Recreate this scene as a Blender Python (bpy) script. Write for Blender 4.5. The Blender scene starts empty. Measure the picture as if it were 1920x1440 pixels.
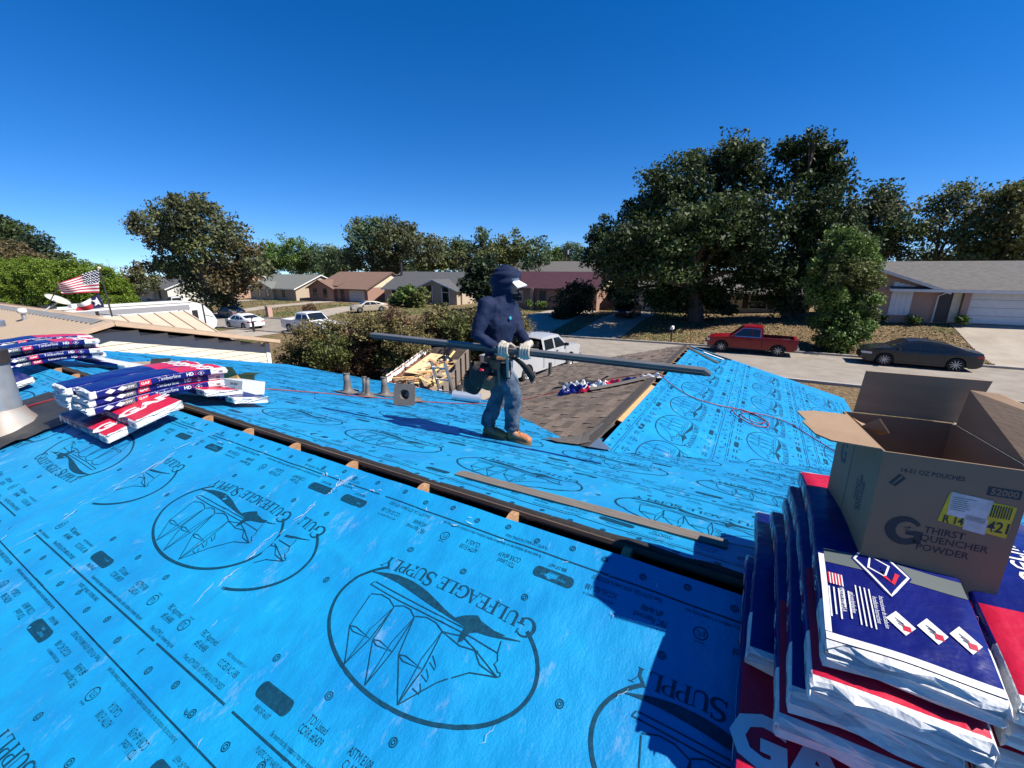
import bpy, bmesh, math, random
import numpy as np
from mathutils import Vector, Matrix, Euler
from mathutils.geometry import tessellate_polygon

random.seed(7)
RNG = np.random.default_rng(11)
SC = bpy.context.scene
COL = SC.collection
R = math.radians

# ------------------------------------------------------------------ camera, sky, sun, exposure
# The camera stands on the back slope of the roof; the world origin is at the phone, street about 5.3 m below.
PITCH = math.atan2(220, 800)
YAW = R(29.8)
cam_d = bpy.data.cameras.new('camera')
cam = bpy.data.objects.new('camera', cam_d)
COL.objects.link(cam)
cam.location = (0, 0, 0)
cam.rotation_euler = (math.pi / 2 - PITCH, 0, YAW)
cam_d.sensor_width = 36
cam_d.lens = 15.0
cam_d.clip_start = 0.05
cam_d.clip_end = 3000
SC.camera = cam

SUN = Vector((0.65, 0.102, 0.753)).normalized()
world = bpy.data.worlds.new('World')
SC.world = world
world.use_nodes = True
wn = world.node_tree
sky = wn.nodes.new('ShaderNodeTexSky')
sky.sky_type = 'NISHITA'
sky.sun_disc = False
sky.sun_elevation = math.asin(SUN.z)
sky.sun_rotation = math.atan2(SUN.x, SUN.y)
sky.air_density = 0.8
sky.dust_density = 0.0
sky.ozone_density = 6.0
# the dome starts a little above the haze line: this air is very dry and clear
wtc = wn.nodes.new('ShaderNodeTexCoord')
wadd = wn.nodes.new('ShaderNodeVectorMath')
wadd.operation = 'ADD'
wadd.inputs[1].default_value = (0, 0, 0.05)
wnrm = wn.nodes.new('ShaderNodeVectorMath')
wnrm.operation = 'NORMALIZE'
wn.links.new(wtc.outputs['Generated'], wadd.inputs[0])
wn.links.new(wadd.outputs[0], wnrm.inputs[0])
wn.links.new(wnrm.outputs[0], sky.inputs['Vector'])
hsv = wn.nodes.new('ShaderNodeHueSaturation')
hsv.inputs['Hue'].default_value = 0.508
hsv.inputs['Saturation'].default_value = 1.30
hsv.inputs['Value'].default_value = 1.0
wn.links.new(sky.outputs[0], hsv.inputs['Color'])
wn.links.new(hsv.outputs[0], wn.nodes['Background'].inputs[0])
wn.nodes['Background'].inputs[1].default_value = 0.092

sun_d = bpy.data.lights.new('sun', 'SUN')
sun_d.energy = 5.0
sun_d.angle = R(0.53)
sun_d.color = (1.0, 0.95, 0.87)
sun = bpy.data.objects.new('sun', sun_d)
COL.objects.link(sun)
sun.rotation_euler = SUN.to_track_quat('Z', 'Y').to_euler()

SC.view_settings.view_transform = 'Standard'
SC.view_settings.look = 'None'
SC.view_settings.gamma = 1
SC.view_settings.exposure = 0.8
SC.view_settings.use_curve_mapping = False
SC.render.engine = 'CYCLES'
SC.cycles.max_bounces = 6
SC.cycles.transparent_max_bounces = 8
SC.cycles.use_denoising = True

# ------------------------------------------------------------------ placing by the photograph's own geometry
FWD = np.array([-math.sin(YAW) * math.cos(PITCH), math.cos(YAW) * math.cos(PITCH), -math.sin(PITCH)])
RGT = np.array([math.cos(YAW), math.sin(YAW), 0.0])
DWN = -np.cross(RGT, FWD)


def ray(x, y):
    return FWD + RGT * (x - 960) / 800 + DWN * (y - 720) / 800


def at_y(x, y, Y):
    r = ray(x, y)
    return r * Y / r[1]


def at_x(x, y, X):
    r = ray(x, y)
    return r * X / r[0]


def at_z(x, y, Z):
    r = ray(x, y)
    return r * Z / r[2]


def at_plane(x, y, n, c):
    r = ray(x, y)
    return r * c / np.dot(n, r)


# ------------------------------------------------------------------ terrain heights
_sx = [-200, -120, -80, -55, -40, -20, 0, 30, 120]
_sz = [-8.0, -7.2, -6.8, -6.4, -6.05, -5.65, -5.3, -5.1, -4.8]
_lx = [-200, -120, -77, -60, -42, -20, -4, 5, 10, 30, 120]
_lz = [-7.5, -7.0, -6.35, -6.1, -5.84, -5.0, -4.75, -4.1, -3.75, -3.5, -3.3]


def gz(x, y):
    x = np.asarray(x, float)
    y = np.asarray(y, float)
    zs = np.interp(x, _sx, _sz)
    zl = np.interp(x, _lx, _lz)
    t = np.clip((y - 32.6) / 10.0, 0, 1)
    t = t * t * (3 - 2 * t)
    z = zs * (1 - t) + zl * t
    t2 = np.clip((23.5 - y) / 9.0, 0, 1)
    t2 = t2 * t2 * (3 - 2 * t2)
    zn = np.interp(x, [-200, -60, -25, -12, 60], [-7.4, -6.5, -5.7, -5.3, -5.25])
    z = np.where(y < 23.5, zs * (1 - t2) + zn * t2, z)
    return z


def G(x, y):
    return float(gz(x, y))


# ------------------------------------------------------------------ materials
MATS = {}


def mat(name, col, rough=0.7, var=0.0, scale=8.0, col2=None, bump=0.0, bscale=40.0, metal=0.0, spec=0.5,
        coord='Object', detail=4.0, stretch=None, island=0.0, objrand=0.0, trans=0.0, coat=0.0, sheen=0.0):
    """Principled with noise-mixed colour (col..col2), optional bump and random shade per island or object."""
    if name in MATS:
        return MATS[name]
    k_ = 1.0 if name.startswith('leaves') else 0.84
    col = tuple(c * k_ for c in col)
    col2 = tuple(c * k_ for c in col2) if col2 is not None else None
    m = bpy.data.materials.new(name)
    m.use_nodes = True
    nt = m.node_tree
    b = nt.nodes['Principled BSDF']
    L = nt.links
    b.inputs['Roughness'].default_value = rough
    b.inputs['Metallic'].default_value = metal
    b.inputs['Specular IOR Level'].default_value = spec
    if coat:
        b.inputs['Coat Weight'].default_value = coat
        b.inputs['Coat Roughness'].default_value = 0.06
    if sheen:
        b.inputs['Sheen Weight'].default_value = sheen
    c1 = (*col, 1)
    b.inputs['Base Color'].default_value = c1
    tc = nt.nodes.new('ShaderNodeTexCoord')
    src = tc.outputs[coord]
    if stretch:
        mp = nt.nodes.new('ShaderNodeMapping')
        mp.inputs['Scale'].default_value = stretch
        L.new(src, mp.inputs['Vector'])
        src = mp.outputs[0]
    out = None
    if col2 is not None or var:
        nz = nt.nodes.new('ShaderNodeTexNoise')
        nz.inputs['Scale'].default_value = scale
        nz.inputs['Detail'].default_value = detail
        nz.inputs['Roughness'].default_value = 0.6
        L.new(src, nz.inputs['Vector'])
        rp = nt.nodes.new('ShaderNodeValToRGB')
        rp.color_ramp.elements[0].position = 0.32
        rp.color_ramp.elements[1].position = 0.68
        cc = col2 if col2 is not None else tuple(min(1, c * (1 + var)) for c in col)
        ca = col if col2 is not None else tuple(c * (1 - var) for c in col)
        rp.color_ramp.elements[0].color = (*ca, 1)
        rp.color_ramp.elements[1].color = (*cc, 1)
        L.new(nz.outputs['Fac'], rp.inputs['Fac'])
        out = rp.outputs['Color']
    if island or objrand:
        if island:
            gi = nt.nodes.new('ShaderNodeNewGeometry')
            rnd = gi.outputs['Random Per Island']
            amt = island
        else:
            gi = nt.nodes.new('ShaderNodeObjectInfo')
            rnd = gi.outputs['Random']
            amt = objrand
        mr = nt.nodes.new('ShaderNodeMapRange')
        mr.inputs['To Min'].default_value = 1 - amt
        mr.inputs['To Max'].default_value = 1 + amt
        L.new(rnd, mr.inputs['Value'])
        mx = nt.nodes.new('ShaderNodeMix')
        mx.data_type = 'RGBA'
        mx.blend_type = 'MULTIPLY'
        mx.inputs['Factor'].default_value = 1
        if out is not None:
            L.new(out, mx.inputs['A'])
        else:
            mx.inputs['A'].default_value = c1
        L.new(mr.outputs[0], mx.inputs['B'])
        out = mx.outputs['Result']
    if out is not None:
        L.new(out, b.inputs['Base Color'])
    if bump:
        n2 = nt.nodes.new('ShaderNodeTexNoise')
        n2.inputs['Scale'].default_value = bscale
        n2.inputs['Detail'].default_value = 3
        L.new(src, n2.inputs['Vector'])
        bp = nt.nodes.new('ShaderNodeBump')
        bp.inputs['Strength'].default_value = bump
        bp.inputs['Distance'].default_value = 0.02
        L.new(n2.outputs['Fac'], bp.inputs['Height'])
        L.new(bp.outputs[0], b.inputs['Normal'])
    if trans:
        tl = nt.nodes.new('ShaderNodeBsdfTranslucent')
        if out is not None:
            L.new(out, tl.inputs['Color'])
        else:
            tl.inputs['Color'].default_value = c1
        ms = nt.nodes.new('ShaderNodeMixShader')
        ms.inputs[0].default_value = trans
        L.new(b.outputs[0], ms.inputs[1])
        L.new(tl.outputs[0], ms.inputs[2])
        L.new(ms.outputs[0], nt.nodes['Material Output'].inputs['Surface'])
    MATS[name] = m
    return m


# ------------------------------------------------------------------ mesh helpers
class MB:
    """Collects shapes; build() links them as ONE mesh object."""

    def __init__(self):
        self.v = []
        self.f = []
        self.m = []
        self.s = []

    def add(self, verts, faces, mi=0, smooth=False):
        o = len(self.v)
        self.v.extend([tuple(map(float, p)) for p in verts])
        for f in faces:
            self.f.append(tuple(i + o for i in f))
            self.m.append(mi)
            self.s.append(smooth)
        return self

    def box(self, x0, x1, y0, y1, z0, z1, mi=0, M=None):
        vs = [(x0, y0, z0), (x1, y0, z0), (x1, y1, z0), (x0, y1, z0), (x0, y0, z1), (x1, y0, z1), (x1, y1, z1), (x0, y1, z1)]
        if M is not None:
            vs = [tuple(M @ Vector(p)) for p in vs]
        return self.add(vs, [(0, 3, 2, 1), (4, 5, 6, 7), (0, 1, 5, 4), (1, 2, 6, 5), (2, 3, 7, 6), (3, 0, 4, 7)], mi)

    def beam(self, a, b, w, h, mi=0, up=(0, 0, 1)):
        a, b = Vector(a), Vector(b)
        d = (b - a)
        ln = d.length
        d.normalize()
        u = Vector(up)
        s = d.cross(u)
        if s.length < 1e-4:
            s = d.cross(Vector((1, 0, 0)))
        s.normalize()
        u = s.cross(d)
        M = Matrix((s, d, u)).transposed().to_4x4()
        M.translation = a
        return self.box(-w / 2, w / 2, 0, ln, -h / 2, h / 2, mi, M)

    def tube(self, pts, rad, n=8, mi=0, cap=True, smooth=True):
        pts = [Vector(p) for p in pts]
        k = len(pts)
        rr = rad if hasattr(rad, '__len__') else [rad] * k
        rings = []
        prev = None
        for i, p in enumerate(pts):
            t = (pts[min(i + 1, k - 1)] - pts[max(i - 1, 0)])
            if t.length < 1e-9:
                t = Vector((0, 0, 1))
            t.normalize()
            if prev is None:
                a = t.cross(Vector((0, 0, 1)))
                if a.length < 1e-3:
                    a = t.cross(Vector((1, 0, 0)))
                a.normalize()
            else:
                a = (prev - t * prev.dot(t))
                if a.length < 1e-6:
                    a = t.cross(Vector((0, 0, 1)))
                a.normalize()
            prev = a
            b = t.cross(a)
            rings.append([p + (a * math.cos(2 * math.pi * j / n) + b * math.sin(2 * math.pi * j / n)) * rr[i] for j in range(n)])
        vs = [q for r_ in rings for q in r_]
        fs = []
        for i in range(k - 1):
            for j in range(n):
                fs.append((i * n + j, i * n + (j + 1) % n, (i + 1) * n + (j + 1) % n, (i + 1) * n + j))
        self.add(vs, fs, mi, smooth)
        if cap:
            self.add(rings[0], [tuple(range(n))[::-1]], mi)
            self.add(rings[-1], [tuple(range(n))], mi)
        return self

    def lathe(self, prof, n=16, mi=0, M=None, smooth=True):
        vs = []
        for (r_, z) in prof:
            for j in range(n):
                a = 2 * math.pi * j / n
                vs.append((r_ * math.cos(a), r_ * math.sin(a), z))
        if M is not None:
            vs = [tuple(M @ Vector(p)) for p in vs]
        fs = []
        for i in range(len(prof) - 1):
            for j in range(n):
                fs.append((i * n + j, i * n + (j + 1) % n, (i + 1) * n + (j + 1) % n, (i + 1) * n + j))
        return self.add(vs, fs, mi, smooth)

    def prism(self, poly, axis, a0, a1, mi=0):
        """2D polygon extruded along an axis: 'x' (poly in y,z), 'y' (poly in x,z), 'z' (poly in x,y)."""
        n = len(poly)

        def P(p, a):
            return (a, p[0], p[1]) if axis == 'x' else (p[0], a, p[1]) if axis == 'y' else (p[0], p[1], a)
        vs = [P(p, a0) for p in poly] + [P(p, a1) for p in poly]
        fs = [(i, (i + 1) % n, n + (i + 1) % n, n + i) for i in range(n)]
        self.add(vs, fs, mi)
        tri = tessellate_polygon([[Vector((p[0], p[1], 0)) for p in poly]])
        self.add(vs, [tuple(t) for t in tri] + [tuple(i + n for i in t)[::-1] for t in tri], mi)
        return self

    def grid(self, P, mi=0, smooth=True, flip=False):
        """P: array (r, c, 3)."""
        r_, c_ = P.shape[:2]
        fs = []
        for i in range(r_ - 1):
            for j in range(c_ - 1):
                q = (i * c_ + j, i * c_ + j + 1, (i + 1) * c_ + j + 1, (i + 1) * c_ + j)
                fs.append(q[::-1] if flip else q)
        return self.add(P.reshape(-1, 3), fs, mi, smooth)

    def build(self, name, mats, parent=None, loc=None, fix=True):
        me = bpy.data.meshes.new(name)
        me.from_pydata(self.v, [], self.f)
        for m in (mats if isinstance(mats, (list, tuple)) else [mats]):
            me.materials.append(m)
        if len(self.m):
            me.polygons.foreach_set('material_index', self.m)
            me.polygons.foreach_set('use_smooth', self.s)
        if fix:
            bm = bmesh.new()
            bm.from_mesh(me)
            bmesh.ops.recalc_face_normals(bm, faces=bm.faces)
            bm.to_mesh(me)
            bm.free()
        me.update()
        return link(name, me, parent, loc)


def link(name, data, parent=None, loc=None):
    o = bpy.data.objects.new(name, data)
    COL.objects.link(o)
    if parent is not None:
        o.parent = parent
    if loc is not None:
        o.location = loc
    return o


def fast(name, verts, faces, m, parent=None, smooth=False):
    """numpy mesh: verts (n,3), faces (k,3|4)."""
    me = bpy.data.meshes.new(name)
    verts = np.asarray(verts, np.float32)
    faces = np.asarray(faces, np.int32)
    k = faces.shape[1]
    me.vertices.add(len(verts))
    me.vertices.foreach_set('co', verts.ravel())
    me.loops.add(faces.size)
    me.loops.foreach_set('vertex_index', faces.ravel())
    me.polygons.add(len(faces))
    me.polygons.foreach_set('loop_start', np.arange(len(faces), dtype=np.int32) * k)
    if smooth:
        me.polygons.foreach_set('use_smooth', np.ones(len(faces), bool))
    for q in (m if isinstance(m, (list, tuple)) else [m]):
        me.materials.append(q)
    me.update(calc_edges=True)
    return link(name, me, parent)


def tag(o, label=None, cat=None, group=None, kind=None):
    if label:
        o['label'] = label
    if cat:
        o['category'] = cat
    if group:
        o['group'] = group
    if kind:
        o['kind'] = kind
    return o


def thing(name, label, cat, loc=(0, 0, 0), rz=0.0, group=None):
    o = bpy.data.objects.new(name, None)
    o.empty_display_size = 0.1
    COL.objects.link(o)
    o.location = loc
    o.rotation_euler = (0, 0, rz)
    return tag(o, label, cat, group)


def copy_tree(o, parent=None):
    c = o.copy()
    COL.objects.link(c)
    if parent is not None:
        c.parent = parent
    for ch in list(o.children):
        copy_tree(ch, c)
    return c


_TXT = {}


def text2d(s, size=1.0, sx=1.0, res=2, align='CENTER', bold=0.0):
    """Flat letter triangles (verts 2D, tris) of Blender's built-in font, centred on the origin."""
    key = (s, res, bold)
    if key not in _TXT:
        cu = bpy.data.curves.new('txt', 'FONT')
        cu.body = s
        cu.resolution_u = res
        cu.offset = bold
        cu.fill_mode = 'FRONT'
        ob = bpy.data.objects.new('txt', cu)
        COL.objects.link(ob)
        dg = bpy.context.evaluated_depsgraph_get()
        me = ob.evaluated_get(dg).to_mesh()
        me.calc_loop_triangles()
        v = np.array([p.co[:2] for p in me.vertices]) if len(me.vertices) else np.zeros((0, 2))
        t = np.array([l.vertices[:] for l in me.loop_triangles], int).reshape(-1, 3)
        ob.evaluated_get(dg).to_mesh_clear()
        bpy.data.objects.remove(ob)
        bpy.data.curves.remove(cu)
        if len(v):
            v = v - (v.min(0) + v.max(0)) / 2
        _TXT[key] = (v, t)
    v, t = _TXT[key]
    h = 0.7
    return v * np.array([size * sx / h, size / h]), t


class P2:
    """A flat print in 2D: filled triangles."""

    def __init__(self):
        self.v = []
        self.t = []
        self.n = 0

    def tri(self, v, t):
        v = np.asarray(v, float).reshape(-1, 2)
        t = np.asarray(t, int).reshape(-1, 3)
        self.v.append(v)
        self.t.append(t + self.n)
        self.n += len(v)
        return self

    def text(self, s, x, y, size, sx=0.62, rot=0.0, res=2, bold=0.0):
        v, t = text2d(s, size, sx, res, bold=bold)
        c, s_ = math.cos(rot), math.sin(rot)
        v = v @ np.array([[c, s_], [-s_, c]]) + np.array([x, y])
        return self.tri(v, t)

    def stroke(self, pts, w, closed=False, step=None):
        pts = np.asarray(pts, float)
        if step:
            out = [pts[0]]
            ws = [w[0] if hasattr(w, '__len__') else w]
            for i in range(len(pts) - 1):
                k = max(1, int(np.ceil(np.linalg.norm(pts[i + 1] - pts[i]) / step)))
                for j in range(1, k + 1):
                    out.append(pts[i] + (pts[i + 1] - pts[i]) * j / k)
                    if hasattr(w, '__len__'):
                        ws.append(w[i] + (w[i + 1] - w[i]) * j / k)
                    else:
                        ws.append(w)
            pts = np.array(out)
            w = ws
        n = len(pts)
        if not hasattr(w, '__len__'):
            w = [w] * n
        w = np.asarray(w, float)
        if closed:
            d = np.roll(pts, -1, 0) - np.roll(pts, 1, 0)
        else:
            d = np.gradient(pts, axis=0)
        d /= np.maximum(np.linalg.norm(d, axis=1, keepdims=True), 1e-9)
        nr = np.stack([-d[:, 1], d[:, 0]], 1) * w[:, None] / 2
        v = np.concatenate([pts + nr, pts - nr])
        t = []
        for i in range(n if closed else n - 1):
            j = (i + 1) % n
            t += [(i, n + i, n + j), (i, n + j, j)]
        return self.tri(v, t)

    def poly(self, pts):
        t = tessellate_polygon([[Vector((p[0], p[1], 0)) for p in pts]])
        return self.tri(pts, [tuple(q) for q in t])

    def get(self):
        return np.concatenate(self.v), np.concatenate(self.t)


def arc(cx, cy, rx, ry, a0, a1, n=24):
    a = np.linspace(R(a0), R(a1), n)
    return np.stack([cx + rx * np.cos(a), cy + ry * np.sin(a)], 1)


def empty_at(name, loc, parent=None):
    o = bpy.data.objects.new(name, None)
    COL.objects.link(o)
    o.location = loc
    if parent:
        o.parent = parent
    return o
# ------------------------------------------------------------------ the roof that is being re-covered
S_ = 0.27
LN = math.sqrt(1 + S_ * S_)
D_ = 1.2616          # near-slope edge of the ridge slot below the camera
YR = 1.6795
DF = D_ - 0.03       # front slope, so that both planes meet in the middle of the slot
XC = -1.383          # ridge line of the street-side wing
ZC = -1.86
YIN = YR + (-(ZC) - DF) / S_     # where that ridge meets the front slope
X_L, X_R = -11.75, 9.0
Y_EAVE = 7.3
Y_WING = 11.15


def _mk(p, v, h, fn):
    p = np.asarray(p, float)
    v = np.asarray(v, float)
    return fn(p, v, np.asarray(h, float))


def NEARP(p, v, h=0.0):
    return np.stack(np.broadcast_arrays(p, YR - v / LN - S_ / LN * h, -D_ - S_ * v / LN + h / LN), -1)


def FRONTP(p, v, h=0.0):
    return np.stack(np.broadcast_arrays(p, YR + v / LN + S_ / LN * h, -DF - S_ * v / LN + h / LN), -1)


def RIGHTP(p, v, h=0.0):
    return np.stack(np.broadcast_arrays(XC + v / LN + S_ / LN * h, p, ZC - S_ * v / LN + h / LN), -1)


def LEFTP(p, v, h=0.0):
    return np.stack(np.broadcast_arrays(XC - v / LN - S_ / LN * h, p, ZC - S_ * v / LN + h / LN), -1)


def underlay_material():
    m = bpy.data.materials.new('blue_synthetic_underlayment')
    m.use_nodes = True
    nt = m.node_tree
    L = nt.links
    b = nt.nodes['Principled BSDF']
    tc = nt.nodes.new('ShaderNodeTexCoord')
    n1 = nt.nodes.new('ShaderNodeTexNoise')
    n1.inputs['Scale'].default_value = 2.2
    n1.inputs['Detail'].default_value = 8
    n1.inputs['Roughness'].default_value = 0.72
    L.new(tc.outputs['Object'], n1.inputs['Vector'])
    r1 = nt.nodes.new('ShaderNodeValToRGB')
    e = r1.color_ramp.elements
    e[0].position, e[0].color = 0.36, (0.002, 0.175, 0.41, 1)
    e[1].position, e[1].color = 0.62, (0.003, 0.240, 0.47, 1)
    e2 = r1.color_ramp.elements.new(0.80)
    e2.color = (0.04, 0.30, 0.53, 1)
    L.new(n1.outputs['Fac'], r1.inputs['Fac'])
    # foot scuffs and chalky dust, with painted glints of wrinkles, sparse
    n2 = nt.nodes.new('ShaderNodeTexNoise')
    n2.inputs['Scale'].default_value = 7.0
    n2.inputs['Detail'].default_value = 9
    n2.inputs['Roughness'].default_value = 0.8
    mp = nt.nodes.new('ShaderNodeMapping')
    mp.inputs['Scale'].default_value = (1.0, 0.45, 0.45)
    mp.inputs['Rotation'].default_value = (0, 0, 0.5)
    L.new(tc.outputs['Object'], mp.inputs['Vector'])
    L.new(mp.outputs[0], n2.inputs['Vector'])
    r2 = nt.nodes.new('ShaderNodeValToRGB')
    r2.color_ramp.elements[0].position = 0.57
    r2.color_ramp.elements[0].color = (0, 0, 0, 1)
    r2.color_ramp.elements[1].position = 0.80
    r2.color_ramp.elements[1].color = (0.55, 0.55, 0.55, 1)
    L.new(n2.outputs['Fac'], r2.inputs['Fac'])
    mx = nt.nodes.new('ShaderNodeMix')
    mx.data_type = 'RGBA'
    mx.inputs['B'].default_value = (0.38, 0.44, 0.50, 1)
    L.new(r2.outputs['Color'], mx.inputs['Factor'])
    L.new(r1.outputs['Color'], mx.inputs['A'])
    L.new(mx.outputs['Result'], b.inputs['Base Color'])
    b.inputs['Roughness'].default_value = 0.5
    b.inputs['Specular IOR Level'].default_value = 0.35
    b.inputs['Sheen Weight'].default_value = 0.30
    b.inputs['Sheen Roughness'].default_value = 0.45
    b.inputs['Sheen Tint'].default_value = (0.22, 0.80, 1.0, 1)
    nb = nt.nodes.new('ShaderNodeTexNoise')
    nb.inputs['Scale'].default_value = 120
    nb.inputs['Detail'].default_value = 5
    L.new(tc.outputs['Object'], nb.inputs['Vector'])
    nw = nt.nodes.new('ShaderNodeTexNoise')
    nw.inputs['Scale'].default_value = 9
    nw.inputs['Detail'].default_value = 4
    L.new(mp.outputs[0], nw.inputs['Vector'])
    ad = nt.nodes.new('ShaderNodeMath')
    ad.operation = 'MULTIPLY_ADD'
    ad.inputs[1].default_value = 6.0
    L.new(nw.outputs['Fac'], ad.inputs[0])
    L.new(nb.outputs['Fac'], ad.inputs[2])
    bp = nt.nodes.new('ShaderNodeBump')
    bp.inputs['Strength'].default_value = 0.5
    bp.inputs['Distance'].default_value = 0.004
    L.new(ad.outputs[0], bp.inputs['Height'])
    L.new(bp.outputs[0], b.inputs['Normal'])
    return m


M_UNDER = underlay_material()
M_INK = mat('underlayment_ink', (0.003, 0.050, 0.095), 0.6, var=0.3, scale=60, spec=.2)
M_DECK = mat('roof_deck_edge', (0.16, 0.11, 0.07), 0.85, var=0.5, scale=18, bump=0.4, bscale=60)
M_RAFTER = mat('rafter_pine', (0.36, 0.18, 0.085), 0.8, col2=(0.46, 0.27, 0.14), scale=14, bump=0.4, bscale=70)
M_FELT = mat('black_felt', (0.018, 0.017, 0.016), 0.9, var=0.4, scale=20, bump=0.3, bscale=90)
M_WALLB = mat('tan_brick_wall', (0.42, 0.30, 0.21), 0.85, var=0.25, scale=5, bump=0.4, bscale=30)
M_TRIMW = mat('off_white_trim', (0.62, 0.60, 0.55), 0.6, var=0.1, scale=5)


def creases(seed, n, p0, p1, v0, v1):
    rg = np.random.default_rng(seed)
    out = []
    for _ in range(n):
        cx, cv = rg.uniform(p0, p1), rg.uniform(v0, v1)
        a = rg.normal(0.9, 0.5)
        out.append((cx, cv, math.cos(a), math.sin(a), rg.uniform(0.1, 0.45), rg.uniform(0.010, 0.022), rg.uniform(0.0015, 0.0065)))
    return out


def wr(p, v, cr, seed):
    p = np.asarray(p, float)
    v = np.asarray(v, float)
    h = 0.0016 * np.sin(5.1 * p + 7.3 * v + seed) + 0.0012 * np.sin(13.7 * p - 6.1 * v + 2.1 * seed) + 0.0007 * np.sin(23 * p + 31 * v + seed)
    for (cx, cv, ca, sa, ln, w, a) in cr:
        dx, dv = p - cx, v - cv
        t = dx * ca + dv * sa
        n = -dx * sa + dv * ca + 0.02 * np.sin(t * 9)
        h = h + a * np.exp(-(n / w) ** 2 - (t / ln) ** 4)
    return h


# ---- the printed pattern, in metres; x along the print's reading direction, y towards its top
SER = {}


def serif_letters():
    def st(p, *a):
        for q in a:
            p.stroke(np.array(q[0]), q[1])
    T, t = 0.15, 0.05
    p = P2(); p.stroke(arc(.38, .5, .36, .5, 48, 318, 16), list(np.interp(np.linspace(0, 1, 16), [0, .5, 1], [.06, .17, .07])))
    st(p, ([(.62, .42), (.62, .08)], T), ([(.45, .42), (.80, .42)], t), ([(.64, .70), (.66, .98)], t))
    SER['G'] = (p, .84)
    p = P2(); st(p, ([(.16, 1), (.16, .3)], T), ([(.64, 1), (.64, .3)], t), ([(.02, .98), (.30, .98)], t), ([(.52, .98), (.76, .98)], t))
    p.stroke(arc(.40, .3, .24, .27, 180, 360, 10), list(np.linspace(T, t, 10))); SER['U'] = (p, .80)
    p = P2(); st(p, ([(.16, 0), (.16, 1)], T), ([(.02, .98), (.30, .98)], t), ([(.02, .02), (.58, .02)], t), ([(.58, 0), (.60, .28)], t)); SER['L'] = (p, .64)
    p = P2(); st(p, ([(.16, 0), (.16, 1)], T), ([(.02, .98), (.58, .98)], t), ([(.57, 1), (.59, .74)], t), ([(.16, .52), (.46, .52)], t), ([(.46, .62), (.46, .40)], t), ([(.02, .02), (.32, .02)], t)); SER['F'] = (p, .62)
    p = P2(); st(p, ([(.16, 0), (.16, 1)], T), ([(.02, .98), (.58, .98)], t), ([(.57, 1), (.59, .76)], t), ([(.16, .52), (.46, .52)], t), ([(.46, .62), (.46, .40)], t), ([(.02, .02), (.60, .02)], t), ([(.59, 0), (.62, .27)], t)); SER['E'] = (p, .66)
    p = P2(); st(p, ([(.12, 0), (.42, 1)], t), ([(.38, 1), (.70, 0)], T), ([(.22, .34), (.58, .34)], t), ([(0, .02), (.24, .02)], t), ([(.54, .02), (.86, .02)], t)); SER['A'] = (p, .86)
    p = P2(); p.stroke(np.concatenate([arc(.32, .74, .20, .23, 40, 230, 10), arc(.30, .26, .22, .24, 60, -150, 12)]), list(np.interp(np.linspace(0, 1, 22), [0, .5, 1], [.06, .17, .06])))
    st(p, ([(.49, .74), (.50, .98)], t), ([(.08, .30), (.07, .02)], t)); SER['S'] = (p, .60)
    p = P2(); st(p, ([(.16, 0), (.16, 1)], T), ([(.02, .98), (.36, .98)], t), ([(.02, .02), (.32, .02)], t), ([(.16, .47), (.36, .47)], t))
    p.stroke(arc(.34, .725, .22, .255, 90, -90, 12), list(np.interp(np.linspace(0, 1, 12), [0, .5, 1], [.05, .15, .05]))); SER['P'] = (p, .62)
    p = P2(); st(p, ([(.10, 1), (.42, .45)], T), ([(.72, 1), (.42, .45)], t), ([(.42, .48), (.42, 0)], T), ([(0, .98), (.24, .98)], t), ([(.58, .98), (.84, .98)], t), ([(.28, .02), (.56, .02)], t)); SER['Y'] = (p, .82)


serif_letters()


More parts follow.
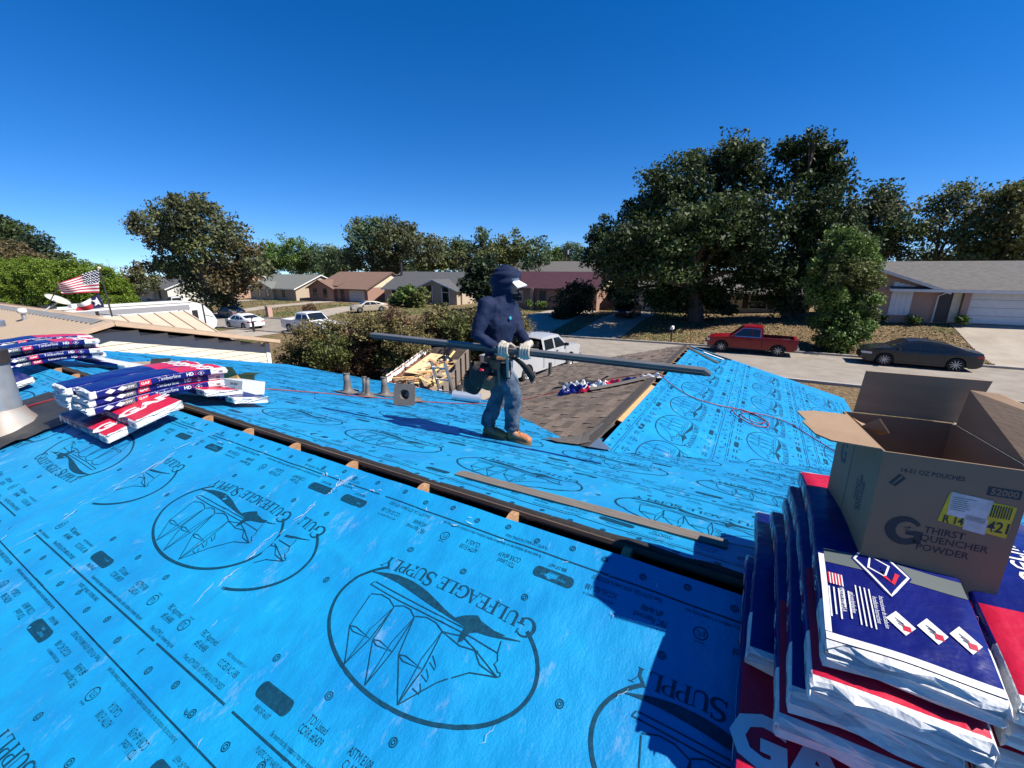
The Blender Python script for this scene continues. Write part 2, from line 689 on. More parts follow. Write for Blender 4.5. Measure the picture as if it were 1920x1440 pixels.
def build_logo(detail=True):
    """Oval with ship, wave, bird and the supplier's name, centre at (0, 0)."""
    p = P2()
    p.stroke(arc(0, 0, .49, .272, -40, 220, 72), .0145)
    # name along the foot of the oval, slightly bowed
    word = 'GULFEAGLE SUPPLY'
    big = {0: 1.28, 10: 1.22}
    h = .058
    wid = []
    for i, c in enumerate(word):
        k = big.get(i, 1.0)
        wid.append(.34 if c == ' ' else SER[c][1] * .94 * k)
    sc = .82 / sum(wid)
    x = -.40
    for i, c in enumerate(word):
        k = big.get(i, 1.0)
        if c != ' ':
            v, t = SER[c][0].get()
            v = v * np.array([sc * k, h * k])
            yb = -.222 + .0 * x
            bow = -.02 * (1 - (x / .42) ** 2)
            p.tri(v + np.array([x, yb + bow]), t)
        x += wid[i] * sc
    # wave
    ts = np.linspace(0, 1, 30)
    wx = .43 - .80 * ts
    wy = -.112 - .030 * np.sin(ts * 2 * math.pi * .95 + .4) - .015 * ts
    ww = .003 + .040 * np.sin(np.clip(ts * 1.55, 0, 1) * math.pi) ** 1.1 + .012 * np.sin(np.clip((ts - .55) / .45, 0, 1) * math.pi)
    p.stroke(np.stack([wx, wy], 1), list(ww))
    # bird
    bx, by = -.165, -.105
    p.poly([(bx + a, by + b) for a, b in [(-.02, -.03), (.005, -.045), (.03, -.035), (.06, -.02), (.085, .0), (.075, .012), (.045, .008), (.03, .015), (.03, .05), (.02, .085), (.005, .07), (-.005, .03), (-.04, .012), (-.10, .005), (-.14, -.02), (-.09, -.018)]])
    # hull and rig, thin outline
    w = .0050
    p.stroke([(.385, -.070), (.20, -.062), (0, -.062), (-.20, -.062), (-.31, -.055)], w, step=.04)
    p.stroke([(.37, -.090), (.10, -.082), (-.15, -.080)], w, step=.04)
    p.stroke([(.385, -.070), (.375, -.090)], w)
    p.stroke([(-.31, -.055), (-.300, -.10)], w)
    p.stroke([(-.31, -.055), (-.325, -.03), (-.318, -.015), (-.335, -.005), (-.345, .004), (-.355, .002), (-.36, .012), (-.352, .02)], w)
    base = [.345, .20, .085, -.065]
    for i in range(3):
        a, c = base[i], base[i + 1]
        p.stroke([(a, -.035), ((a * 2 + c) / 3, -.052), ((a + 2 * c) / 3, -.050), (c, -.030)], w, step=.03)
    p.stroke([(-.065, -.030), (-.15, -.050), (-.22, -.030), (-.352, .02)], w, step=.03)
    p.stroke([(-.065, -.030), (-.16, -.015), (-.24, -.028)], w, step=.03)
    p.stroke([(-.22, -.030), (-.27, .01), (-.352, .02)], w, step=.03)
    tops = [(.215, .235), (.085, .255), (-.075, .250)]
    for i, (tx, ty) in enumerate(tops):
        m_ = (base[i] * .42 + tx * .58 + .05, .115)
        q = (base[i + 1] * .45 + tx * .55 - .012, .118)
        p.stroke([(base[i], -.03), m_, (tx, ty)], w, step=.04)
        p.stroke([m_, (m_[0] - .03, m_[1] + .012), q, (m_[0] - .03, m_[1] - .008), m_], w)
        p.stroke([(base[i + 1], -.03), q, (tx, ty)], w * 1.1, step=.04)
        p.stroke([(base[i + 1], -.03), (q[0] + .03, q[1] - .03), (tx, ty)], w * .8, step=.04)
    for k in range(3):
        p.stroke([(-.085 - .01 * k, .06 + .05 * k), (-.12, .085 + .045 * k), (-.125, .10 + .045 * k), (-.09, .085 + .05 * k)], w * .8)
    p.stroke([(-.352, .02), (-.25, .05), (-.16, .13), (-.075, .250)], w, step=.04)
    return p.get()


def nail_mark(p, x, y, r_=.0135):
    p.stroke(arc(x, y, r_, r_, 0, 330, 13), .0042, closed=True)
    p.stroke(arc(x, y, r_ * .5, r_ * .5, 0, 300, 7), .004, closed=True)


def build_edge(detail):
    """One repeat (1.22 m) of the lettering along an edge; y = distance in from the sheet's edge, text foot towards it."""
    p = P2()
    U = 1.22
    p.stroke([(-U / 2, .122), (U / 2, .122)], .0075, step=.03)
    for k in range(7):
        x = -U / 2 + (k + .5) * U / 7
        nail_mark(p, x, .058 + (.014 if k % 2 else -.010))
    rr = 1 if detail < 2 else 2
    if detail >= 1:
        p.text('PLASTIC CAP NAILS / ROOFING NAILS', -.30, .096, .017, .55, res=rr)
        p.text('Be aware that slip resistance may vary dependent on weather conditions, surface conditions or footwear being used', -.12, .146, .017, .50, res=rr)
        p.text('Meets ASTM D226, ASTM D4869 & ASTM D8257', .40, .150, .020, .50, res=rr)
    else:
        for k in range(22):
            x = -U / 2 + k * U / 22
            if k % 6 != 5:
                p.stroke([(x, .146), (x + .042, .146)], .010)
        for k in range(6):
            p.stroke([(-.45 + k * .045, .096), (-.415 + k * .045, .096)], .010)
    x0 = -.50
    # badge
    p.poly(np.concatenate([arc(x0 + .075, .222, .02, .028, -90, 90, 7), arc(x0 - .075, .222, .02, .028, 90, 270, 7)]))
    if detail >= 1:
        p.text('TDI Listed', -.27, .240, .026, .58, res=rr)
        p.text('CCRR #0439', -.27, .205, .026, .58, res=rr)
        p.text('ASTM E108', -.06, .240, .026, .58, res=rr)
        p.text('CLASS A', -.06, .205, .026, .58, res=rr)
        p.stroke(arc(.10, .222, .024, .024, 0, 345, 16), .0042, closed=True)
        p.text('ETL', .10, .222, .020, .7, res=rr)
        p.text('Intertek', .10, .258, .010, .7, res=1)
        p.text('FBC Approved', .28, .240, .026, .56, res=rr)
        p.text('#FL46488', .28, .205, .026, .56, res=rr)
        p.text('ICC-ES AC-188', .49, .205, .026, .56, res=rr)
        p.text('MEETS THE REQUIREMENTS OF', .49, .238, .011, .6, res=1)
        p.text('888-247-6637', -.50, .172, .018, .6, res=rr)
    else:
        for x, w in ((-.27, .10), (-.06, .09), (.28, .12), (.49, .12)):
            for yy in (.240, .205):
                for k in range(3):
                    p.stroke([(x - w / 2 + k * w / 3, yy), (x - w / 2 + (k + .75) * w / 3, yy)], .016)
        p.stroke(arc(.10, .222, .022, .022, 0, 330, 10), .008, closed=True)
    return p.get()


LOGO = build_logo()
EDGE = {k: build_edge(k) for k in (0, 1, 2)}
BADGE_TXT = P2()
BADGE_TXT.text('MIAMI-DADE COUNTY', 0, .006, .013, .62, res=1).text('APPROVED', 0, -.011, .011, .62, res=1)
BADGE_TXT = BADGE_TXT.get()


def sheet(parent, plane, p0, p1, v0, v1, lift, step, seed, prints, detail=2, rev=False, upslope=False, nc=None, edge_ragged=0.0):
    """One run of underlayment between p0..p1 (along the ridge) and v0..v1 (down the slope).
    prints: centre positions (along p) of its logos. rev: print turned half round."""
    cr = creases(seed, nc if nc is not None else int((p1 - p0) * 8), p0, p1, v0, v1)
    na, nb = max(2, int((p1 - p0) / step)), max(2, int((v1 - v0) / step))
    pp, vv = np.meshgrid(np.linspace(p0, p1, na), np.linspace(v0, v1, nb))
    rg = np.random.default_rng(seed)
    if edge_ragged:
        wob = np.interp(pp[0], np.linspace(p0, p1, 60), rg.normal(0, edge_ragged, 60))
        vv[0] += wob
    h = lift + wr(pp, vv, cr, seed)
    P = plane(pp, vv, h)
    idx = np.arange(na * nb).reshape(nb, na)
    F = np.stack([idx[:-1, :-1], idx[:-1, 1:], idx[1:, 1:], idx[1:, :-1]], -1).reshape(-1, 4)
    a = P[0, 1] - P[0, 0]
    b = P[1, 0] - P[0, 0]
    if np.cross(a, b)[2] < 0:
        F = F[:, ::-1]
    o = fast('underlayment_sheet', P.reshape(-1, 3), F, M_UNDER, parent, smooth=True)
    vc = (v0 + v1) / 2
    half = (v1 - v0) / 2
    # print coordinates: reading direction and up, per slope
    sa, sb = {'N': (-1, 1), 'F': (-1, -1), 'R': (1, -1)}[{NEARP: 'N', FRONTP: 'F', RIGHTP: 'R'}[plane]]
    if rev:
        sa, sb = -sa, -sb
    Vs, Ts = [], []
    Vi, Ti = [], []
    n = 0

    def put(v2, t2, cx, cy, flip, V, T):
        q = v2 * (-1 if flip else 1)
        pa = cx + sa * q[:, 0]
        pb = vc + sb * (cy + q[:, 1])
        keep = (pa > p0 + .004) & (pa < p1 - .004) & (pb > v0 + .003) & (pb < v1 - .003)
        tk = t2[keep[t2].all(1)]
        if len(tk) == 0:
            return
        off = sum(len(x) for x in V)
        hh = lift + wr(pa, pb, cr, seed) + .0016 + 3e-4 * (V is Vi)
        V.append(plane(pa, pb, hh))
        T.append(tk + off)
    for c in prints:
        put(*LOGO, c, 0, False, Vs, Ts)
        for flip in (False, True):
            v2, t2 = EDGE[detail]
            put(v2 + np.array([0, -half]), t2, c + .13 * (1 if flip else -1), 0, flip, Vs, Ts)
            if detail == 2:
                bv, bt = BADGE_TXT
                put(bv + np.array([-.50, -half + .222]), bt, c + .13 * (1 if flip else -1), 0, flip, Vi, Ti)
        pm = P2()
        for (x, y) in ((-.30, -.30), (.02, -.30), (.34, -.30), (.61, 0), (-.14, .34), (.18, .34), (.50, .34)):
            nail_mark(pm, x, y)
        put(*pm.get(), c, 0, False, Vs, Ts)
    if Vs:
        tag(fast('printed_pattern', np.concatenate(Vs), np.concatenate(Ts), M_INK, o), kind='stuff')
    if Vi:
        tag(fast('badge_lettering', np.concatenate(Vi), np.concatenate(Ti), M_UNDER, o), kind='stuff')
    return o


house = thing('house_under_reroofing', 'house whose roof is covered with blue printed underlayment, partly shingled', 'house', (0, 0, 0))


def build_house():
    # decks: slabs below the sheets
    def slab(name, plane, p0, p1, v0, v1, m, parent):
        mb = MB()
        c = [plane(np.array(a), np.array(b), np.array(h)) for h in (-.022, -.042) for a, b in ((p0, v0), (p1, v0), (p1, v1), (p0, v1))]
        mb.add(c, [(0, 1, 2, 3), (7, 6, 5, 4), (0, 4, 5, 1), (1, 5, 6, 2), (2, 6, 7, 3), (3, 7, 4, 0)])
        return mb.build(name, m, parent)
    ve = (Y_EAVE - YR) * LN
    slab('roof_deck', NEARP, X_L, X_R, 0.0, 6.6, M_DECK, house)
    slab('roof_deck', FRONTP, X_L, X_R, 0.115, ve, M_DECK, house)
    vw = 3.33
    slab('roof_deck', RIGHTP, YIN - .2, Y_WING, 0.10, vw, M_DECK, house)
    slab('roof_deck', LEFTP, YIN - .2, Y_WING, 0.02, 3.62, M_DECK, house)
    # walls (mostly below the roof's edge)
    mb = MB()
    zg = -5.6
    yb = YR - 6.2
    mb.prism([(yb, zg), (6.85, zg), (6.85, -2.72), (YR + .05, -1.30), (yb, -2.97)], 'x', X_L + .45, X_L + .65)
    mb.prism([(yb, zg), (6.85, zg), (6.85, -2.72), (YR + .05, -1.30), (yb, -2.97)], 'x', X_R - .65, X_R - .45)
    mb.box(X_L + .65, X_R - .65, 6.65, 6.85, zg, -2.75)
    mb.box(X_L + .65, X_R - .65, yb, yb + .2, zg, -3.0)
    mb.build('wall', M_WALLB, house)
    mb = MB()
    mb.box(-4.45, -4.25, 6.86, 10.7, zg, -2.72)
    mb.box(1.2, 1.4, 6.86, 10.7, zg, -2.62)
    mb.prism([(-4.45, zg), (1.4, zg), (1.4, -2.66), (XC, -1.92), (-4.45, -2.72)], 'y', 10.7, 10.9)
    mb.build('wall', M_WALLB, house)
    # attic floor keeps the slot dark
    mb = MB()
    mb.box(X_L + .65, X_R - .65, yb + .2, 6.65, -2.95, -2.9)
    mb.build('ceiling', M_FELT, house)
    # trusses under the slot
    k = 0
    x = -0.382 - .61 * 18
    while x < X_R - .7:
        mb = MB()
        ap = -DF - .030
        pk = YR + .055
        prof = [(pk - .55, ap - .55 * S_ - .09), (pk, ap - .09), (pk + .55, ap - .55 * S_ - .09), (pk + .55, ap - .55 * S_), (pk + .012, ap + .004), (pk - .012, ap + .004), (pk - .55, ap - .55 * S_)]
        jx = random.uniform(-.008, .008)
        mb.prism(prof, 'x', x - .02 + jx, x + .02 + jx)
        mb.build('rafter', M_RAFTER, house)
        x += .61
    # eave and rake edges
    for nm, a, b in (('fascia', (X_L, Y_EAVE, -DF - S_ * (Y_EAVE - YR) - .10), (-4.7, Y_EAVE, -DF - S_ * (Y_EAVE - YR) - .10)),
                     ('fascia', (1.75, Y_EAVE, -DF - S_ * (Y_EAVE - YR) - .10), (X_R, Y_EAVE, -DF - S_ * (Y_EAVE - YR) - .10))):
        mb = MB()
        mb.beam(a, b, .025, .15)
        mb.build(nm, M_TRIMW, house)
    mb = MB()
    mb.beam((X_L, YR + .06, -D_ - .10), (X_L, Y_EAVE, -DF - S_ * (Y_EAVE - YR) - .11), .03, .15)
    mb.build('fascia', M_TRIMW, house)
    # sheets on the back slope (near the camera)
    ST = .02
    sheet(house, NEARP, -2.09, 6.0, 0.0, 1.32, .0040, ST, 3, [-2.27 - .0, -1.0, .20, 1.42, 2.64, 3.86], 2)
    sheet(house, NEARP, -3.66, -2.06, 0.0, 1.32, .0020, ST, 5, [-2.57, -3.80], 2)
    sheet(house, NEARP, X_L, -3.62, 0.0, 1.32, .0005, .03, 8, [-4.52, -5.74, -6.96, -8.18, -9.4, -10.62], 1, rev=True)
    sheet(house, NEARP, X_L, 6.0, 1.20, 2.52, -.0030, .03, 13, [-10.4 + 1.22 * i for i in range(13)], 2)
    sheet(house, NEARP, X_L, 6.0, 2.40, 3.72, -.0060, .05, 17, [-9.9 + 1.22 * i for i in range(12)], 1)
    # sheets on the front slope, each lapping over the next one down
    for i in range(5):
        v0 = .125 + 1.21 * i
        v1 = min(v0 + 1.32, ve - .002)
        det = 1 if i < 2 else 0
        sheet(house, FRONTP, X_L + .01, X_R - .5 if i else 7.5, v0, v1, .004 - .0022 * i, .03 if i < 2 else .05, 21 + i,
              [-.14 + .37 * i - 1.22 * k for k in range(-4, 10)], det, edge_ragged=.006 if i == 0 else 0)
    # sheets on the wing's right-hand slope
    for i in range(3):
        v0 = .085 + 1.1 * i
        v1 = min(v0 + 1.22, vw - .003)
        sheet(house, RIGHTP, YIN - .1, Y_WING - .01, v0, v1, .010 - .0025 * i, .04, 41 + i,
              [Y_WING - .5 - .3 * i - 1.02 * k for k in range(0, 7)], 1 if i == 0 else 0)
    # black felt lapping up from the slot's far edge
    rg = np.random.default_rng(5)
    n = 160
    xs = np.linspace(X_L, 5.5, n)
    up = np.abs(rg.normal(.016, .010, n))
    a = FRONTP(xs, np.full(n, .100), -.010)
    b = FRONTP(xs, np.full(n, .108), .008)
    c = FRONTP(xs, .135 + up, .0085)
    mb = MB()
    mb.grid(np.stack([a, b, c]))
    mb.build('felt_edge', M_FELT, house)
    # ridge board line: top of the far decking seen as a brown strip
    mb = MB()
    mb.add([tuple(FRONTP(np.array(p), np.array(v), np.array(h))) for h in (-.022, -.002) for p, v in ((X_L, .088), (5.5, .088), (5.5, .118), (X_L, .118))],
           [(0, 1, 5, 4), (4, 5, 6, 7), (1, 2, 6, 5), (0, 3, 2, 1), (3, 0, 4, 7)])
    mb.build('ridge_strip', mat('weathered_brown_board', (0.10, 0.065, 0.045), .8, var=.5, scale=10, stretch=(.3, 6, 6)), house)


build_house()


def scuffs():
    """Pale rubbed creases and painted wrinkle glints along the cut joints and here and there on the near sheets."""
    rg = np.random.default_rng(91)
    p = P2()

    def streak(x, v, ln, a, w):
        n = 6
        t = np.linspace(-.5, .5, n)
        pts = np.stack([x + np.cos(a) * t * ln + rg.normal(0, .004, n), v + np.sin(a) * t * ln + rg.normal(0, .004, n)], 1)
        p.stroke(pts, list(w * np.clip(1 - (2 * t) ** 2, .12, 1) * rg.uniform(.5, 1.4, n)))
    for k in range(24):
        v = rg.uniform(.05, 1.28)
        streak(-2.09 - .03 * v + rg.normal(0, .012), v, rg.uniform(.02, .14), math.pi / 2 + rg.normal(0, .25), rg.uniform(.0015, .006))
    for k in range(26):
        v = rg.uniform(.05, 1.28)
        streak(-3.66 + rg.normal(0, .02), v, rg.uniform(.02, .12), math.pi / 2 + rg.normal(0, .3), rg.uniform(.002, .007))
    for k in range(28):
        streak(rg.uniform(-4.5, 0), rg.uniform(.04, 1.9), rg.uniform(.01, .07), rg.normal(1.2, .6), rg.uniform(.0015, .005))
    for k in range(20):
        streak(rg.uniform(-3.5, -.2), .12 + rg.normal(0, .03), rg.uniform(.02, .06), rg.normal(.1, .4), rg.uniform(.002, .006))
    v, t = p.get()
    tag(fast('scuff_glint_marks', NEARP(v[:, 0], v[:, 1], np.full(len(v), .0115)), t, mat('pale_scuff_glint', (.42, .55, .68), .6, var=.2, scale=30), house), kind='stuff')  # one pale colour for real scuffs and for glints painted on creases


scuffs()
# ------------------------------------------------------------------ ground, street, kerbs, drives
GX = np.unique(np.concatenate([np.linspace(-420, -130, 15), np.linspace(-130, 60, 153), np.linspace(60, 420, 15)]))
GY = np.unique(np.concatenate([np.linspace(-220, -10, 8), np.linspace(-10, 23.5, 30), [24.0, 28.0, 32.0, 32.6], np.linspace(33, 46, 27), np.linspace(48, 100, 20), np.linspace(110, 900, 12)]))


def lawn_material():
    m = bpy.data.materials.new('dry_lawn')
    m.use_nodes = True
    nt = m.node_tree
    L = nt.links
    b = nt.nodes['Principled BSDF']
    b.inputs['Roughness'].default_value = 0.95
    b.inputs['Specular IOR Level'].default_value = 0.15
    tc = nt.nodes.new('ShaderNodeTexCoord')

    def nz(sc, det, ro=.6):
        n = nt.nodes.new('ShaderNodeTexNoise')
        n.inputs['Scale'].default_value = sc
        n.inputs['Detail'].default_value = det
        n.inputs['Roughness'].default_value = ro
        L.new(tc.outputs['Object'], n.inputs['Vector'])
        return n.outputs['Fac']

    def ramp(f, a, ca, b_, cb):
        r_ = nt.nodes.new('ShaderNodeValToRGB')
        r_.color_ramp.elements[0].position = a
        r_.color_ramp.elements[0].color = (*ca, 1)
        r_.color_ramp.elements[1].position = b_
        r_.color_ramp.elements[1].color = (*cb, 1)
        L.new(f, r_.inputs['Fac'])
        return r_.outputs['Color']
    straw = ramp(nz(6.0, 9, .75), .38, (.085, .056, .030), .64, (.29, .205, .11))
    green = ramp(nz(7.0, 8, .7), .4, (.050, .060, .018), .7, (.16, .17, .055))
    patch = ramp(nz(.11, 5), .50, (0, 0, 0), .60, (1, 1, 1))
    mx = nt.nodes.new('ShaderNodeMix')
    mx.data_type = 'RGBA'
    L.new(patch, mx.inputs['Factor'])
    L.new(straw, mx.inputs['A'])
    L.new(green, mx.inputs['B'])
    L.new(mx.outputs['Result'], b.inputs['Base Color'])
    bp = nt.nodes.new('ShaderNodeBump')
    bp.inputs['Strength'].default_value = .8
    bp.inputs['Distance'].default_value = .12
    L.new(nz(9, 8, .8), bp.inputs['Height'])
    L.new(bp.outputs[0], b.inputs['Normal'])
    return m


M_LAWN = lawn_material()


def terrain():
    X, Y = np.meshgrid(GX, GY)
    Z = gz(X, Y)
    nx, ny = len(GX), len(GY)
    idx = np.arange(nx * ny).reshape(ny, nx)
    F = np.stack([idx[:-1, :-1], idx[:-1, 1:], idx[1:, 1:], idx[1:, :-1]], -1).reshape(-1, 4)
    o = fast('ground', np.stack([X, Y, Z], -1).reshape(-1, 3), F, M_LAWN, smooth=True)
    tag(o, kind='structure')


terrain()
M_ROAD = mat('sunbleached_asphalt', (0.25, 0.215, 0.175), 0.9, col2=(0.34, 0.30, 0.25), scale=1.1, detail=9, bump=.25, bscale=60, spec=.25)
M_KERB = mat('concrete_kerb', (0.36, 0.33, 0.29), 0.9, var=.25, scale=2, bump=.3, bscale=30)
M_CONC = mat('tan_concrete', (0.32, 0.265, 0.20), 0.9, col2=(0.42, 0.36, 0.29), scale=.8, detail=8, bump=.25, bscale=50)
M_CRACK = mat('crack_tar', (0.09, 0.075, 0.06), .9, var=.3, scale=5)


def strip(name, x0, x1, y0, y1, lift, m, nx=None, ny=None, kind='structure', skew=0.0):
    xs = GX[(GX > x0) & (GX < x1)]
    xs = np.unique(np.concatenate([[x0], xs, [x1]]))
    ys = GY[(GY > y0) & (GY < y1)]
    ys = np.unique(np.concatenate([[y0], ys, [y1]]))
    X, Y = np.meshgrid(xs, ys)
    X = X + skew * (Y - y0)
    Z = gz(X, Y) + lift
    idx = np.arange(X.size).reshape(X.shape)
    F = np.stack([idx[:-1, :-1], idx[:-1, 1:], idx[1:, 1:], idx[1:, :-1]], -1).reshape(-1, 4)
    o = fast(name, np.stack([X, Y, Z], -1).reshape(-1, 3), F, m, smooth=True)
    return tag(o, kind=kind)


strip('road', -420, 300, 24.0, 32.0, .012, M_ROAD)


def kerb(y0, y1):
    xs = GX[(GX > -300) & (GX < 200)]
    z = gz(xs, np.full_like(xs, 28.0))
    A = np.stack([xs, np.full_like(xs, y0), z - .1], -1)
    B = np.stack([xs, np.full_like(xs, y0), z + .13], -1)
    C = np.stack([xs, np.full_like(xs, y1), z + .13], -1)
    Dd = np.stack([xs, np.full_like(xs, y1), z - .1], -1)
    mb = MB()
    mb.grid(np.stack([A, B, C, Dd]), smooth=False)
    tag(mb.build('kerb', M_KERB), kind='structure')


kerb(23.78, 23.98)
kerb(32.02, 32.22)
for x0, x1, y0, y1 in ((-13.2, -6.2, 11.3, 24.02), (6.4, 17.5, 12.5, 24.02)):
    strip('driveway', x0, x1, y0, y1, .022, M_CONC)
DRIVES = ((11.6, 18.5, 31.98, 40.9, .0), (-21.5, -15.6, 31.98, 47.9, -.02), (-13.5, -9.3, 31.98, 49.5, .0), (-52, -46.5, 31.98, 46, -.35), (-70, -65.5, 31.98, 53.5, -.1), (-46, -38.5, 10, 24.02, 0), (-90, -86, 31.98, 52, -.1))
for x0, x1, y0, y1, sk in DRIVES:
    strip('driveway', x0, x1, y0, y1, .03, M_CONC, skew=sk)
mb = MB()
for pts in ([(6.6, 20.5), (9.0, 19.6), (11.5, 20.4), (13.4, 19.3), (17, 19.9)], [(9.6, 23.9), (9.9, 21.5), (10.6, 18.2), (10.3, 14)], [(13.4, 23.9), (13.0, 20), (13.6, 15)]):
    P = []
    for (a, b), (c, d) in zip(pts[:-1], pts[1:]):
        for t in np.linspace(0, 1, 6)[:-1]:
            P.append((a + (c - a) * t + random.uniform(-.05, .05), b + (d - b) * t + random.uniform(-.05, .05)))
    for (a, b), (c, d) in zip(P[:-1], P[1:]):
        n = Vector((d - b, a - c, 0)).normalized() * .018
        z = G(a, b) + .028
        mb.add([(a + n.x, b + n.y, z), (a - n.x, b - n.y, z), (c - n.x, d - n.y, G(c, d) + .028), (c + n.x, d + n.y, G(c, d) + .028)], [(0, 1, 2, 3)])
tag(mb.build('pavement_crack', M_CRACK, fix=False), kind='structure')

# fallen leaves and tufts on the lawns opposite: uncountable
def litter(name, n, x0, x1, y0, y1, cols, size, seed):
    rg = np.random.default_rng(seed)
    x = rg.uniform(x0, x1, n)
    y = y0 + (y1 - y0) * rg.uniform(0, 1, n) ** 1.2
    ok = np.ones(n, bool)
    for a, b, c, d, sk in DRIVES:
        ok &= ~((y > c) & (y < d) & (x - sk * (y - c) > a) & (x - sk * (y - c) < b))
    x, y = x[ok], y[ok]
    n = len(x)
    z = gz(x, y) + rg.uniform(.0, .05, n)
    s = size * rg.uniform(.5, 1.3, n)
    a = rg.uniform(0, 2 * math.pi, n)
    tl = rg.normal(0, .5, (n, 2))
    u = np.stack([np.cos(a), np.sin(a), tl[:, 0]], -1) * s[:, None]
    w = np.stack([-np.sin(a), np.cos(a), tl[:, 1]], -1) * s[:, None] * .6
    c = np.stack([x, y, z], -1)
    V = np.stack([c - u, c - w, c + u, c + w], 1).reshape(-1, 3)
    V[:, 2] = np.maximum(V[:, 2], gz(V[:, 0], V[:, 1]) + .004)
    F = np.arange(4 * n).reshape(-1, 4)
    return tag(fast(name, V, F, cols), name.replace('_', ' ') + ' scattered over the lawns across the street', 'leaf litter', kind='stuff')


litter('dry_fallen_leaves', 26000, -14, 26, 32.5, 44, mat('dry_leaf', (.30, .20, .10), .9, island=.65), .055, 3)
litter('straw_grass_tufts', 22000, -16, 28, 32.4, 48, mat('straw_tuft', (.24, .175, .085), .9, island=.4), .07, 4)
litter('green_grass_tufts', 16000, -95, -20, 32.4, 52, mat('green_tuft', (.13, .13, .045), .9, island=.5), .10, 5)

# ------------------------------------------------------------------ houses across the street
M_BRICK1 = mat('pink_tan_brick', (0.40, 0.24, 0.17), .9, col2=(.52, .34, .25), scale=14, stretch=(1, 1, 3), bump=.4, bscale=25)
M_BRICK2 = mat('buff_brick', (0.42, 0.33, 0.23), .9, col2=(.54, .44, .32), scale=14, stretch=(1, 1, 3), bump=.4, bscale=25)
M_BRICK3 = mat('red_brown_brick', (0.26, 0.13, 0.09), .9, col2=(.42, .27, .21), scale=12, stretch=(1, 1, 3), bump=.4, bscale=25)
M_CREAM = mat('cream_siding', (0.68, 0.58, 0.40), .7, var=.08, scale=4)
M_PALE = mat('pale_siding', (0.66, 0.64, 0.58), .7, var=.08, scale=4)
M_WHITE = mat('white_paint', (0.76, 0.75, 0.71), .55, var=.06, scale=3)
M_GLASS = mat('window_glass', (0.02, 0.026, 0.03), .06, spec=.8)
M_DARKDOOR = mat('dark_door', (0.035, 0.028, 0.025), .5, var=.2)
M_TRIMB = mat('brown_trim', (0.14, 0.08, 0.055), .7, var=.2)


def shingle_mat(name, a, b):
    return mat(name, a, .95, col2=b, scale=5.0, detail=9, stretch=(.6, 2.2, 2.2), bump=.5, bscale=22)


M_RGREY = shingle_mat('grey_shingles', (0.080, 0.073, 0.066), (0.17, 0.158, 0.144))
M_RCHAR = shingle_mat('charcoal_shingles', (0.065, 0.065, 0.067), (0.12, 0.12, 0.122))
M_RBROWN = shingle_mat('brown_shingles', (0.15, 0.085, 0.06), (0.235, 0.145, 0.105))
M_RGREEN = shingle_mat('grey_green_shingles', (0.13, 0.135, 0.115), (0.20, 0.205, 0.18))
M_RMAROON = mat('maroon_metal', (0.070, 0.026, 0.030), .55, var=.15, scale=2, metal=.0)


def roof_slab(name, pts, thick, m, parent):
    """pts: 4 corners of the top; extruded straight down by thick."""
    mb = MB()
    lo = [(p[0], p[1], p[2] - thick) for p in pts]
    n = len(pts)
    mb.add(list(pts) + lo, [tuple(range(n)), tuple(range(2 * n - 1, n - 1, -1))] + [(i, n + i, n + (i + 1) % n, (i + 1) % n) for i in range(n)])
    return mb.build(name, m, parent)


def house_block(name, label, x0, x1, y0, y1, zb, ze, zr, wall_m, roof_m, gable_m, trim_m=M_WHITE, oh=.45, yr=None, ohx=.35, fascia=True):
    """Gabled block, ridge along X, front at y0."""
    t = thing(name, label, 'house', (0, 0, 0))
    yr = (y0 + y1) / 2 if yr is None else yr
    zb2 = zb - .5
    mb = MB()
    mb.box(x0, x1, y0, y0 + .15, zb2, ze - .02)
    mb.box(x0, x1, y1 - .15, y1, zb2, ze - .02)
    mb.box(x0, x0 + .15, y0 + .151, y1 - .151, zb2, ze - .02)
    mb.box(x1 - .15, x1, y0 + .151, y1 - .151, zb2, ze - .02)
    mb.build('wall', wall_m, t)
    sl = (zr - ze) / (yr - y0)
    sl2 = (zr - ze) / (y1 - yr)
    for xa, xb in ((x0, x0 + .15), (x1 - .15, x1)):
        mb = MB()
        mb.prism([(y0 + .01, ze - .018), (y1 - .01, ze - .018), (yr, zr - .12)], 'x', xa + .003, xb - .003)
        mb.build('gable', gable_m, t)
    xa, xb = x0 - ohx, x1 + ohx
    f = roof_slab('roof', [(xa, y0 - oh, ze - sl * oh), (xb, y0 - oh, ze - sl * oh), (xb, yr, zr), (xa, yr, zr)], .10, roof_m, t)
    roof_slab('roof', [(xb, y1 + oh, ze - sl2 * oh), (xa, y1 + oh, ze - sl2 * oh), (xa, yr + .002, zr), (xb, yr + .002, zr)], .10, roof_m, t)
    if fascia:
        mb = MB()
        mb.box(xa, xb, y0 - oh - .03, y0 - oh - .004, ze - sl * oh - .20, ze - sl * oh - .02)
        mb.build('fascia', trim_m, t)
        for x in (xa, xb):
            mb = MB()
            s = .03 if x == xb else -.03
            mb.beam((x + s / 2 + (.003 if s > 0 else -.003), y0 - oh, ze - sl * oh - .12), (x + s / 2 + (.003 if s > 0 else -.003), yr, zr - .12), .03, .20)
            mb.beam((x + s / 2 + (.003 if s > 0 else -.003), y1 + oh, ze - sl2 * oh - .12), (x + s / 2 + (.003 if s > 0 else -.003), yr, zr - .12), .03, .20)
            mb.build('rake_board', trim_m, t)
    return t


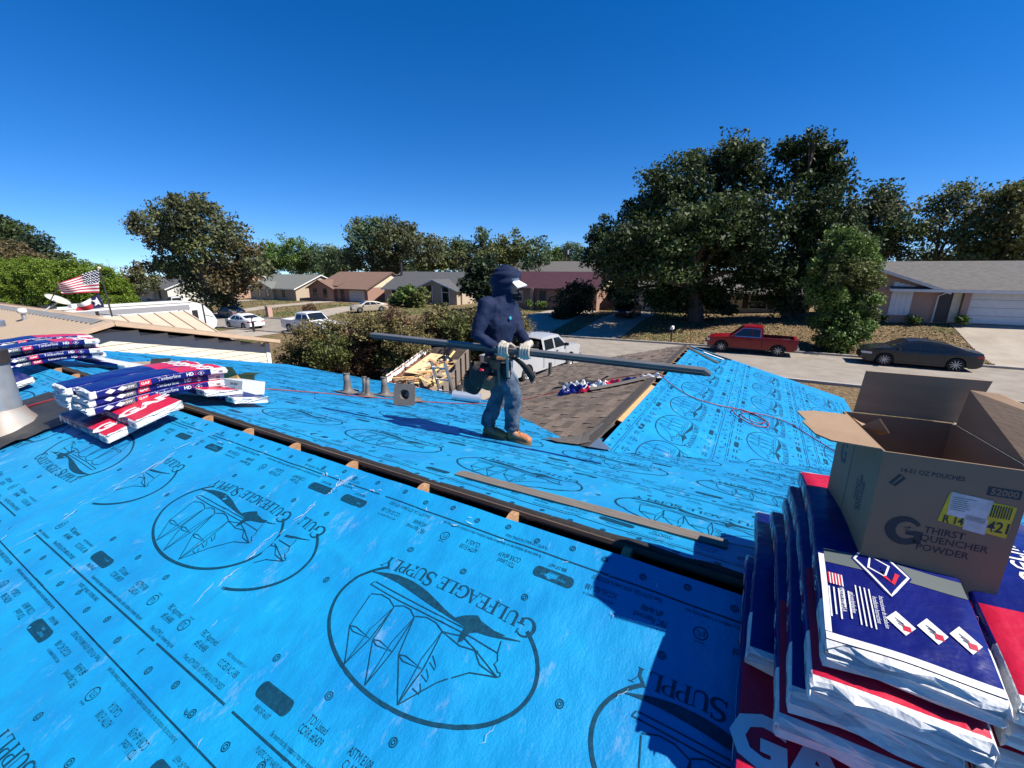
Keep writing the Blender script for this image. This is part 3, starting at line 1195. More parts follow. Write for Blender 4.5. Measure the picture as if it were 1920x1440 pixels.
def window(t, x0, x1, z0, z1, y, frame_m=M_WHITE, mull=1):
    f = MB()
    w = .07
    f.box(x0 - w, x1 + w, y - .05, y - .003, z1, z1 + w)
    f.box(x0 - w, x1 + w, y - .07, y - .003, z0 - w, z0)
    f.box(x0 - w, x0, y - .05, y - .003, z0, z1)
    f.box(x1, x1 + w, y - .05, y - .003, z0, z1)
    for k in range(mull):
        zz = z0 + (z1 - z0) * (k + 1) / (mull + 1)
        f.box(x0, x1, y - .045, y - .02, zz - .025, zz + .025)
    o = f.build('window', frame_m, t)
    g = MB()
    g.box(x0, x1, y - .018, y - .004, z0, z1)
    g.build('pane', M_GLASS, o)
    return o


def garage_door(t, x0, x1, z0, z1, y, m=M_WHITE, rows=4):
    o = MB()
    w = .10
    o.box(x0 - w, x1 + w, y - .04, y - .003, z1, z1 + w)
    o.box(x0 - w, x0, y - .04, y - .003, z0, z1)
    o.box(x1, x1 + w, y - .04, y - .003, z0, z1)
    o = o.build('garage_door', m, t)
    h = (z1 - z0) / rows
    for k in range(rows):
        p = MB()
        p.box(x0, x1, y - .03, y - .004, z0 + k * h + .012, z0 + (k + 1) * h - .012)
        p.build('panel', m, o)
    return o


def door(t, x0, x1, z0, z1, y, m=M_DARKDOOR):
    o = MB()
    o.box(x0, x1, y - .03, y - .003, z0, z1)
    o = o.build('door', m, t)
    k = MB()
    k.lathe([(0, 0), (.03, .01), (.03, .05), (0, .06)], 8, M=Matrix.Translation((x1 - .12, y - .03, z0 + 1.0)) @ Matrix.Rotation(math.pi / 2, 4, 'X'))
    k.build('handle', M_WHITE, o)
    return o


def front_gable(t, x0, x1, xp, zpk, ze, y0, depth, wall_m, roof_m, trim_m, zb, oh=.4, wy=None):
    """Street-facing gable: wall (with gable) at y0 and two roof slabs running back over the main roof."""
    mb = MB()
    mb.prism([(x0, zb - .5), (x1, zb - .5), (x1, ze), (xp, zpk - .12), (x0, ze)], 'y', y0, y0 + .15)
    mb.box(x0, x0 + .15, y0 + .151, y0 + depth, zb - .5, ze - .05)
    mb.box(x1 - .15, x1, y0 + .151, y0 + depth, zb - .5, ze - .05)
    mb.build('gable_wall', wall_m, t)
    yb = y0 + depth + 2.5
    sl, sr = (zpk - ze) / (xp - x0), (zpk - ze) / (x1 - xp)
    roof_slab('gable_roof', [(x0 - oh, y0 - oh, ze - sl * oh), (xp, y0 - oh, zpk), (xp, yb, zpk), (x0 - oh, yb, ze - sl * oh)], .10, roof_m, t)
    roof_slab('gable_roof', [(xp + .002, y0 - oh, zpk), (x1 + oh, y0 - oh, ze - sr * oh), (x1 + oh, yb, ze - sr * oh), (xp + .002, yb, zpk)], .10, roof_m, t)
    for (a, b) in (((x0 - oh, ze - sl * oh - .11), (xp, zpk - .11)), ((x1 + oh, ze - sr * oh - .11), (xp, zpk - .11))):
        mb = MB()
        mb.beam((a[0], y0 - oh - .02, a[1]), (b[0], y0 - oh - .02, b[1]), .03, .20)
        mb.build('rake_board', trim_m, t)


def houses():
    # house with the white garage, on the right
    zb = -3.75
    t = house_block('brick_house', 'pinkish brick ranch house with grey shingle roof and white double garage door', 8.3, 27, 41.0, 51.5, zb, -1.30, .42, M_BRICK1, M_RGREY, M_PALE, oh=.6)
    front_gable(t, 4.6, 10.75, 6.9, -.02, -1.45, 40.9, 7, M_BRICK1, M_RGREY, M_PALE, zb, oh=.45)
    garage_door(t, 12.45, 17.4, zb + .02, zb + 2.15, 41.0)
    mb = MB(); mb.box(11.95, 12.3, 40.7, 40.99, zb - .3, -1.55); mb.build('pier', M_BRICK1, t)
    mb = MB(); mb.box(10.78, 11.93, 40.96, 40.995, zb, -1.65); mb.build('porch_recess_shade', M_DARKDOOR, t)  # flat dark slab on the wall, painting the shade of a porch recess
    mb = MB(); mb.box(11.45, 11.9, 40.90, 40.955, zb, -1.7); mb.build('porch_panel', M_CREAM, t)
    p = None
    for k in range(4):
        mb = MB()
        mb.box(8.17 + k * .295, 8.17 + k * .295 + .285, 40.85, 40.898, zb + .38, -1.05 - k * .075)
        mb.build('white_panel', M_WHITE, t)
    window(t, 4.9, 5.9, zb + .7, zb + 2.0, 40.9)
    window(t, 6.0, 6.7, zb + .55, zb + 2.0, 40.9)
    mb = MB()
    mb.tube([(10.95, 40.4, -1.70), (10.65, 40.75, -1.95), (10.62, 40.78, zb + .1), (10.55, 40.5, zb + .05)], .045, 8)
    mb.build('downspout', M_WHITE, t)
    # house behind the big oaks
    zb = -4.8
    t = house_block('shaded_house', 'pale house in deep shade behind the two big oaks', -14.5, 4.2, 50.0, 60.5, zb, -2.35, -.55, M_PALE, M_RGREY, M_CREAM, oh=.6)
    garage_door(t, -13.4, -9.2, zb + .02, zb + 2.15, 50.0, M_PALE)
    door(t, -8.3, -7.3, zb + .05, zb + 2.1, 50.0)
    for a, b in ((-5.2, -3.9), (-.9, .6)):
        window(t, a, b, zb + .75, zb + 2.05, 50.0)
        for c, d in ((a - .65, a - .12), (b + .12, b + .65)):
            mb = MB(); mb.box(c, d, 49.95, 49.996, zb + .7, zb + 2.1); mb.build('shutter', M_DARKDOOR, t)
    # maroon metal roof
    zb = -4.95
    t = house_block('maroon_roof_house', 'house with maroon ribbed metal roof, left of the big oak', -31.5, -16.3, 48.0, 57.6, zb, -2.35, -.62, M_BRICK3, M_RMAROON, M_CREAM, M_TRIMB, oh=.5)
    for k in range(38):
        x = -31.7 + k * .41
        mb = MB()
        sl = (-.62 + 2.35) / 4.8
        mb.beam((x, 47.5, -2.35 - sl * .5 + .015), (x, 52.8, -.62 + .015), .05, .05)
        mb.build('roof_rib', M_RMAROON, t)
    garage_door(t, -21.3, -17.0, zb + .02, zb + 2.15, 48.0, M_TRIMB)
    door(t, -23.6, -22.7, zb + .02, zb + 2.1, 48.0)
    mb = MB(); mb.box(-24.6, -24.2, 47.4, 47.7, zb - .3, -2.5); mb.build('porch_column', M_BRICK1, t)
    window(t, -27.8, -26.0, zb + .7, zb + 2.0, 48.0)
    # charcoal roof with the street-facing gable
    zb = -5.85
    t = house_block('charcoal_roof_house', 'house with charcoal roof and a glazed street-facing gable', -57.8, -40.9, 55.6, 65.5, zb, -3.4, -.85, M_BRICK2, M_RCHAR, M_CREAM, oh=.5)
    front_gable(t, -49.6, -41.2, -45.6, -1.95, -3.45, 54.6, 2, M_BRICK2, M_RCHAR, M_WHITE, zb, oh=.5)
    for a in (-47.4, -44.0):
        window(t, a, a + 1.3, zb + .25, zb + 1.85, 54.6, mull=0)
        g = MB(); g.prism([(a, zb + 2.0), (a + 1.3, zb + 2.0), (a + 1.3, zb + (3.05 if a < -45 else 2.75)), (a, zb + (2.75 if a < -45 else 3.05))], 'y', 54.575, 54.597)
        g.build('upper_pane', M_GLASS, t)
        for c in (a - .12, a + 1.36):
            mb = MB(); mb.box(c - .06, c + .06, 54.5, 54.59, zb + .1, zb + (3.0 if abs(c + 45.6) < 1.2 else 2.6)); mb.build('white_post', M_WHITE, t)
    window(t, -56, -54.2, zb + .7, zb + 2.0, 55.6)
    mb = MB(); mb.tube([(-57.0, 59.3, -2.0), (-57.0, 59.3, .75)], .22, 10); mb.build('flue_pipe', M_DARKDOOR, t)
    # brown roof
    zb = -6.1
    t = house_block('brown_roof_house', 'brick house with brown shingle roof and pale garage door', -68.4, -60.3, 54.0, 66.0, zb, -3.6, -.95, M_BRICK3, M_RBROWN, M_CREAM, M_TRIMB, oh=.6)
    front_gable(t, -75.6, -68.6, -72.2, -2.35, -3.75, 53.4, 9, M_BRICK3, M_RBROWN, M_TRIMB, zb, oh=.4)
    roof_slab('roof', [(-74.5, 54, -3.4), (-68, 54, -3.4), (-68, 60, -.96), (-74.5, 60, -.96)], .1, M_RBROWN, t)
    garage_door(t, -64.9, -61.2, zb + .02, zb + 2.15, 54.0, M_PALE)
    door(t, -67.4, -66.4, zb, zb + 2.1, 54.0)
    for a in (-74.3, -71.4):
        window(t, a, a + 1.0, zb + .6, zb + 2.1, 53.4, M_TRIMB)
    # grey-green roof
    zb = -6.35
    t = house_block('green_grey_roof_house', 'buff house with grey-green roof and white rake boards', -93, -77.7, 52.0, 63.5, zb, -3.9, -1.55, M_BRICK2, M_RGREEN, M_BRICK2, oh=.5)
    front_gable(t, -90.2, -84.2, -87.2, -2.9, -3.95, 51.5, 5, M_BRICK2, M_RGREEN, M_WHITE, zb, oh=.4)
    for a in (-89.2, -86.4):
        window(t, a, a + .8, zb + .6, zb + 2.1, 51.5, M_TRIMB)
    window(t, -82, -81.2, zb + .6, zb + 2.1, 52.0, M_TRIMB)
    zb = -6.5
    t = house_block('slate_roof_house', 'house with slate-grey roof, next beyond the grey-green roofed one', -116, -98.5, 51, 62.5, zb, -3.9, -1.2, M_BRICK1, M_RGREY, M_BRICK1, oh=.5)
    window(t, -103, -101.5, zb + .6, zb + 2.1, 51)
    # pale house beyond the flags
    zb = -6.7
    t = house_block('pale_house', 'pale house with low dark roof beyond the white travel trailer', -117, -101, 40.5, 50, zb, -4.0, -2.2, M_PALE, M_RCHAR, M_PALE, oh=.5)
    front_gable(t, -113.5, -106, -109.7, -2.6, -4.0, 39.9, 3, M_PALE, M_RCHAR, M_WHITE, zb, oh=.4)
    window(t, -111, -109.2, zb + .7, zb + 2.0, 39.9)
    door(t, -104.8, -103.8, zb, zb + 2.1, 40.5)
    # two roofs of the next street
    house_block('far_grey_house', 'long grey roof showing beyond the maroon roof', -52, -22, 88, 100, -3.8, -1.2, 1.2, M_PALE, M_RGREY, M_PALE, oh=.5)
    house_block('far_tan_house', 'tan roof peeking out behind the grey-roofed brick house', 33, 52, 62, 74, -3.2, -.2, 1.9, M_PALE, mat('tan_shingles', (.28, .21, .17), .95, var=.2, scale=3), M_PALE, oh=.5)


houses()

# ------------------------------------------------------------------ the neighbour on the left: tan ribbed-metal roofs
M_TANM = mat('tan_ribbed_metal', (0.58, 0.47, 0.34), .5, var=.06, scale=2, spec=.4)
M_TAND = mat('tan_metal_trim', (0.56, 0.40, 0.27), .5, var=.08, scale=4)
M_GALV = mat('galvanised_steel', (0.42, 0.42, 0.42), .45, metal=.6, col2=(.55, .55, .54), scale=6)
M_CREAMM = mat('cream_metal', (0.74, 0.68, 0.53), .5, var=.05, scale=3)
M_SIDING = mat('beige_lap_siding', (0.46, 0.42, 0.36), .7, var=.08, scale=3)


def neighbour():
    t = thing('metal_roof_house', 'neighbouring house with tan ribbed metal roof seen over the blue roof edge', 'house')
    XG = -17.5
    pk = at_x(212, 607, XG)            # gable peak
    yr, zr = float(pk[1]), float(pk[2])
    re = at_x(522, 640, XG)
    y1, z1 = float(re[1]), float(re[2])
    sl = (zr - z1) / (y1 - yr)
    y0 = yr - (y1 - yr)
    z0 = z1
    xa = -40.0

    def rp(x, y, h=0.0):
        return (x, y, zr - sl * abs(y - yr) + h)
    for ya, yb in ((y0, yr - .001), (yr + .001, y1)):
        roof_slab('roof', [rp(xa, ya), rp(XG, ya), rp(XG, yb), rp(xa, yb)] if ya < yr else [rp(XG, yb), rp(xa, yb), rp(xa, ya), rp(XG, ya)], .08, M_TANM, t)
    # ribs run down both slopes
    n = 0
    x = XG - .25
    while x > xa:
        for ye in (y0, y1):
            mb = MB()
            mb.beam(rp(x, yr, .020), rp(x, ye, .020), .11, .06)
            mb.build('roof_rib', mat('tan_rib', (.40, .31, .22), .5), t)
        x -= .40 if x > -30 else .80
    # ridge cap with notched closure
    mb = MB()
    mb.prism([(yr - .26, zr - sl * .26 + .05), (yr, zr + .075), (yr + .26, zr - sl * .26 + .05), (yr + .26, zr - sl * .26 + .035), (yr, zr + .055), (yr - .26, zr - sl * .26 + .035)], 'x', xa, XG - .9)
    mb.build('ridge_cap', mat('ridge_cap_grey', (.25, .24, .22), .6, var=.15), t)
    # rake trim
    for ye in (y0, y1):
        mb = MB()
        mb.beam(rp(XG + .02, yr, .01), rp(XG + .02, ye, .01), .22, .13)
        mb.build('rake_trim', M_TAND, t)
    # gable wall set back under the overhang, with lap siding boards
    xw = XG - .32
    zlow = z1 - .55
    k = 0
    z = zr - .30
    while z > z1 - 2.9:
        half = min((zr - .12 - z) / sl, (y1 - yr) - .4)
        mb = MB()
        mb.prism([(xw - .03, z - .20), (xw + .02, z - .20), (xw + .002, z + .002), (xw - .03, z + .002)], 'y', yr - half, yr + half)
        mb.build('siding_board', M_CREAMM, t)
        z -= .20
    mb = MB()
    mb.box(xa, xw - .04, y0 + .4, y1 - .4, -7.2, z1 - .1)
    mb.prism([(y0 + .4, z1 - .1), (y1 - .4, z1 - .1), (yr, zr - .2)], 'x', xa, xw - .04)
    mb.build('wall', M_SIDING, t)
    # wing towards the street: ridge along Y, slope facing this way
    a = at_x(152, 594, -24.5)
    b = at_x(349, 583, -24.5)
    zw = float(b[2])
    yw1 = float(b[1])
    ra = at_x(432, 628, -21.3)
    slw = .30
    pts = [(-24.5, yr + .5, zw), (-24.5, yw1, zw), (-20.4, yw1 + .0, zw - slw * 4.1), (-20.4, yr + .5, zw - slw * 4.1)]
    roof_slab('wing_roof', pts, .08, M_TANM, t)
    roof_slab('wing_roof', [(-24.502, yw1, zw), (-24.502, yr + .5, zw), (-28.6, yr + .5, zw - slw * 4.1), (-28.6, yw1, zw - slw * 4.1)], .08, M_TANM, t)
    y = yw1 - .1
    while y > yr + 2:
        mb = MB()
        mb.beam((-24.5, y, zw + .02), (-20.4, y, zw - slw * 4.1 + .02), .04, .045)
        mb.build('wing_rib', mat('tan_rib_shadow_side', (.42, .31, .22), .5), t)
        y -= .61
    mb = MB()
    mb.box(-28.2, -20.9, yr, yw1 - .5, -7.2, zw - slw * 4.1 - .0)
    mb.prism([(-28.2, zw - slw * 3.9), (-20.9, zw - slw * 3.9), (-24.5, zw - .15)], 'y', yw1 - .8, yw1 - .5)
    mb.build('wall', M_SIDING, t)
    mb = MB()
    mb.box(xw - .10, xw + .05, y1 - .42, y1 - .25, -6.5, z1 - .02)
    mb.build('corner_board', M_WHITE, t)
    # roof vent, dish
    v = at_plane(47, 602, np.array([0, -sl, 1]), zr - sl * yr)
    o = thing('roof_vent', 'small white-capped vent pipe on the tan metal roof', 'vent', tuple(v))
    mb = MB(); mb.tube([(0, 0, -.05), (0, 0, .30)], .06, 10); mb.build('pipe', M_GALV, o)
    mb = MB(); mb.lathe([(.0, .46), (.10, .45), (.13, .38), (.13, .30), (.07, .27)], 12); mb.build('cap', M_WHITE, o)
    dsh = at_x(103, 590, -24.0)
    o = thing('satellite_dish', 'pale oval satellite dish on a bracket at the ridge of the tan roof', 'satellite dish', (float(dsh[0]), yr + .05, zr + .05))
    zoff = 0.0
    tgt = at_x(108, 562, -24.0)
    cx, cy, cz = float(tgt[0] - dsh[0]), float(tgt[1]) - yr - .05, float(tgt[2]) - zr - .05
    nrm = Vector((.42, .30, .86)).normalized()
    Mx = nrm.to_track_quat('Z', 'X').to_matrix().to_4x4()
    Mx.translation = (cx, cy, cz)
    mb = MB(); mb.lathe([(0.001, -.08), (.16, -.068), (.30, -.024), (.40, .024), (.41, .036), (.32, -.010), (.16, -.052), (0.001, -.064)], 24, M=Mx @ Matrix.Diagonal((1.0, .78, .85, 1)))
    mb.build('reflector', mat('dish_paint', (.62, .62, .56), .5, col2=(.50, .46, .34), scale=3), o)
    mb = MB(); mb.tube([(0, 0, 0), (cx * .5, cy * .5, cz * .45), (cx - .03, cy, cz - .1)], .03, 8); mb.build('mast', M_GALV, o)
    e = Vector((cx, cy, cz)) + nrm * .55 + Vector((.25, -.2, 0))
    mb = MB(); mb.tube([(cx + .3, cy - .3, cz - .05), tuple(e)], .018, 6); mb.tube([tuple(e), tuple(e - nrm * .12)], .045, 8); mb.build('feed_arm', M_DARKDOOR, o)
    # brown-roofed house beyond
    t2 = house_block('brown_hip_house', 'brown shingle roof showing behind the tan metal roof', -58, -40, 5, 14.5, -6.6, -4.3, -2.75, M_BRICK3, M_RBROWN, M_CREAM, M_TRIMB, oh=.4)
    t3 = house_block('red_brown_house', 'reddish brown roof at the edge of the picture behind the ridge', -60, -46, 1.5, 10, -6.8, -3.9, -2.2, M_BRICK3, M_RBROWN, M_CREAM, M_TRIMB, oh=.4)


neighbour()
# ------------------------------------------------------------------ trees and shrubs
M_BARK = mat('grey_brown_bark', (0.10, 0.075, 0.055), .95, var=.4, scale=6, bump=.6, bscale=14, stretch=(1, 1, .3))
LEAF = {}


def leaf_mat(name, col, isl=.55, tr=.25):
    if name not in LEAF:
        LEAF[name] = mat('leaves_' + name, col, .6, col2=tuple(c * 1.5 for c in col), scale=.6, island=isl, trans=tr, spec=.35)
    return LEAF[name]


leaf_mat('oak', (.024, .040, .011))
leaf_mat('oak_light', (.044, .066, .018))
leaf_mat('pecan', (.078, .086, .036))
leaf_mat('olive', (.085, .098, .028))
leaf_mat('rust', (.085, .066, .028))
leaf_mat('green', (.080, .130, .026))
leaf_mat('bright', (.105, .160, .016))
leaf_mat('dark', (.018, .032, .012))
leaf_mat('far', (.062, .094, .042))
leaf_mat('yellow', (.10, .095, .030))
leaf_mat('myrtle', (.140, .118, .045))
leaf_mat('myrtle_red', (.120, .075, .038))


def clumps(rg, centres, radii, n_per_m3, leaf, clump_r, fill=.35, flat=.85, up=.35):
    """Leaf quads in clumps spread through the given ellipsoids (centres (k,3), radii (k,))."""
    C, S = [], []
    for c, r_ in zip(centres, radii):
        k = max(5, int(9 * (r_ / clump_r) ** 2 * .85))
        d = rg.normal(size=(k, 3))
        d /= np.linalg.norm(d, axis=1, keepdims=True)
        rad = r_ * (1 - fill * rg.uniform(0, 1, k) ** 1.2) * rg.uniform(.86, 1.10, k)
        cc = c + d * rad[:, None] * np.array([1, 1, flat])
        n = int(n_per_m3)
        for q in cc:
            m = max(6, int(n * rg.uniform(.5, 1.4)))
            cr = clump_r * rg.uniform(.55, 1.25)
            g = np.clip(rg.normal(size=(m, 3)), -1.5, 1.5) * cr * np.array([.50, .50, .38])
            C.append(q + g)
            S.append(np.full(m, 1.0))
    c = np.concatenate(C)
    n = len(c)
    s = leaf * rg.uniform(.55, 1.35, n)
    nrm = rg.normal(size=(n, 3)) + np.array([0, 0, up])
    nrm /= np.linalg.norm(nrm, axis=1, keepdims=True)
    u = np.cross(nrm, rg.normal(size=(n, 3)))
    u /= np.linalg.norm(u, axis=1, keepdims=True)
    w = np.cross(nrm, u)
    u *= s[:, None]
    w *= (s * rg.uniform(.35, .7, n))[:, None]
    bend = nrm * (s * rg.uniform(-.3, .3, n))[:, None]
    V = np.stack([c - u, c - w + bend, c + u, c + w + bend], 1).reshape(-1, 3)
    return V, np.arange(4 * n).reshape(-1, 4)


def px_blob(x, y, r_px, Y, dY=0.0):
    p = at_y(x, y, Y + dY)
    depth = float(np.dot(p, FWD))
    return p, r_px / 800 * depth


def tree(name, label, blobs, Y, base, leafs, leaf=.22, clump=.9, n=24, trunk_r=.3, fill=.45, seed=1, cat='tree', group=None, spread=1.0, zbase=None, limbs=True, up=.35):
    """blobs: (px, py, r_px[, dY]) as the photograph shows the crown; base: (px, py) of the foot of the trunk, or None."""
    rg = np.random.default_rng(seed)
    cs, rs = [], []
    for b in blobs:
        p, r_ = px_blob(b[0], b[1], b[2], Y, b[3] if len(b) > 3 else rg.uniform(-.6, .6) * b[2] / 800 * Y * spread)
        cs.append(p)
        rs.append(r_)
    cs = np.array(cs)
    rs = np.array(rs)
    if base is None:
        bx, by = float(np.average(cs[:, 0], weights=rs)), float(np.average(cs[:, 1], weights=rs))
    else:
        bp = at_y(base[0], base[1], Y)
        bx, by = float(bp[0]), float(Y)
    bz = G(bx, by) if zbase is None else zbase
    t = thing(name, label, cat, (bx, by, bz), group=group)
    off = np.array([bx, by, bz])
    cen = np.average(cs, axis=0, weights=rs)
    mb = MB()
    top = Vector(cen - off)
    fork = Vector((top.x * .35, top.y * .35, top.z * .45))
    mb.tube([(0, 0, -.3), (fork.x * .3, fork.y * .3, fork.z * .5), tuple(fork)], [trunk_r * 1.25, trunk_r, trunk_r * .8], 9)
    if limbs:
        for c, r_ in zip(cs, rs):
            e = Vector(c - off)
            mid = fork.lerp(e, .5) + Vector((rg.normal(0, .12) * r_, rg.normal(0, .12) * r_, .12 * r_))
            mb.tube([tuple(fork - Vector((0, 0, .2))), tuple(mid), tuple(e)], [trunk_r * .5, trunk_r * .3, trunk_r * .08], 6)
            for k in range(4):
                d = Vector(rg.normal(size=3)).normalized() * r_ * .85
                mb.tube([tuple(mid.lerp(e, .6)), tuple(e + d * .5 + Vector((0, 0, .1 * r_))), tuple(e + d)], [trunk_r * .14, trunk_r * .08, trunk_r * .03], 4)
    mb.build('trunk', M_BARK, t, fix=False)
    parts = leafs if isinstance(leafs, (list, tuple)) else [leafs]
    grp = rg.integers(0, len(parts), len(cs)) if len(parts) > 1 else np.zeros(len(cs), int)
    for i, lm in enumerate(parts):
        k = grp == i
        if not k.any():
            continue
        V, F = clumps(rg, cs[k] - off, rs[k], n, leaf, clump, fill, up=up)
        fast('crown', V, F, LEAF[lm], t)
    return t


def all_trees():
    # the two live oaks opposite
    tree('live_oak', 'huge dark live oak opposite, the wider crown of the two', [
        (1330, 430, 95), (1235, 445, 75), (1395, 330, 58), (1272, 355, 58), (1138, 448, 42), (1190, 490, 55), (1290, 520, 75), (1400, 430, 85),
        (1348, 315, 45), (1385, 285, 36), (1125, 490, 38), (1240, 330, 28), (1410, 505, 60), (1300, 300, 30), (1200, 405, 42), (1240, 560, 42), (1165, 545, 40), (1350, 560, 42), (1220, 380, 40), (1200, 455, 56, -5), (1280, 430, 66, -6), (1350, 420, 58, -5), (1150, 482, 42, -4), (1290, 470, 70, 5), (1250, 500, 50, -6.5), (1170, 520, 40, -5.5)],
        41.5, (1305, 604), ['oak', 'oak', 'oak_light'], leaf=.16, clump=1.0, n=90, trunk_r=.62, fill=.8, seed=4)
    tree('live_oak', 'tall dark oak with the narrower crown, behind the small green tree', [
        (1512, 315, 52), (1535, 385, 66), (1485, 430, 62), (1555, 335, 38), (1500, 500, 62), (1570, 430, 48), (1490, 280, 30), (1540, 290, 30), (1450, 520, 45), (1560, 500, 50), (1470, 560, 40), (1600, 470, 34), (1525, 265, 18)],
        43.5, (1475, 606), ['oak', 'oak_light', 'oak'], leaf=.16, clump=.95, n=85, trunk_r=.45, fill=.8, seed=9)
    tree('young_tree', 'small bright green tree at the kerb between red truck and dark sedan', [
        (1572, 505, 44), (1604, 530, 38), (1550, 550, 34), (1592, 465, 34), (1580, 600, 40), (1566, 632, 34), (1600, 625, 28), (1545, 500, 30), (1622, 500, 24), (1590, 570, 44), (1548, 468, 15), (1628, 470, 17), (1640, 525, 15), (1522, 528, 15), (1620, 578, 20), (1534, 605, 17), (1578, 440, 18), (1605, 452, 14), (1640, 560, 13)],
        33.9, (1575, 655), ['green', 'green', 'olive'], leaf=.09, clump=.45, n=80, trunk_r=.10, fill=.6, seed=12, up=.1)
    # trees behind the right-hand house
    tree('elm_tree', 'dark leafy tree directly behind the brick house, next to the oak', [(1640, 405, 44), (1655, 368, 28), (1612, 400, 32), (1690, 440, 40), (1625, 450, 44), (1680, 400, 26), (1660, 475, 40)], 62, None, ['oak_light', 'pecan'], .20, 1.1, 55, .3, .6, 15)
    tree('hackberry_tree', 'airy thin-crowned tree behind the brick house, sky showing through', [(1760, 395, 40), (1800, 372, 36), (1735, 430, 36), (1822, 405, 34), (1775, 440, 30), (1790, 355, 22), (1740, 480, 36)], 64, None, ['olive', 'pecan'], .18, .95, 26, .25, .8, 16)
    tree('yellowing_tree', 'tree with yellowing crown at the right edge, behind the brick house', [(1868, 400, 46), (1900, 425, 46), (1848, 445, 50), (1885, 368, 32), (1915, 380, 34), (1930, 440, 50), (1830, 480, 40), (1890, 480, 36)], 60, None, ['olive', 'yellow', 'olive'], .19, 1.0, 48, .3, .6, 17)
    tree('pecan_tree', 'tall leaning pecan tree with open brownish crown beyond the travel trailer', [
        (370, 405, 42), (325, 402, 40), (283, 418, 30), (430, 440, 38), (458, 470, 32), (392, 470, 50), (335, 440, 44), (430, 515, 46), (380, 530, 44), (350, 378, 28), (262, 425, 18), (300, 450, 30), (455, 520, 34), (330, 495, 34), (480, 500, 22), (300, 500, 22), (410, 560, 36)],
        31.5, (425, 586), ['pecan', 'pecan', 'rust', 'olive'], .22, 1.1, 42, .42, .6, 21)
    # background line of trees
    bg = [([(515, 480, 34), (550, 474, 36), (500, 500, 26)], 84, 'far', 'first'), ([(598, 485, 32), (632, 488, 32), (575, 490, 26)], 88, 'far', 'second'),
          ([(690, 448, 42), (738, 455, 46), (715, 428, 26), (790, 468, 40), (676, 482, 36), (765, 440, 26), (730, 490, 44), (670, 425, 18)], 74, 'pecan', 'mid'),
          ([(845, 482, 36), (808, 488, 36), (865, 470, 26)], 82, 'olive', 'third'), ([(902, 440, 17), (908, 465, 22), (895, 490, 34)], 80, 'pecan', 'spire'),
          ([(955, 468, 40), (1000, 478, 34), (930, 490, 34)], 76, 'olive', 'fourth'), ([(1040, 482, 24), (1075, 478, 26), (1030, 490, 22)], 120, 'far', 'fifth'), ([(655, 490, 26), (640, 500, 26)], 90, 'far', 'low')]
    lab = {'first': 'soft green tree behind the slate roof, leftmost of the background row', 'second': 'round green tree behind the grey-green roofed house', 'mid': 'tallest background tree, brownish green, behind the brown roof',
           'third': 'olive background tree just right of the tallest one', 'spire': 'slim pointed tree rising behind the charcoal roof', 'fourth': 'yellow-green tree behind the worker in the dark hooded shirt', 'fifth': 'distant tree beside the utility pole', 'low': 'low distant tree tucked beside the tallest background tree'}
    for i, (bl, Y, lm, k) in enumerate(bg):
        tree('background_tree', lab[k], bl, Y, None, [lm, 'far'] if lm != 'far' else ['far', 'green'],   .30, 1.5, 46, .3, .6, 30 + i, group='trees behind the houses', limbs=i in (2, 4))
    # gap filling row further back, countable only as a mass
    rg = np.random.default_rng(77)
    cs, rs = [], []
    for k in range(70):
        x = rg.uniform(-330, 190)
        y = rg.uniform(125, 190)
        h = rg.uniform(6, 9)
        cs.append((x, y, -5 + h * .6))
        rs.append(h * .75)
    V, F = clumps(rg, np.array(cs), np.array(rs), 16, .8, 2.6, .6)
    tag(fast('distant_wood', V, F, LEAF['far']), 'distant wood closing the horizon behind the houses', 'wood', kind='stuff')
    # left edge: bright junipers and dark oaks
    for i, (bl, lb, Y) in enumerate((([(55, 545, 62), (20, 520, 48), (95, 520, 40), (60, 500, 20)], 'bright green juniper at the left edge behind the tan roof', 22), ([(135, 548, 56), (150, 520, 38), (110, 590, 40)], 'bright green juniper in the middle of the row, behind the flag', 22.5),
                                     ([(195, 555, 46), (225, 580, 30), (190, 530, 34)], 'bright green juniper at the right end of the row', 23.5))):
        tree('juniper', lb, bl, Y, None, 'bright', .11, .55, 80, .2, .35, 50 + i, group='junipers behind the tan roof', limbs=False, up=.9)
    tree('dark_oak', 'dark oak rising at the left edge above the junipers', [(28, 440, 34), (75, 462, 28), (0, 430, 36), (110, 485, 18), (50, 470, 34), (-30, 440, 40)], 34, None, ['dark', 'oak_light'], .36, 1.5, 30, .4, .6, 55)
    tree('brown_oak', 'brownish oak at the left edge between junipers and dark oak', [(20, 480, 36), (60, 490, 24), (-20, 480, 40)], 27, None, ['rust', 'olive'], .26, 1.1, 30, .3, .6, 56)
    # bare tree
    b = at_y(228, 560, 38)
    t = thing('bare_tree', 'leafless grey tree to the right of the junipers', 'tree', (float(b[0]), 38, G(b[0], 38)))
    mb = MB()
    rg = np.random.default_rng(8)

    def br(p, d, ln, r_, k):
        e = p + d * ln
        mb.tube([tuple(p), tuple(p.lerp(e, .5) + Vector(rg.normal(0, .05 * ln, 3))), tuple(e)], [r_, r_ * .8, r_ * .55], 5, cap=False)
        if k:
            for _ in range(3 if k > 1 else 4):
                d2 = (d + Vector(rg.normal(0, .55, 3))).normalized()
                br(e, d2, ln * rg.uniform(.55, .8), r_ * .55, k - 1)
    br(Vector((0, 0, -.2)), Vector((0, 0, 1)), 3.2, .2, 5)
    mb.build('branches', mat('pale_bark', (.30, .26, .23), .9, var=.2), t, fix=False)
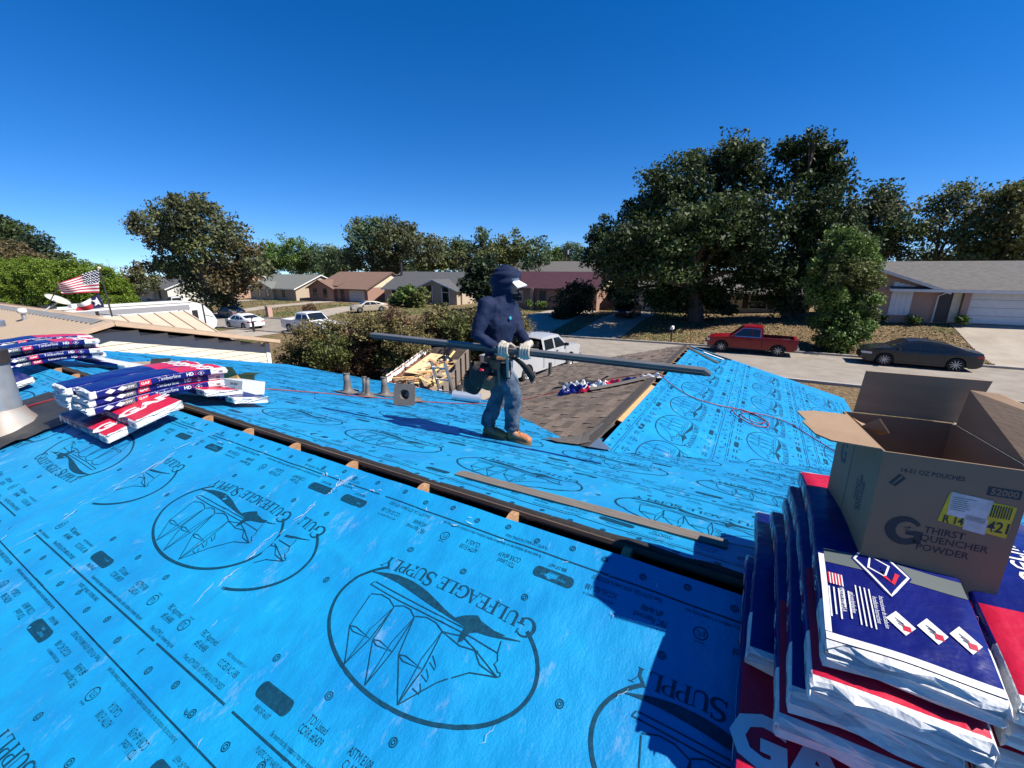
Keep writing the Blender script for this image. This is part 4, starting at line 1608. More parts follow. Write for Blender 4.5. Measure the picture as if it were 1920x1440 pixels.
    tree('scrub_oak', 'grey-brown scrubby tree in front of the pecan, beside the junipers', [(250, 520, 26), (235, 540, 24), (275, 530, 24), (262, 505, 16)], 36, None, ['rust', 'pecan'], .26, .9, 18, .2, .7, 58)
    # front-yard trees and shrubs
    tree('magnolia', 'dense dark evergreen beside the charcoal-roofed house', [(905, 515, 30), (895, 535, 30), (918, 545, 28), (908, 495, 18)], 47, (905, 572), 'dark', .24, .7, 44, .15, .5, 60)
    tree('yard_tree', 'small round yellow-green tree in front of the charcoal-roofed house', [(765, 552, 24), (785, 560, 22), (748, 562, 18)], 49, (768, 578), ['green', 'olive'], .22, .7, 34, .08, .6, 61)
    tree('dark_shrub_tree', 'twiggy dark tree in front of the maroon-roofed house', [(1080, 545, 26), (1100, 550, 24), (1060, 560, 22), (1085, 575, 26)], 43, (1085, 596), ['dark', 'rust'], .18, .7, 30, .1, .7, 62)
    tree('round_bush', 'large dark clipped bush at the shaded driveway', [(1055, 590, 18), (1048, 600, 18), (1060, 603, 16)], 40.5, (1052, 615), 'dark', .14, .45, 60, .06, .4, 63, cat='bush', limbs=False)
    for i, (bl, lb, Y) in enumerate((([(990, 568, 6), (1010, 572, 6), (1020, 571, 6)], 'low clipped hedge by the maroon-roofed house door', 46.5), ([(820, 572, 6), (835, 574, 7)], 'low hedge below the glazed gable', 52), ([(580, 577, 9), (575, 581, 8), (586, 581, 8)], 'round reddish shrub at the kerb before the brown-roofed house', 34.5),
                                     ([(1640, 598, 5), (1655, 599, 5)], 'dark plant below the white panels of the brick house', 40.2), ([(1708, 599, 6), (1720, 600, 5)], 'low spreading plant by the porch of the brick house', 40.2), ([(1803, 597, 5), (1806, 601, 4)], 'small plant beside the garage of the brick house', 40.3),
                                     ([(745, 581, 6), (760, 583, 6)], 'rusty shrub near the gold sedan', 46))):
        tree('shrub', lb, bl, Y, None, 'myrtle_red' if i in (2, 6) else 'dark' if i in (1, 3) else 'green', .10, .28, 34, .04, .5, 70 + i, cat='shrub', group='front-yard shrubs', limbs=False)
    # crape myrtles between our drive and the neighbour
    hedge = [([(545, 650, 24), (560, 622, 22), (532, 676, 24), (565, 690, 30)], 13.0, 'sparse outermost crape myrtle beside the tan roof corner'), ([(595, 630, 36), (625, 660, 44), (580, 670, 38), (610, 700, 44)], 13.2, 'crape myrtle second from the tan roof corner'),
             ([(660, 618, 40), (690, 645, 46), (650, 670, 44), (680, 700, 50), (700, 610, 30)], 14.0, 'broad crape myrtle in front of the white pickup'), ([(745, 605, 36), (765, 630, 46), (730, 655, 46), (760, 680, 46), (725, 620, 34)], 15.0, 'crape myrtle right behind the trailer’s rusty side'),
             ([(825, 600, 34), (845, 630, 42), (800, 620, 38), (820, 660, 44), (860, 610, 32)], 16.8, 'crape myrtle above the lumber trailer'), ([(900, 595, 32), (915, 630, 40), (880, 645, 40), (875, 605, 30), (900, 660, 36)], 18.0, 'crape myrtle behind the worker’s back'), ([(965, 592, 22), (975, 612, 24), (950, 620, 30), (960, 640, 26)], 19.5, 'last crape myrtle showing past the worker’s chest')]
    for i, (bl, Y, lb) in enumerate(hedge):
        tree('crape_myrtle', lb, bl, Y, None, ['myrtle', 'myrtle_red', 'myrtle', 'olive'] if i else 'myrtle', .062, .34, 62 if i else 26, .05, .8 if i else .9, 80 + i, cat='shrub', group='crape myrtles along the drive', spread=1.2)


all_trees()
# ------------------------------------------------------------------ vehicles
M_TYRE = mat('tyre_rubber', (.018, .018, .018), .85, var=.2, scale=12)
M_ALLOY = mat('wheel_alloy', (.55, .55, .56), .35, metal=.7)
M_UNDERB = mat('underbody', (.012, .012, .012), .9)
M_CGLASS = mat('car_glass', (.012, .016, .020), .05, spec=.7)
M_CHROME = mat('chrome', (.70, .70, .70), .15, metal=1.0)
M_LAMP = mat('headlamp_lens', (.62, .64, .66), .12, spec=.8)
M_TAIL = mat('tail_lamp', (.28, .012, .015), .2)
M_SEAM = mat('panel_gap', (.01, .01, .01), .7)


def paint(name, c, rough=.28):
    return mat('paint_' + name, c, rough, var=.05, scale=1.5, spec=.4, coat=.22)


def wheel(parent, x, y, r_, w, side, spokes=10, rimr=.66, m_rim=None):
    o = MB()
    Mx = Matrix.Translation((x, y, r_)) @ Matrix.Rotation(math.pi / 2, 4, 'X')
    prof = [(r_ * rimr, -w / 2), (r_ * .93, -w / 2), (r_, -w / 2 + .03), (r_, w / 2 - .03), (r_ * .93, w / 2), (r_ * rimr, w / 2), (r_ * rimr, -w / 2)]
    o.lathe(prof, 26, M=Mx)
    o = o.build('wheel', M_TYRE, parent)
    h = MB()
    s = 1 if side > 0 else -1          # outer face direction along y
    yf = y + s * w * .40
    h.lathe([(r_ * rimr, -w * .45), (r_ * rimr, w * .45), (r_ * (rimr - .05), w * .45), (r_ * (rimr - .07), -w * .3)], 24, M=Mx)
    for k in range(spokes):
        a = 2 * math.pi * k / spokes
        c, q = math.cos(a), math.sin(a)
        h.beam((x + c * r_ * .08, yf, r_ + q * r_ * .08), (x + c * r_ * rimr * .97, yf, r_ + q * r_ * rimr * .97), r_ * (.9 / spokes), .03, up=(0, 1, 0))
    h.lathe([(0.001, w * .46 * s), (r_ * .16, w * .45 * s), (r_ * .17, w * .30 * s)], 12, M=Matrix.Translation((x, y, r_)) @ Matrix.Rotation(-math.pi / 2, 4, 'X'))
    h.build('rim', m_rim or M_ALLOY, o, fix=False)
    b = MB()
    b.lathe([(0.001, 0), (r_ * rimr, 0)], 20, M=Matrix.Translation((x, y + s * w * .12, r_)) @ Matrix.Rotation(math.pi / 2, 4, 'X'))
    b.build('brake_disc', M_UNDERB, o, fix=False)
    return o


class Car:
    """Lofted car shell: side outline with wheel arches, rounded plan, tumblehome; x forward, z up, y left."""

    def __init__(self, L_, W_, top, belt, sill, wheels, ra, bed=None, roundf=.16, roundb=.10, inset=.80, zroof=1.45, arch_pow=1.0):
        self.L, self.W, self.top, self.belt, self.sill = L_, W_, top, belt, sill
        self.wh, self.ra, self.bed = wheels, ra, bed
        self.rf, self.rb, self.inset, self.zroof = roundf, roundb, inset, zroof
        self.tx = [p[0] for p in top]
        self.tz = [p[1] for p in top]

    def ztop(self, x):
        return float(np.interp(x, self.tx, self.tz))

    def zlow(self, x):
        z = self.sill
        e = .35
        h = self.L / 2
        if x > h - e:
            z += .10 * ((x - h + e) / e) ** 2
        if x < -h + e:
            z += .14 * ((-h + e - x) / e) ** 2
        for (wx, wr_) in self.wh:
            d = abs(x - wx)
            if d < self.ra:
                z = max(z, wr_ + math.sqrt(self.ra ** 2 - d * d))
        return z

    def hw(self, x, z):
        h = self.L / 2
        f = 1.0
        if x > 0:
            f -= self.rf * max(0, (x / h - .55) / .45) ** 2.4
        else:
            f -= self.rb * max(0, (-x / h - .6) / .4) ** 2.4
        b = self.belt
        if z > b:
            f *= 1 - (1 - self.inset) * min(1.2, (z - b) / (self.zroof - b)) ** 1.1 - .012
        else:
            f *= 1 - .05 * ((b * .72 - z) / (b * .72)) ** 2 * (1 if z < b * .72 else .3)
        return self.W / 2 * f

    def build(self, parent, m_paint, rows=9, crown=.035):
        h = self.L / 2
        xs = set(np.linspace(-h, h, 56))
        for (wx, _) in self.wh:
            xs |= set(wx + self.ra * np.sin(np.linspace(-math.pi / 2, math.pi / 2, 15)))
        xs |= set(self.tx)
        xs = sorted(x for x in xs if -h <= x <= h)
        xs2 = [xs[0]]
        for x in xs[1:]:
            if x - xs2[-1] > .012:
                xs2.append(x)
        xs = xs2
        mb = MB()
        side = {}
        for s in (1, -1):
            P = np.zeros((len(xs), rows, 3))
            for i, x in enumerate(xs):
                z0, z1 = self.zlow(x), self.ztop(x)
                for j in range(rows):
                    z = z0 + (z1 - z0) * j / (rows - 1)
                    P[i, j] = (x, s * self.hw(x, z), z)
            side[s] = P
            mb.grid(P, flip=(s > 0))
        nb = 9
        i0 = 0
        bed = self.bed
        for (a, b, flip) in ((side[1][0], side[-1][0], True), (side[1][-1], side[-1][-1], False)):
            P = np.stack([a * (1 - t) + b * t for t in np.linspace(0, 1, nb)])
            mb.grid(P, flip=flip)
        T = np.zeros((len(xs), nb, 3))
        for i in range(len(xs)):
            a, b = side[1][i, -1], side[-1][i, -1]
            for j, t in enumerate(np.linspace(0, 1, nb)):
                T[i, j] = a * (1 - t) + b * t
                T[i, j, 2] += crown * (1 - (2 * t - 1) ** 2)
        if bed:
            kk = [i for i, x in enumerate(xs) if x >= bed[1] - 1e-6]
            mb.grid(T[kk], flip=True)
            k2 = [i for i, x in enumerate(xs) if bed[0] - 1e-6 <= x <= bed[1] + 1e-6]
            for s in (1, -1):
                o = side[s][k2, -1]
                inn = o.copy()
                inn[:, 1] -= s * .09
                low = inn.copy()
                low[:, 2] = bed[2]
                mb.grid(np.stack([o, inn, low]), flip=(s < 0), smooth=False)
            x0, x1 = xs[k2[0]], xs[k2[-1]]
            w0 = self.hw(x0, self.ztop(x0)) - .09
            mb.add([(x0, -w0, bed[2]), (x1, -w0, bed[2]), (x1, w0, bed[2]), (x0, w0, bed[2])], [(0, 1, 2, 3)])
            zt = self.ztop(x0)
            mb.box(-h + .005, x0, -w0 - .08, w0 + .08, bed[2] - .05, zt - .002)
            zc = self.ztop(bed[1] + .12)
            mb.add([(x1, -w0, bed[2]), (x1, w0, bed[2]), (x1, w0 * .98, self.ztop(x1 - .05)), (x1, -w0 * .98, self.ztop(x1 - .05))], [(0, 1, 2, 3)])
        else:
            mb.grid(T, flip=True)
        body = mb.build('body', m_paint, parent, fix=False)
        u = MB()
        u.box(-h + .15, h - .15, -self.W / 2 + .16, self.W / 2 - .16, self.sill + .02, self.belt - .15)
        u.build('underbody', M_UNDERB, parent)
        return body

    def side_pane(self, parent, poly_bot, poly_top, name='side_window', m=None, lift=.006, n=10):
        """Pane between two polylines (x, z) on both sides."""
        for s in (1, -1):
            P = np.zeros((2 * n + 1, 5, 3))
            for i in range(2 * n + 1):
                t = i / (2 * n)
                xb = poly_bot[0][0] + (poly_bot[-1][0] - poly_bot[0][0]) * t
                xt = poly_top[0][0] + (poly_top[-1][0] - poly_top[0][0]) * t
                zb = np.interp(xb, *zip(*sorted(poly_bot)))
                zt = np.interp(xt, *zip(*sorted(poly_top)))
                for j in range(5):
                    k = j / 4
                    x, z = xb + (xt - xb) * k, zb + (zt - zb) * k
                    P[i, j] = (x, s * (self.hw(x, z) + lift), z)
            mb = MB()
            mb.grid(P, flip=(s > 0))
            mb.build(name, m or M_CGLASS, parent, fix=False)

    def top_pane(self, parent, x0, x1, name, m=None, k0=.84, k1=.90, lift=.008, crown=.035):
        n, c = 8, 9
        P = np.zeros((n + 1, c, 3))
        for i in range(n + 1):
            t = i / n
            x = x0 + (x1 - x0) * t
            z = self.ztop(x)
            w = self.hw(x, z) * (k0 + (k1 - k0) * t)
            for j in range(c):
                q = 2 * j / (c - 1) - 1
                P[i, j] = (x, q * w, z + crown * (1 - (q * w / self.hw(x, z)) ** 2) + lift)
        mb = MB()
        mb.grid(P, flip=(x1 > x0))
        mb.build(name, m or M_CGLASS, parent, fix=True)

    def seam(self, parent, pts, w=.014, name='panel_gap', m=None, lift=.003, sides=(1, -1)):
        for s in sides:
            mb = MB()
            q = [Vector((x, s * (self.hw(x, z) + lift), z)) for x, z in pts]
            for a, b in zip(q[:-1], q[1:]):
                k = max(1, int((b - a).length / .15))
                for i in range(k):
                    t0, t1 = i / k, (i + 1) / k
                    xa, za = a.x + (b.x - a.x) * t0, a.z + (b.z - a.z) * t0
                    xb, zb = a.x + (b.x - a.x) * t1, a.z + (b.z - a.z) * t1
                    d = Vector((xb - xa, 0, zb - za)).normalized()
                    nn = Vector((-d.z, 0, d.x)) * w / 2
                    A = [(xa + nn.x, za + nn.z), (xa - nn.x, za - nn.z), (xb - nn.x, zb - nn.z), (xb + nn.x, zb + nn.z)]
                    mb.add([(x, s * (self.hw(x, z) + lift), z) for x, z in A], [(0, 1, 2, 3)])
            mb.build(name, m or M_SEAM, parent, fix=False)


def lamp_pair(car, parent, x, z, dx, dz, name, m, y_in=.18):
    """Lamp wrapping the corner at one end of the car."""
    for s in (1, -1):
        P = []
        sg = 1 if x > 0 else -1
        h = car.L / 2
        for t in np.linspace(0, 1, 6):
            xx = x + sg * dx * t
            P.append([(min(max(xx, -h), h), s * (car.hw(xx, z) + .006), zz) for zz in (z - dz / 2, z + dz / 2)])
        w = car.hw(sg * h, z)
        for t in np.linspace(0, 1, 5):
            P.append([(sg * (h + .006), s * (w - t * y_in), zz) for zz in (z - dz / 2, z + dz / 2)])
        mb = MB()
        mb.grid(np.array(P))
        mb.build(name, m, parent)


def mirror(car, parent, x, z, m):
    for s in (1, -1):
        y = car.hw(x, z)
        mb = MB()
        mb.box(x - .06, x + .06, min(s * y, s * (y + .20)), max(s * y, s * (y + .20)), z - .02, z + .13)
        mb.build('mirror', m, parent)


def sedan(name, label, pos, rz, m, spokes=10, L_=4.8, W_=1.84, H_=1.45, group='cars along the street', wheel_r=.34, gl=None):
    t = thing(name, label, 'car', pos, rz, group)
    k = L_ / 4.8
    h = L_ / 2
    top = [(-h, .78), (-h + .06, .98), (-h + .40 * k, 1.03), (-1.72 * k, 1.09), (-1.05 * k, 1.31), (-.40 * k, H_ - .02), (.15 * k, H_), (.55 * k, H_ - .05), (1.25 * k, 1.02), (1.75 * k, .95), (2.15 * k, .86), (h - .07, .74), (h, .60)]
    c = Car(L_, W_, top, .92, .20, [(1.42 * k, wheel_r), (-1.40 * k, wheel_r)], wheel_r + .055, roundf=.24, roundb=.16, inset=.72, zroof=H_)
    c.build(t, m)
    c.top_pane(t, 1.20 * k, .58 * k, 'windshield', k0=.86, k1=.92)
    c.top_pane(t, -1.68 * k, -.98 * k, 'rear_window', k0=.82, k1=.88)
    c.side_pane(t, [(1.02 * k, .96), (.06 * k, .97)], [(.55 * k, 1.31), (.06 * k, 1.36)])
    c.side_pane(t, [(.0, .97), (-.88 * k, .98)], [(.0, 1.36), (-.62 * k, 1.28)])
    c.side_pane(t, [(-.93 * k, .99), (-1.46 * k, 1.03)], [(-.70 * k, 1.28), (-1.18 * k, 1.17)], 'quarter_window')
    for x in (1.08 * k, .03 * k, -.95 * k):
        c.seam(t, [(x, .30 if abs(x) < .5 else .42), (x, .92)])
    c.seam(t, [(1.08 * k, .30), (-.9 * k, .30)])
    c.seam(t, [(1.9 * k, .70), (-2.0 * k, .82)], .02, 'crease', m, .008)
    lamp_pair(c, t, h - .42, .66, .42, .11, 'headlight', M_LAMP, .30)
    lamp_pair(c, t, -h + .30, .80, .30, .12, 'tail_light', M_TAIL, .35)
    mirror(c, t, .92 * k, .93, m)
    mb = MB(); mb.box(h - .02, h + .012, -.5, .5, .30, .56); mb.build('grille', M_UNDERB, t)
    mb = MB(); mb.box(-h - .012, -h + .02, -.26, .26, .56, .68); mb.build('number_plate', M_WHITE, t)
    for s in (1, -1):
        for x in (.22 * k, -.72 * k):
            mb = MB(); y = c.hw(x, .84); mb.box(x - .11, x + .06, min(s * y, s * (y + .03)), max(s * y, s * (y + .03)), .82, .86); mb.build('door_handle', m, t)
        for x in (1.42 * k, -1.40 * k):
            wheel(t, x, s * (W_ / 2 - .115), wheel_r, .21, s, spokes, .70)
    return t


def pickup(name, label, pos, rz, m, L_=5.1, W_=1.78, H_=1.72, cab=(1.15, -.55), wheel_r=.36, wb=(1.62, -1.55), belt=1.06, bedz=.62, spokes=8, trim=None, crew=False, group='cars along the street', rim=None, hood=1.02):
    t = thing(name, label, 'pickup', pos, rz, group)
    h = L_ / 2
    x1, x0 = cab
    top = [(-h, belt + .02), (x0 - .02, belt + .03), (x0, H_ - .10), (x0 + .10, H_ - .02), ((x0 + x1) / 2, H_), (x1 - .55, H_ - .03), (x1 + .12, belt + .03), (x1 + .2, hood + .01), (h - .35, hood - .06), (h - .06, hood - .16), (h, hood - .34)]
    c = Car(L_, W_, top, belt, .36, [(wb[0], wheel_r), (wb[1], wheel_r)], wheel_r + .075, bed=(-h + .10, x0 - .02, bedz), roundf=.14, roundb=.03, inset=.80, zroof=H_)
    c.build(t, m)
    c.top_pane(t, x1 + .08, x1 - .50, 'windshield', k0=.88, k1=.94)
    xm = x0 + .12
    zt = H_ - .16
    if crew:
        mid = (x0 + x1) / 2 - .05
        c.side_pane(t, [(x1 - .02, belt + .05), (mid + .06, belt + .05)], [(x1 - .56, zt), (mid + .06, zt + .01)])
        c.side_pane(t, [(mid - .06, belt + .05), (xm + .02, belt + .05)], [(mid - .06, zt + .01), (xm + .06, zt)])
        gaps = (x1 - .02, mid, xm - .05)
    else:
        c.side_pane(t, [(x1 - .02, belt + .05), (xm + .46, belt + .05)], [(x1 - .56, zt), (xm + .46, zt + .01)])
        c.side_pane(t, [(xm + .42, belt + .05), (xm + .02, belt + .05)], [(xm + .42, zt + .01), (xm + .04, zt)])
        gaps = (x1 - .02, xm + .44, x0 - .02)
    if trim:
        c.seam(t, [(x1 + .02, belt + .035), (xm - .03, belt + .035)], .03, 'window_trim', trim, .009)
        c.seam(t, [(x1 - .0, belt + .03), (x1 - .56, zt + .03), (xm, zt + .03), (xm - .02, belt + .03)], .03, 'window_trim', trim, .009)
    for x in gaps:
        c.seam(t, [(x, .45), (x, belt + .02)])
    c.seam(t, [(x0 - .02, .46), (x0 - .02, belt + .03)], .03)
    # back glass of the cab
    mb = MB()
    w = c.hw(x0, belt + .3) * .8
    mb.box(x0 - .03, x0 - .022, -w, w, belt + .10, H_ - .20)
    mb.build('rear_window', M_CGLASS, t)
    lamp_pair(c, t, h - .16, hood - .24, .16, .16, 'headlight', M_LAMP, .26)
    lamp_pair(c, t, -h + .06, belt - .22, .06, .34, 'tail_light', M_TAIL, .08)
    for nm, xx in (('front_bumper', h - .04), ('rear_bumper', -h - .12)):
        mb = MB(); mb.box(xx, xx + .17, -W_ / 2 * .93, W_ / 2 * .93, .42, .60); mb.build(nm, M_CHROME, t)
    mb = MB(); mb.box(h - .02, h + .012, -.42, .42, hood - .34, hood - .14); mb.build('grille', M_UNDERB, t)
    mirror(c, t, x1 - .10, belt + .06, M_UNDERB if crew else m)
    for s in (1, -1):
        for x in (wb[0], wb[1]):
            wheel(t, x, s * (W_ / 2 - .12), wheel_r, .23, s, spokes, .62, rim)
    for s in (1, -1):
        x = gaps[1] + .14
        y = c.hw(x, belt - .12)
        mb = MB(); mb.box(x - .02, x + .14, min(s * y, s * (y + .03)), max(s * y, s * (y + .03)), belt - .14, belt - .09); mb.build('door_handle', M_UNDERB, t)
    return t, c


def vehicles():
    red = paint('red', (.25, .006, .012))
    P = at_z(1406, 663, -5.27)
    t, c = pickup('red_pickup', 'red extended-cab pickup parked at the far kerb under the oaks', (-.20, 30.95, G(0, 30) + .012), math.pi, red, L_=4.95, trim=M_CHROME, cab=(1.02, -.62), wb=(1.60, -1.52))
    mb = MB(); mb.box(-1.5, 1.5, -.6, .6, 0, .02)
    dk = paint('graphite', (.018, .022, .027), .22)
    sedan('dark_sedan', 'dark grey sedan parked at the far kerb by the dry lawn', (7.75, 30.85, G(7.7, 30) + .012), math.pi, dk, 10, 4.87, 1.84, 1.45, wheel_r=.345)
    sil = paint('silver', (.40, .41, .42), .35)
    t, c = pickup('silver_pickup', 'silver crew-cab work truck with open bed in the drive beside the shingled roof', (-9.95, 19.75, G(-9.9, 19.7) + .022), R(82), sil, L_=6.5, W_=2.03, H_=1.98, cab=(1.55, -.62), wb=(2.02, -2.0), wheel_r=.41, belt=1.28, bedz=.78, crew=True, hood=1.28, group=None)
    # bed clutter of that truck: things lying in it
    z = G(-9.9, 18) + .022 + .78

    def inb(x, y):
        a = R(82)
        return (-9.95 + x * math.cos(a) - y * math.sin(a), 19.75 + x * math.sin(a) + y * math.cos(a), z)
    b = thing('tool_chest', 'grey steel chest across the bed of the silver work truck', 'tool chest', inb(-1.15, 0), R(82))
    mb = MB(); mb.box(-.28, .28, -.82, .82, 0, .55); mb.build('body', M_GALV, b)
    mb = MB(); mb.box(-.30, .30, -.84, .84, .552, .61); mb.build('lid', M_GALV, b)
    b = thing('cardboard_carton', 'pale carton standing in the bed of the silver work truck', 'carton', inb(-1.75, -.45), R(70))
    mb = MB(); mb.box(-.2, .2, -.25, .25, .0, .55); mb.build('body', mat('pale_carton', (.62, .57, .48), .8, var=.1), b)
    mb = MB(); mb.box(-.18, .18, -.03, .03, .552, .556); mb.build('tape', M_WHITE, b)
    b = thing('black_bag', 'black sack in the bed of the silver work truck', 'bag', inb(-1.75, .3), 0)
    mb = MB(); mb.lathe([(0.01, 0), (.25, .02), (.32, .2), (.24, .42), (.08, .55), (.1, .62)], 12); mb.build('body', M_UNDERB, b)
    wh = paint('white', (.74, .75, .75), .3)
    pickup('white_pickup', 'white full-size pickup parked at the near kerb behind the crape myrtles', (-36.3, 25.3, G(-36.3, 25.3) + .012), 0, wh, L_=5.8, W_=2.0, H_=1.92, cab=(1.35, -.75), wb=(1.8, -1.75), wheel_r=.40, belt=1.18, bedz=.75, crew=True, hood=1.2)
    sedan('white_sedan', 'white sedan parked at the near kerb next to the travel trailer', (-46.6, 24.95, G(-46.6, 25) + .012), math.pi, wh, 7, 4.7, 1.82, 1.47)
    gold = paint('champagne', (.40, .34, .25), .3)
    sedan('gold_sedan', 'champagne sedan parked in the drive of the charcoal-roofed house', (-45.9, 41.2, G(-45.9, 41.2) + .03), math.atan2(-4.2, -2.3), gold, 9, 4.8, 1.8, 1.44)
    sedan('grey_sedan', 'grey sedan seen from behind beyond the travel trailer', (-60.5, 30.9, G(-60.5, 30.9) + .012), math.pi * .97, paint('steel', (.12, .13, .14), .25), 9, 4.8, 1.84, 1.45)
    sedan('dark_hatch', 'dark car parked before the pale house', (-93, 35, G(-93, 35) + .03), math.pi, paint('navy', (.02, .022, .03), .3), 6, 4.6, 1.8, 1.5)
    pickup('light_suv', 'light silver truck parked before the pale house', (-86.5, 35.6, G(-86.5, 35.6) + .03), math.pi, sil, L_=5.2, H_=1.85, belt=1.1, crew=True)
    sedan('shaded_car', 'dark car standing in the deep shade of the oak driveway', (-11.4, 43.5, G(-11.4, 43.5) + .03), -math.pi / 2, paint('black', (.012, .012, .013), .25), 6, 4.6, 1.8, 1.55)


vehicles()


# ------------------------------------------------------------------ travel trailer
def travel_trailer():
    X0, X1, ya, yb = -45.6, -43.1, 8.5, 20.6
    zg = G(-44, 18)
    t = thing('travel_trailer', 'long white travel trailer parked behind the tan metal roof', 'travel trailer', (-44.35, 14.5, zg))
    M_RV = mat('rv_white', (.78, .78, .75), .4, var=.04, scale=1)
    M_RVG = mat('rv_grey', (.30, .30, .31), .4)
    hz = 3.15
    prof = [(ya - 14.5, .6), (yb - 14.5 - .5, .6), (yb - 14.5 - .05, .85), (yb - 14.5 + .12, 1.4), (yb - 14.5 - .25, 2.2), (yb - 14.5 - .75, 2.8), (yb - 14.5 - 1.25, hz - .08), (yb - 14.5 - 1.6, hz), (ya - 14.5, hz)]
    mb = MB(); mb.prism(prof, 'x', -1.25, 1.25); mb.build('body', M_RV, t)
    mb = MB(); mb.box(-1.3, 1.3, ya - 14.5 - .02, yb - 14.5 - 1.7, hz + .004, hz + .06); mb.build('roof_membrane', mat('rv_roof', (.72, .70, .62), .6, var=.06), t)
    w = 1.255
    band = MB(); band.box(w, w + .004, ya - 14.5 + 1, yb - 14.5 - 1.9, 2.55, 2.95); band.build('grey_band', M_RVG, t)
    for y0, y1, z0, z1 in ((-4.8, -3.9, 1.7, 2.2), (.9, 1.5, 1.75, 2.0), (2.0, 3.0, 1.65, 2.0), (4.3, 4.75, 1.3, 2.45), (-3.2, -2.2, 1.7, 2.2)):
        mb = MB(); mb.box(w, w + .012, y0, y1, z0, z1); mb.build('window', M_CGLASS, t)
    d = MB(); d.box(w, w + .014, 3.35, 4.05, .75, 2.5); d = d.build('door', M_RV, t)
    mb = MB(); mb.box(w + .016, w + .022, 3.5, 3.9, 1.7, 2.3); mb.build('door_window', M_CGLASS, d)
    for a, b, c_, e in ((3.30, 3.345, .7, 2.56), (4.055, 4.10, .7, 2.56), (3.30, 4.10, 2.51, 2.56)):
        mb = MB(); mb.box(w, w + .02, a, b, c_, e); mb.build('door_trim', M_RVG, d)
    mb = MB(); mb.box(w, w + .016, 5.15, 5.28, .7, 2.95); mb.build('black_stripe', M_UNDERB, t)
    mb = MB(); mb.box(w, w + .016, -2.05, -1.85, 1.5, 2.9); mb.build('black_stripe', M_UNDERB, t)
    for a, b in (((w + .01, -1.9, 2.75), (w + .01, 1.2, 2.05)), ((w + .01, -2.9, 2.3), (w + .01, .3, 2.45)), ((w + .01, 5.3, 2.0), (w + .01, 6.0, 1.72))):
        mb = MB(); mb.beam(a, b, .01, .09, up=(1, 0, 0)); mb.build('graphic', M_RVG, t)
    for y in (-2.6, -4.2):
        mb = MB(); mb.box(-.4, .4, y - .4, y + .4, hz + .062, hz + .30); mb.build('air_conditioner', M_UNDERB if y < -3 else M_RV, t)
    for y in (-.6, .4):
        for s in (1, -1):
            wheel(t, 0, 0, .36, .2, 1)
    mb = MB(); mb.tube([(-.6, yb - 14.5, .62), (0, yb - 14.5 + 1.2, .55), (.6, yb - 14.5, .62)], .05, 6); mb.build('tow_bar', M_UNDERB, t)
    ws = [o for o in t.children if o.name.startswith('wheel')]
    k = 0
    for y in (-.6, .4):
        for s in (1, -1):
            ws[k].rotation_euler = (0, 0, math.pi / 2)
            ws[k].location = (s * 1.05, y, 0)
            k += 1


travel_trailer()


# ------------------------------------------------------------------ dump trailer with torn-off lumber
M_OLDW = mat('weathered_plank', (.16, .125, .095), .9, col2=(.26, .21, .17), scale=5, stretch=(1, 1, 6), bump=.4, bscale=30)
M_RUST = mat('rusty_steel', (.16, .055, .030), .85, col2=(.28, .13, .08), scale=4, bump=.3, bscale=25)
M_NEWP = mat('fresh_pine', (.66, .47, .22), .75, col2=(.76, .60, .36), scale=2.5, stretch=(5, .6, 5))
M_TARP = mat('torn_white_sheet', (.72, .71, .68), .7, var=.1, scale=5)


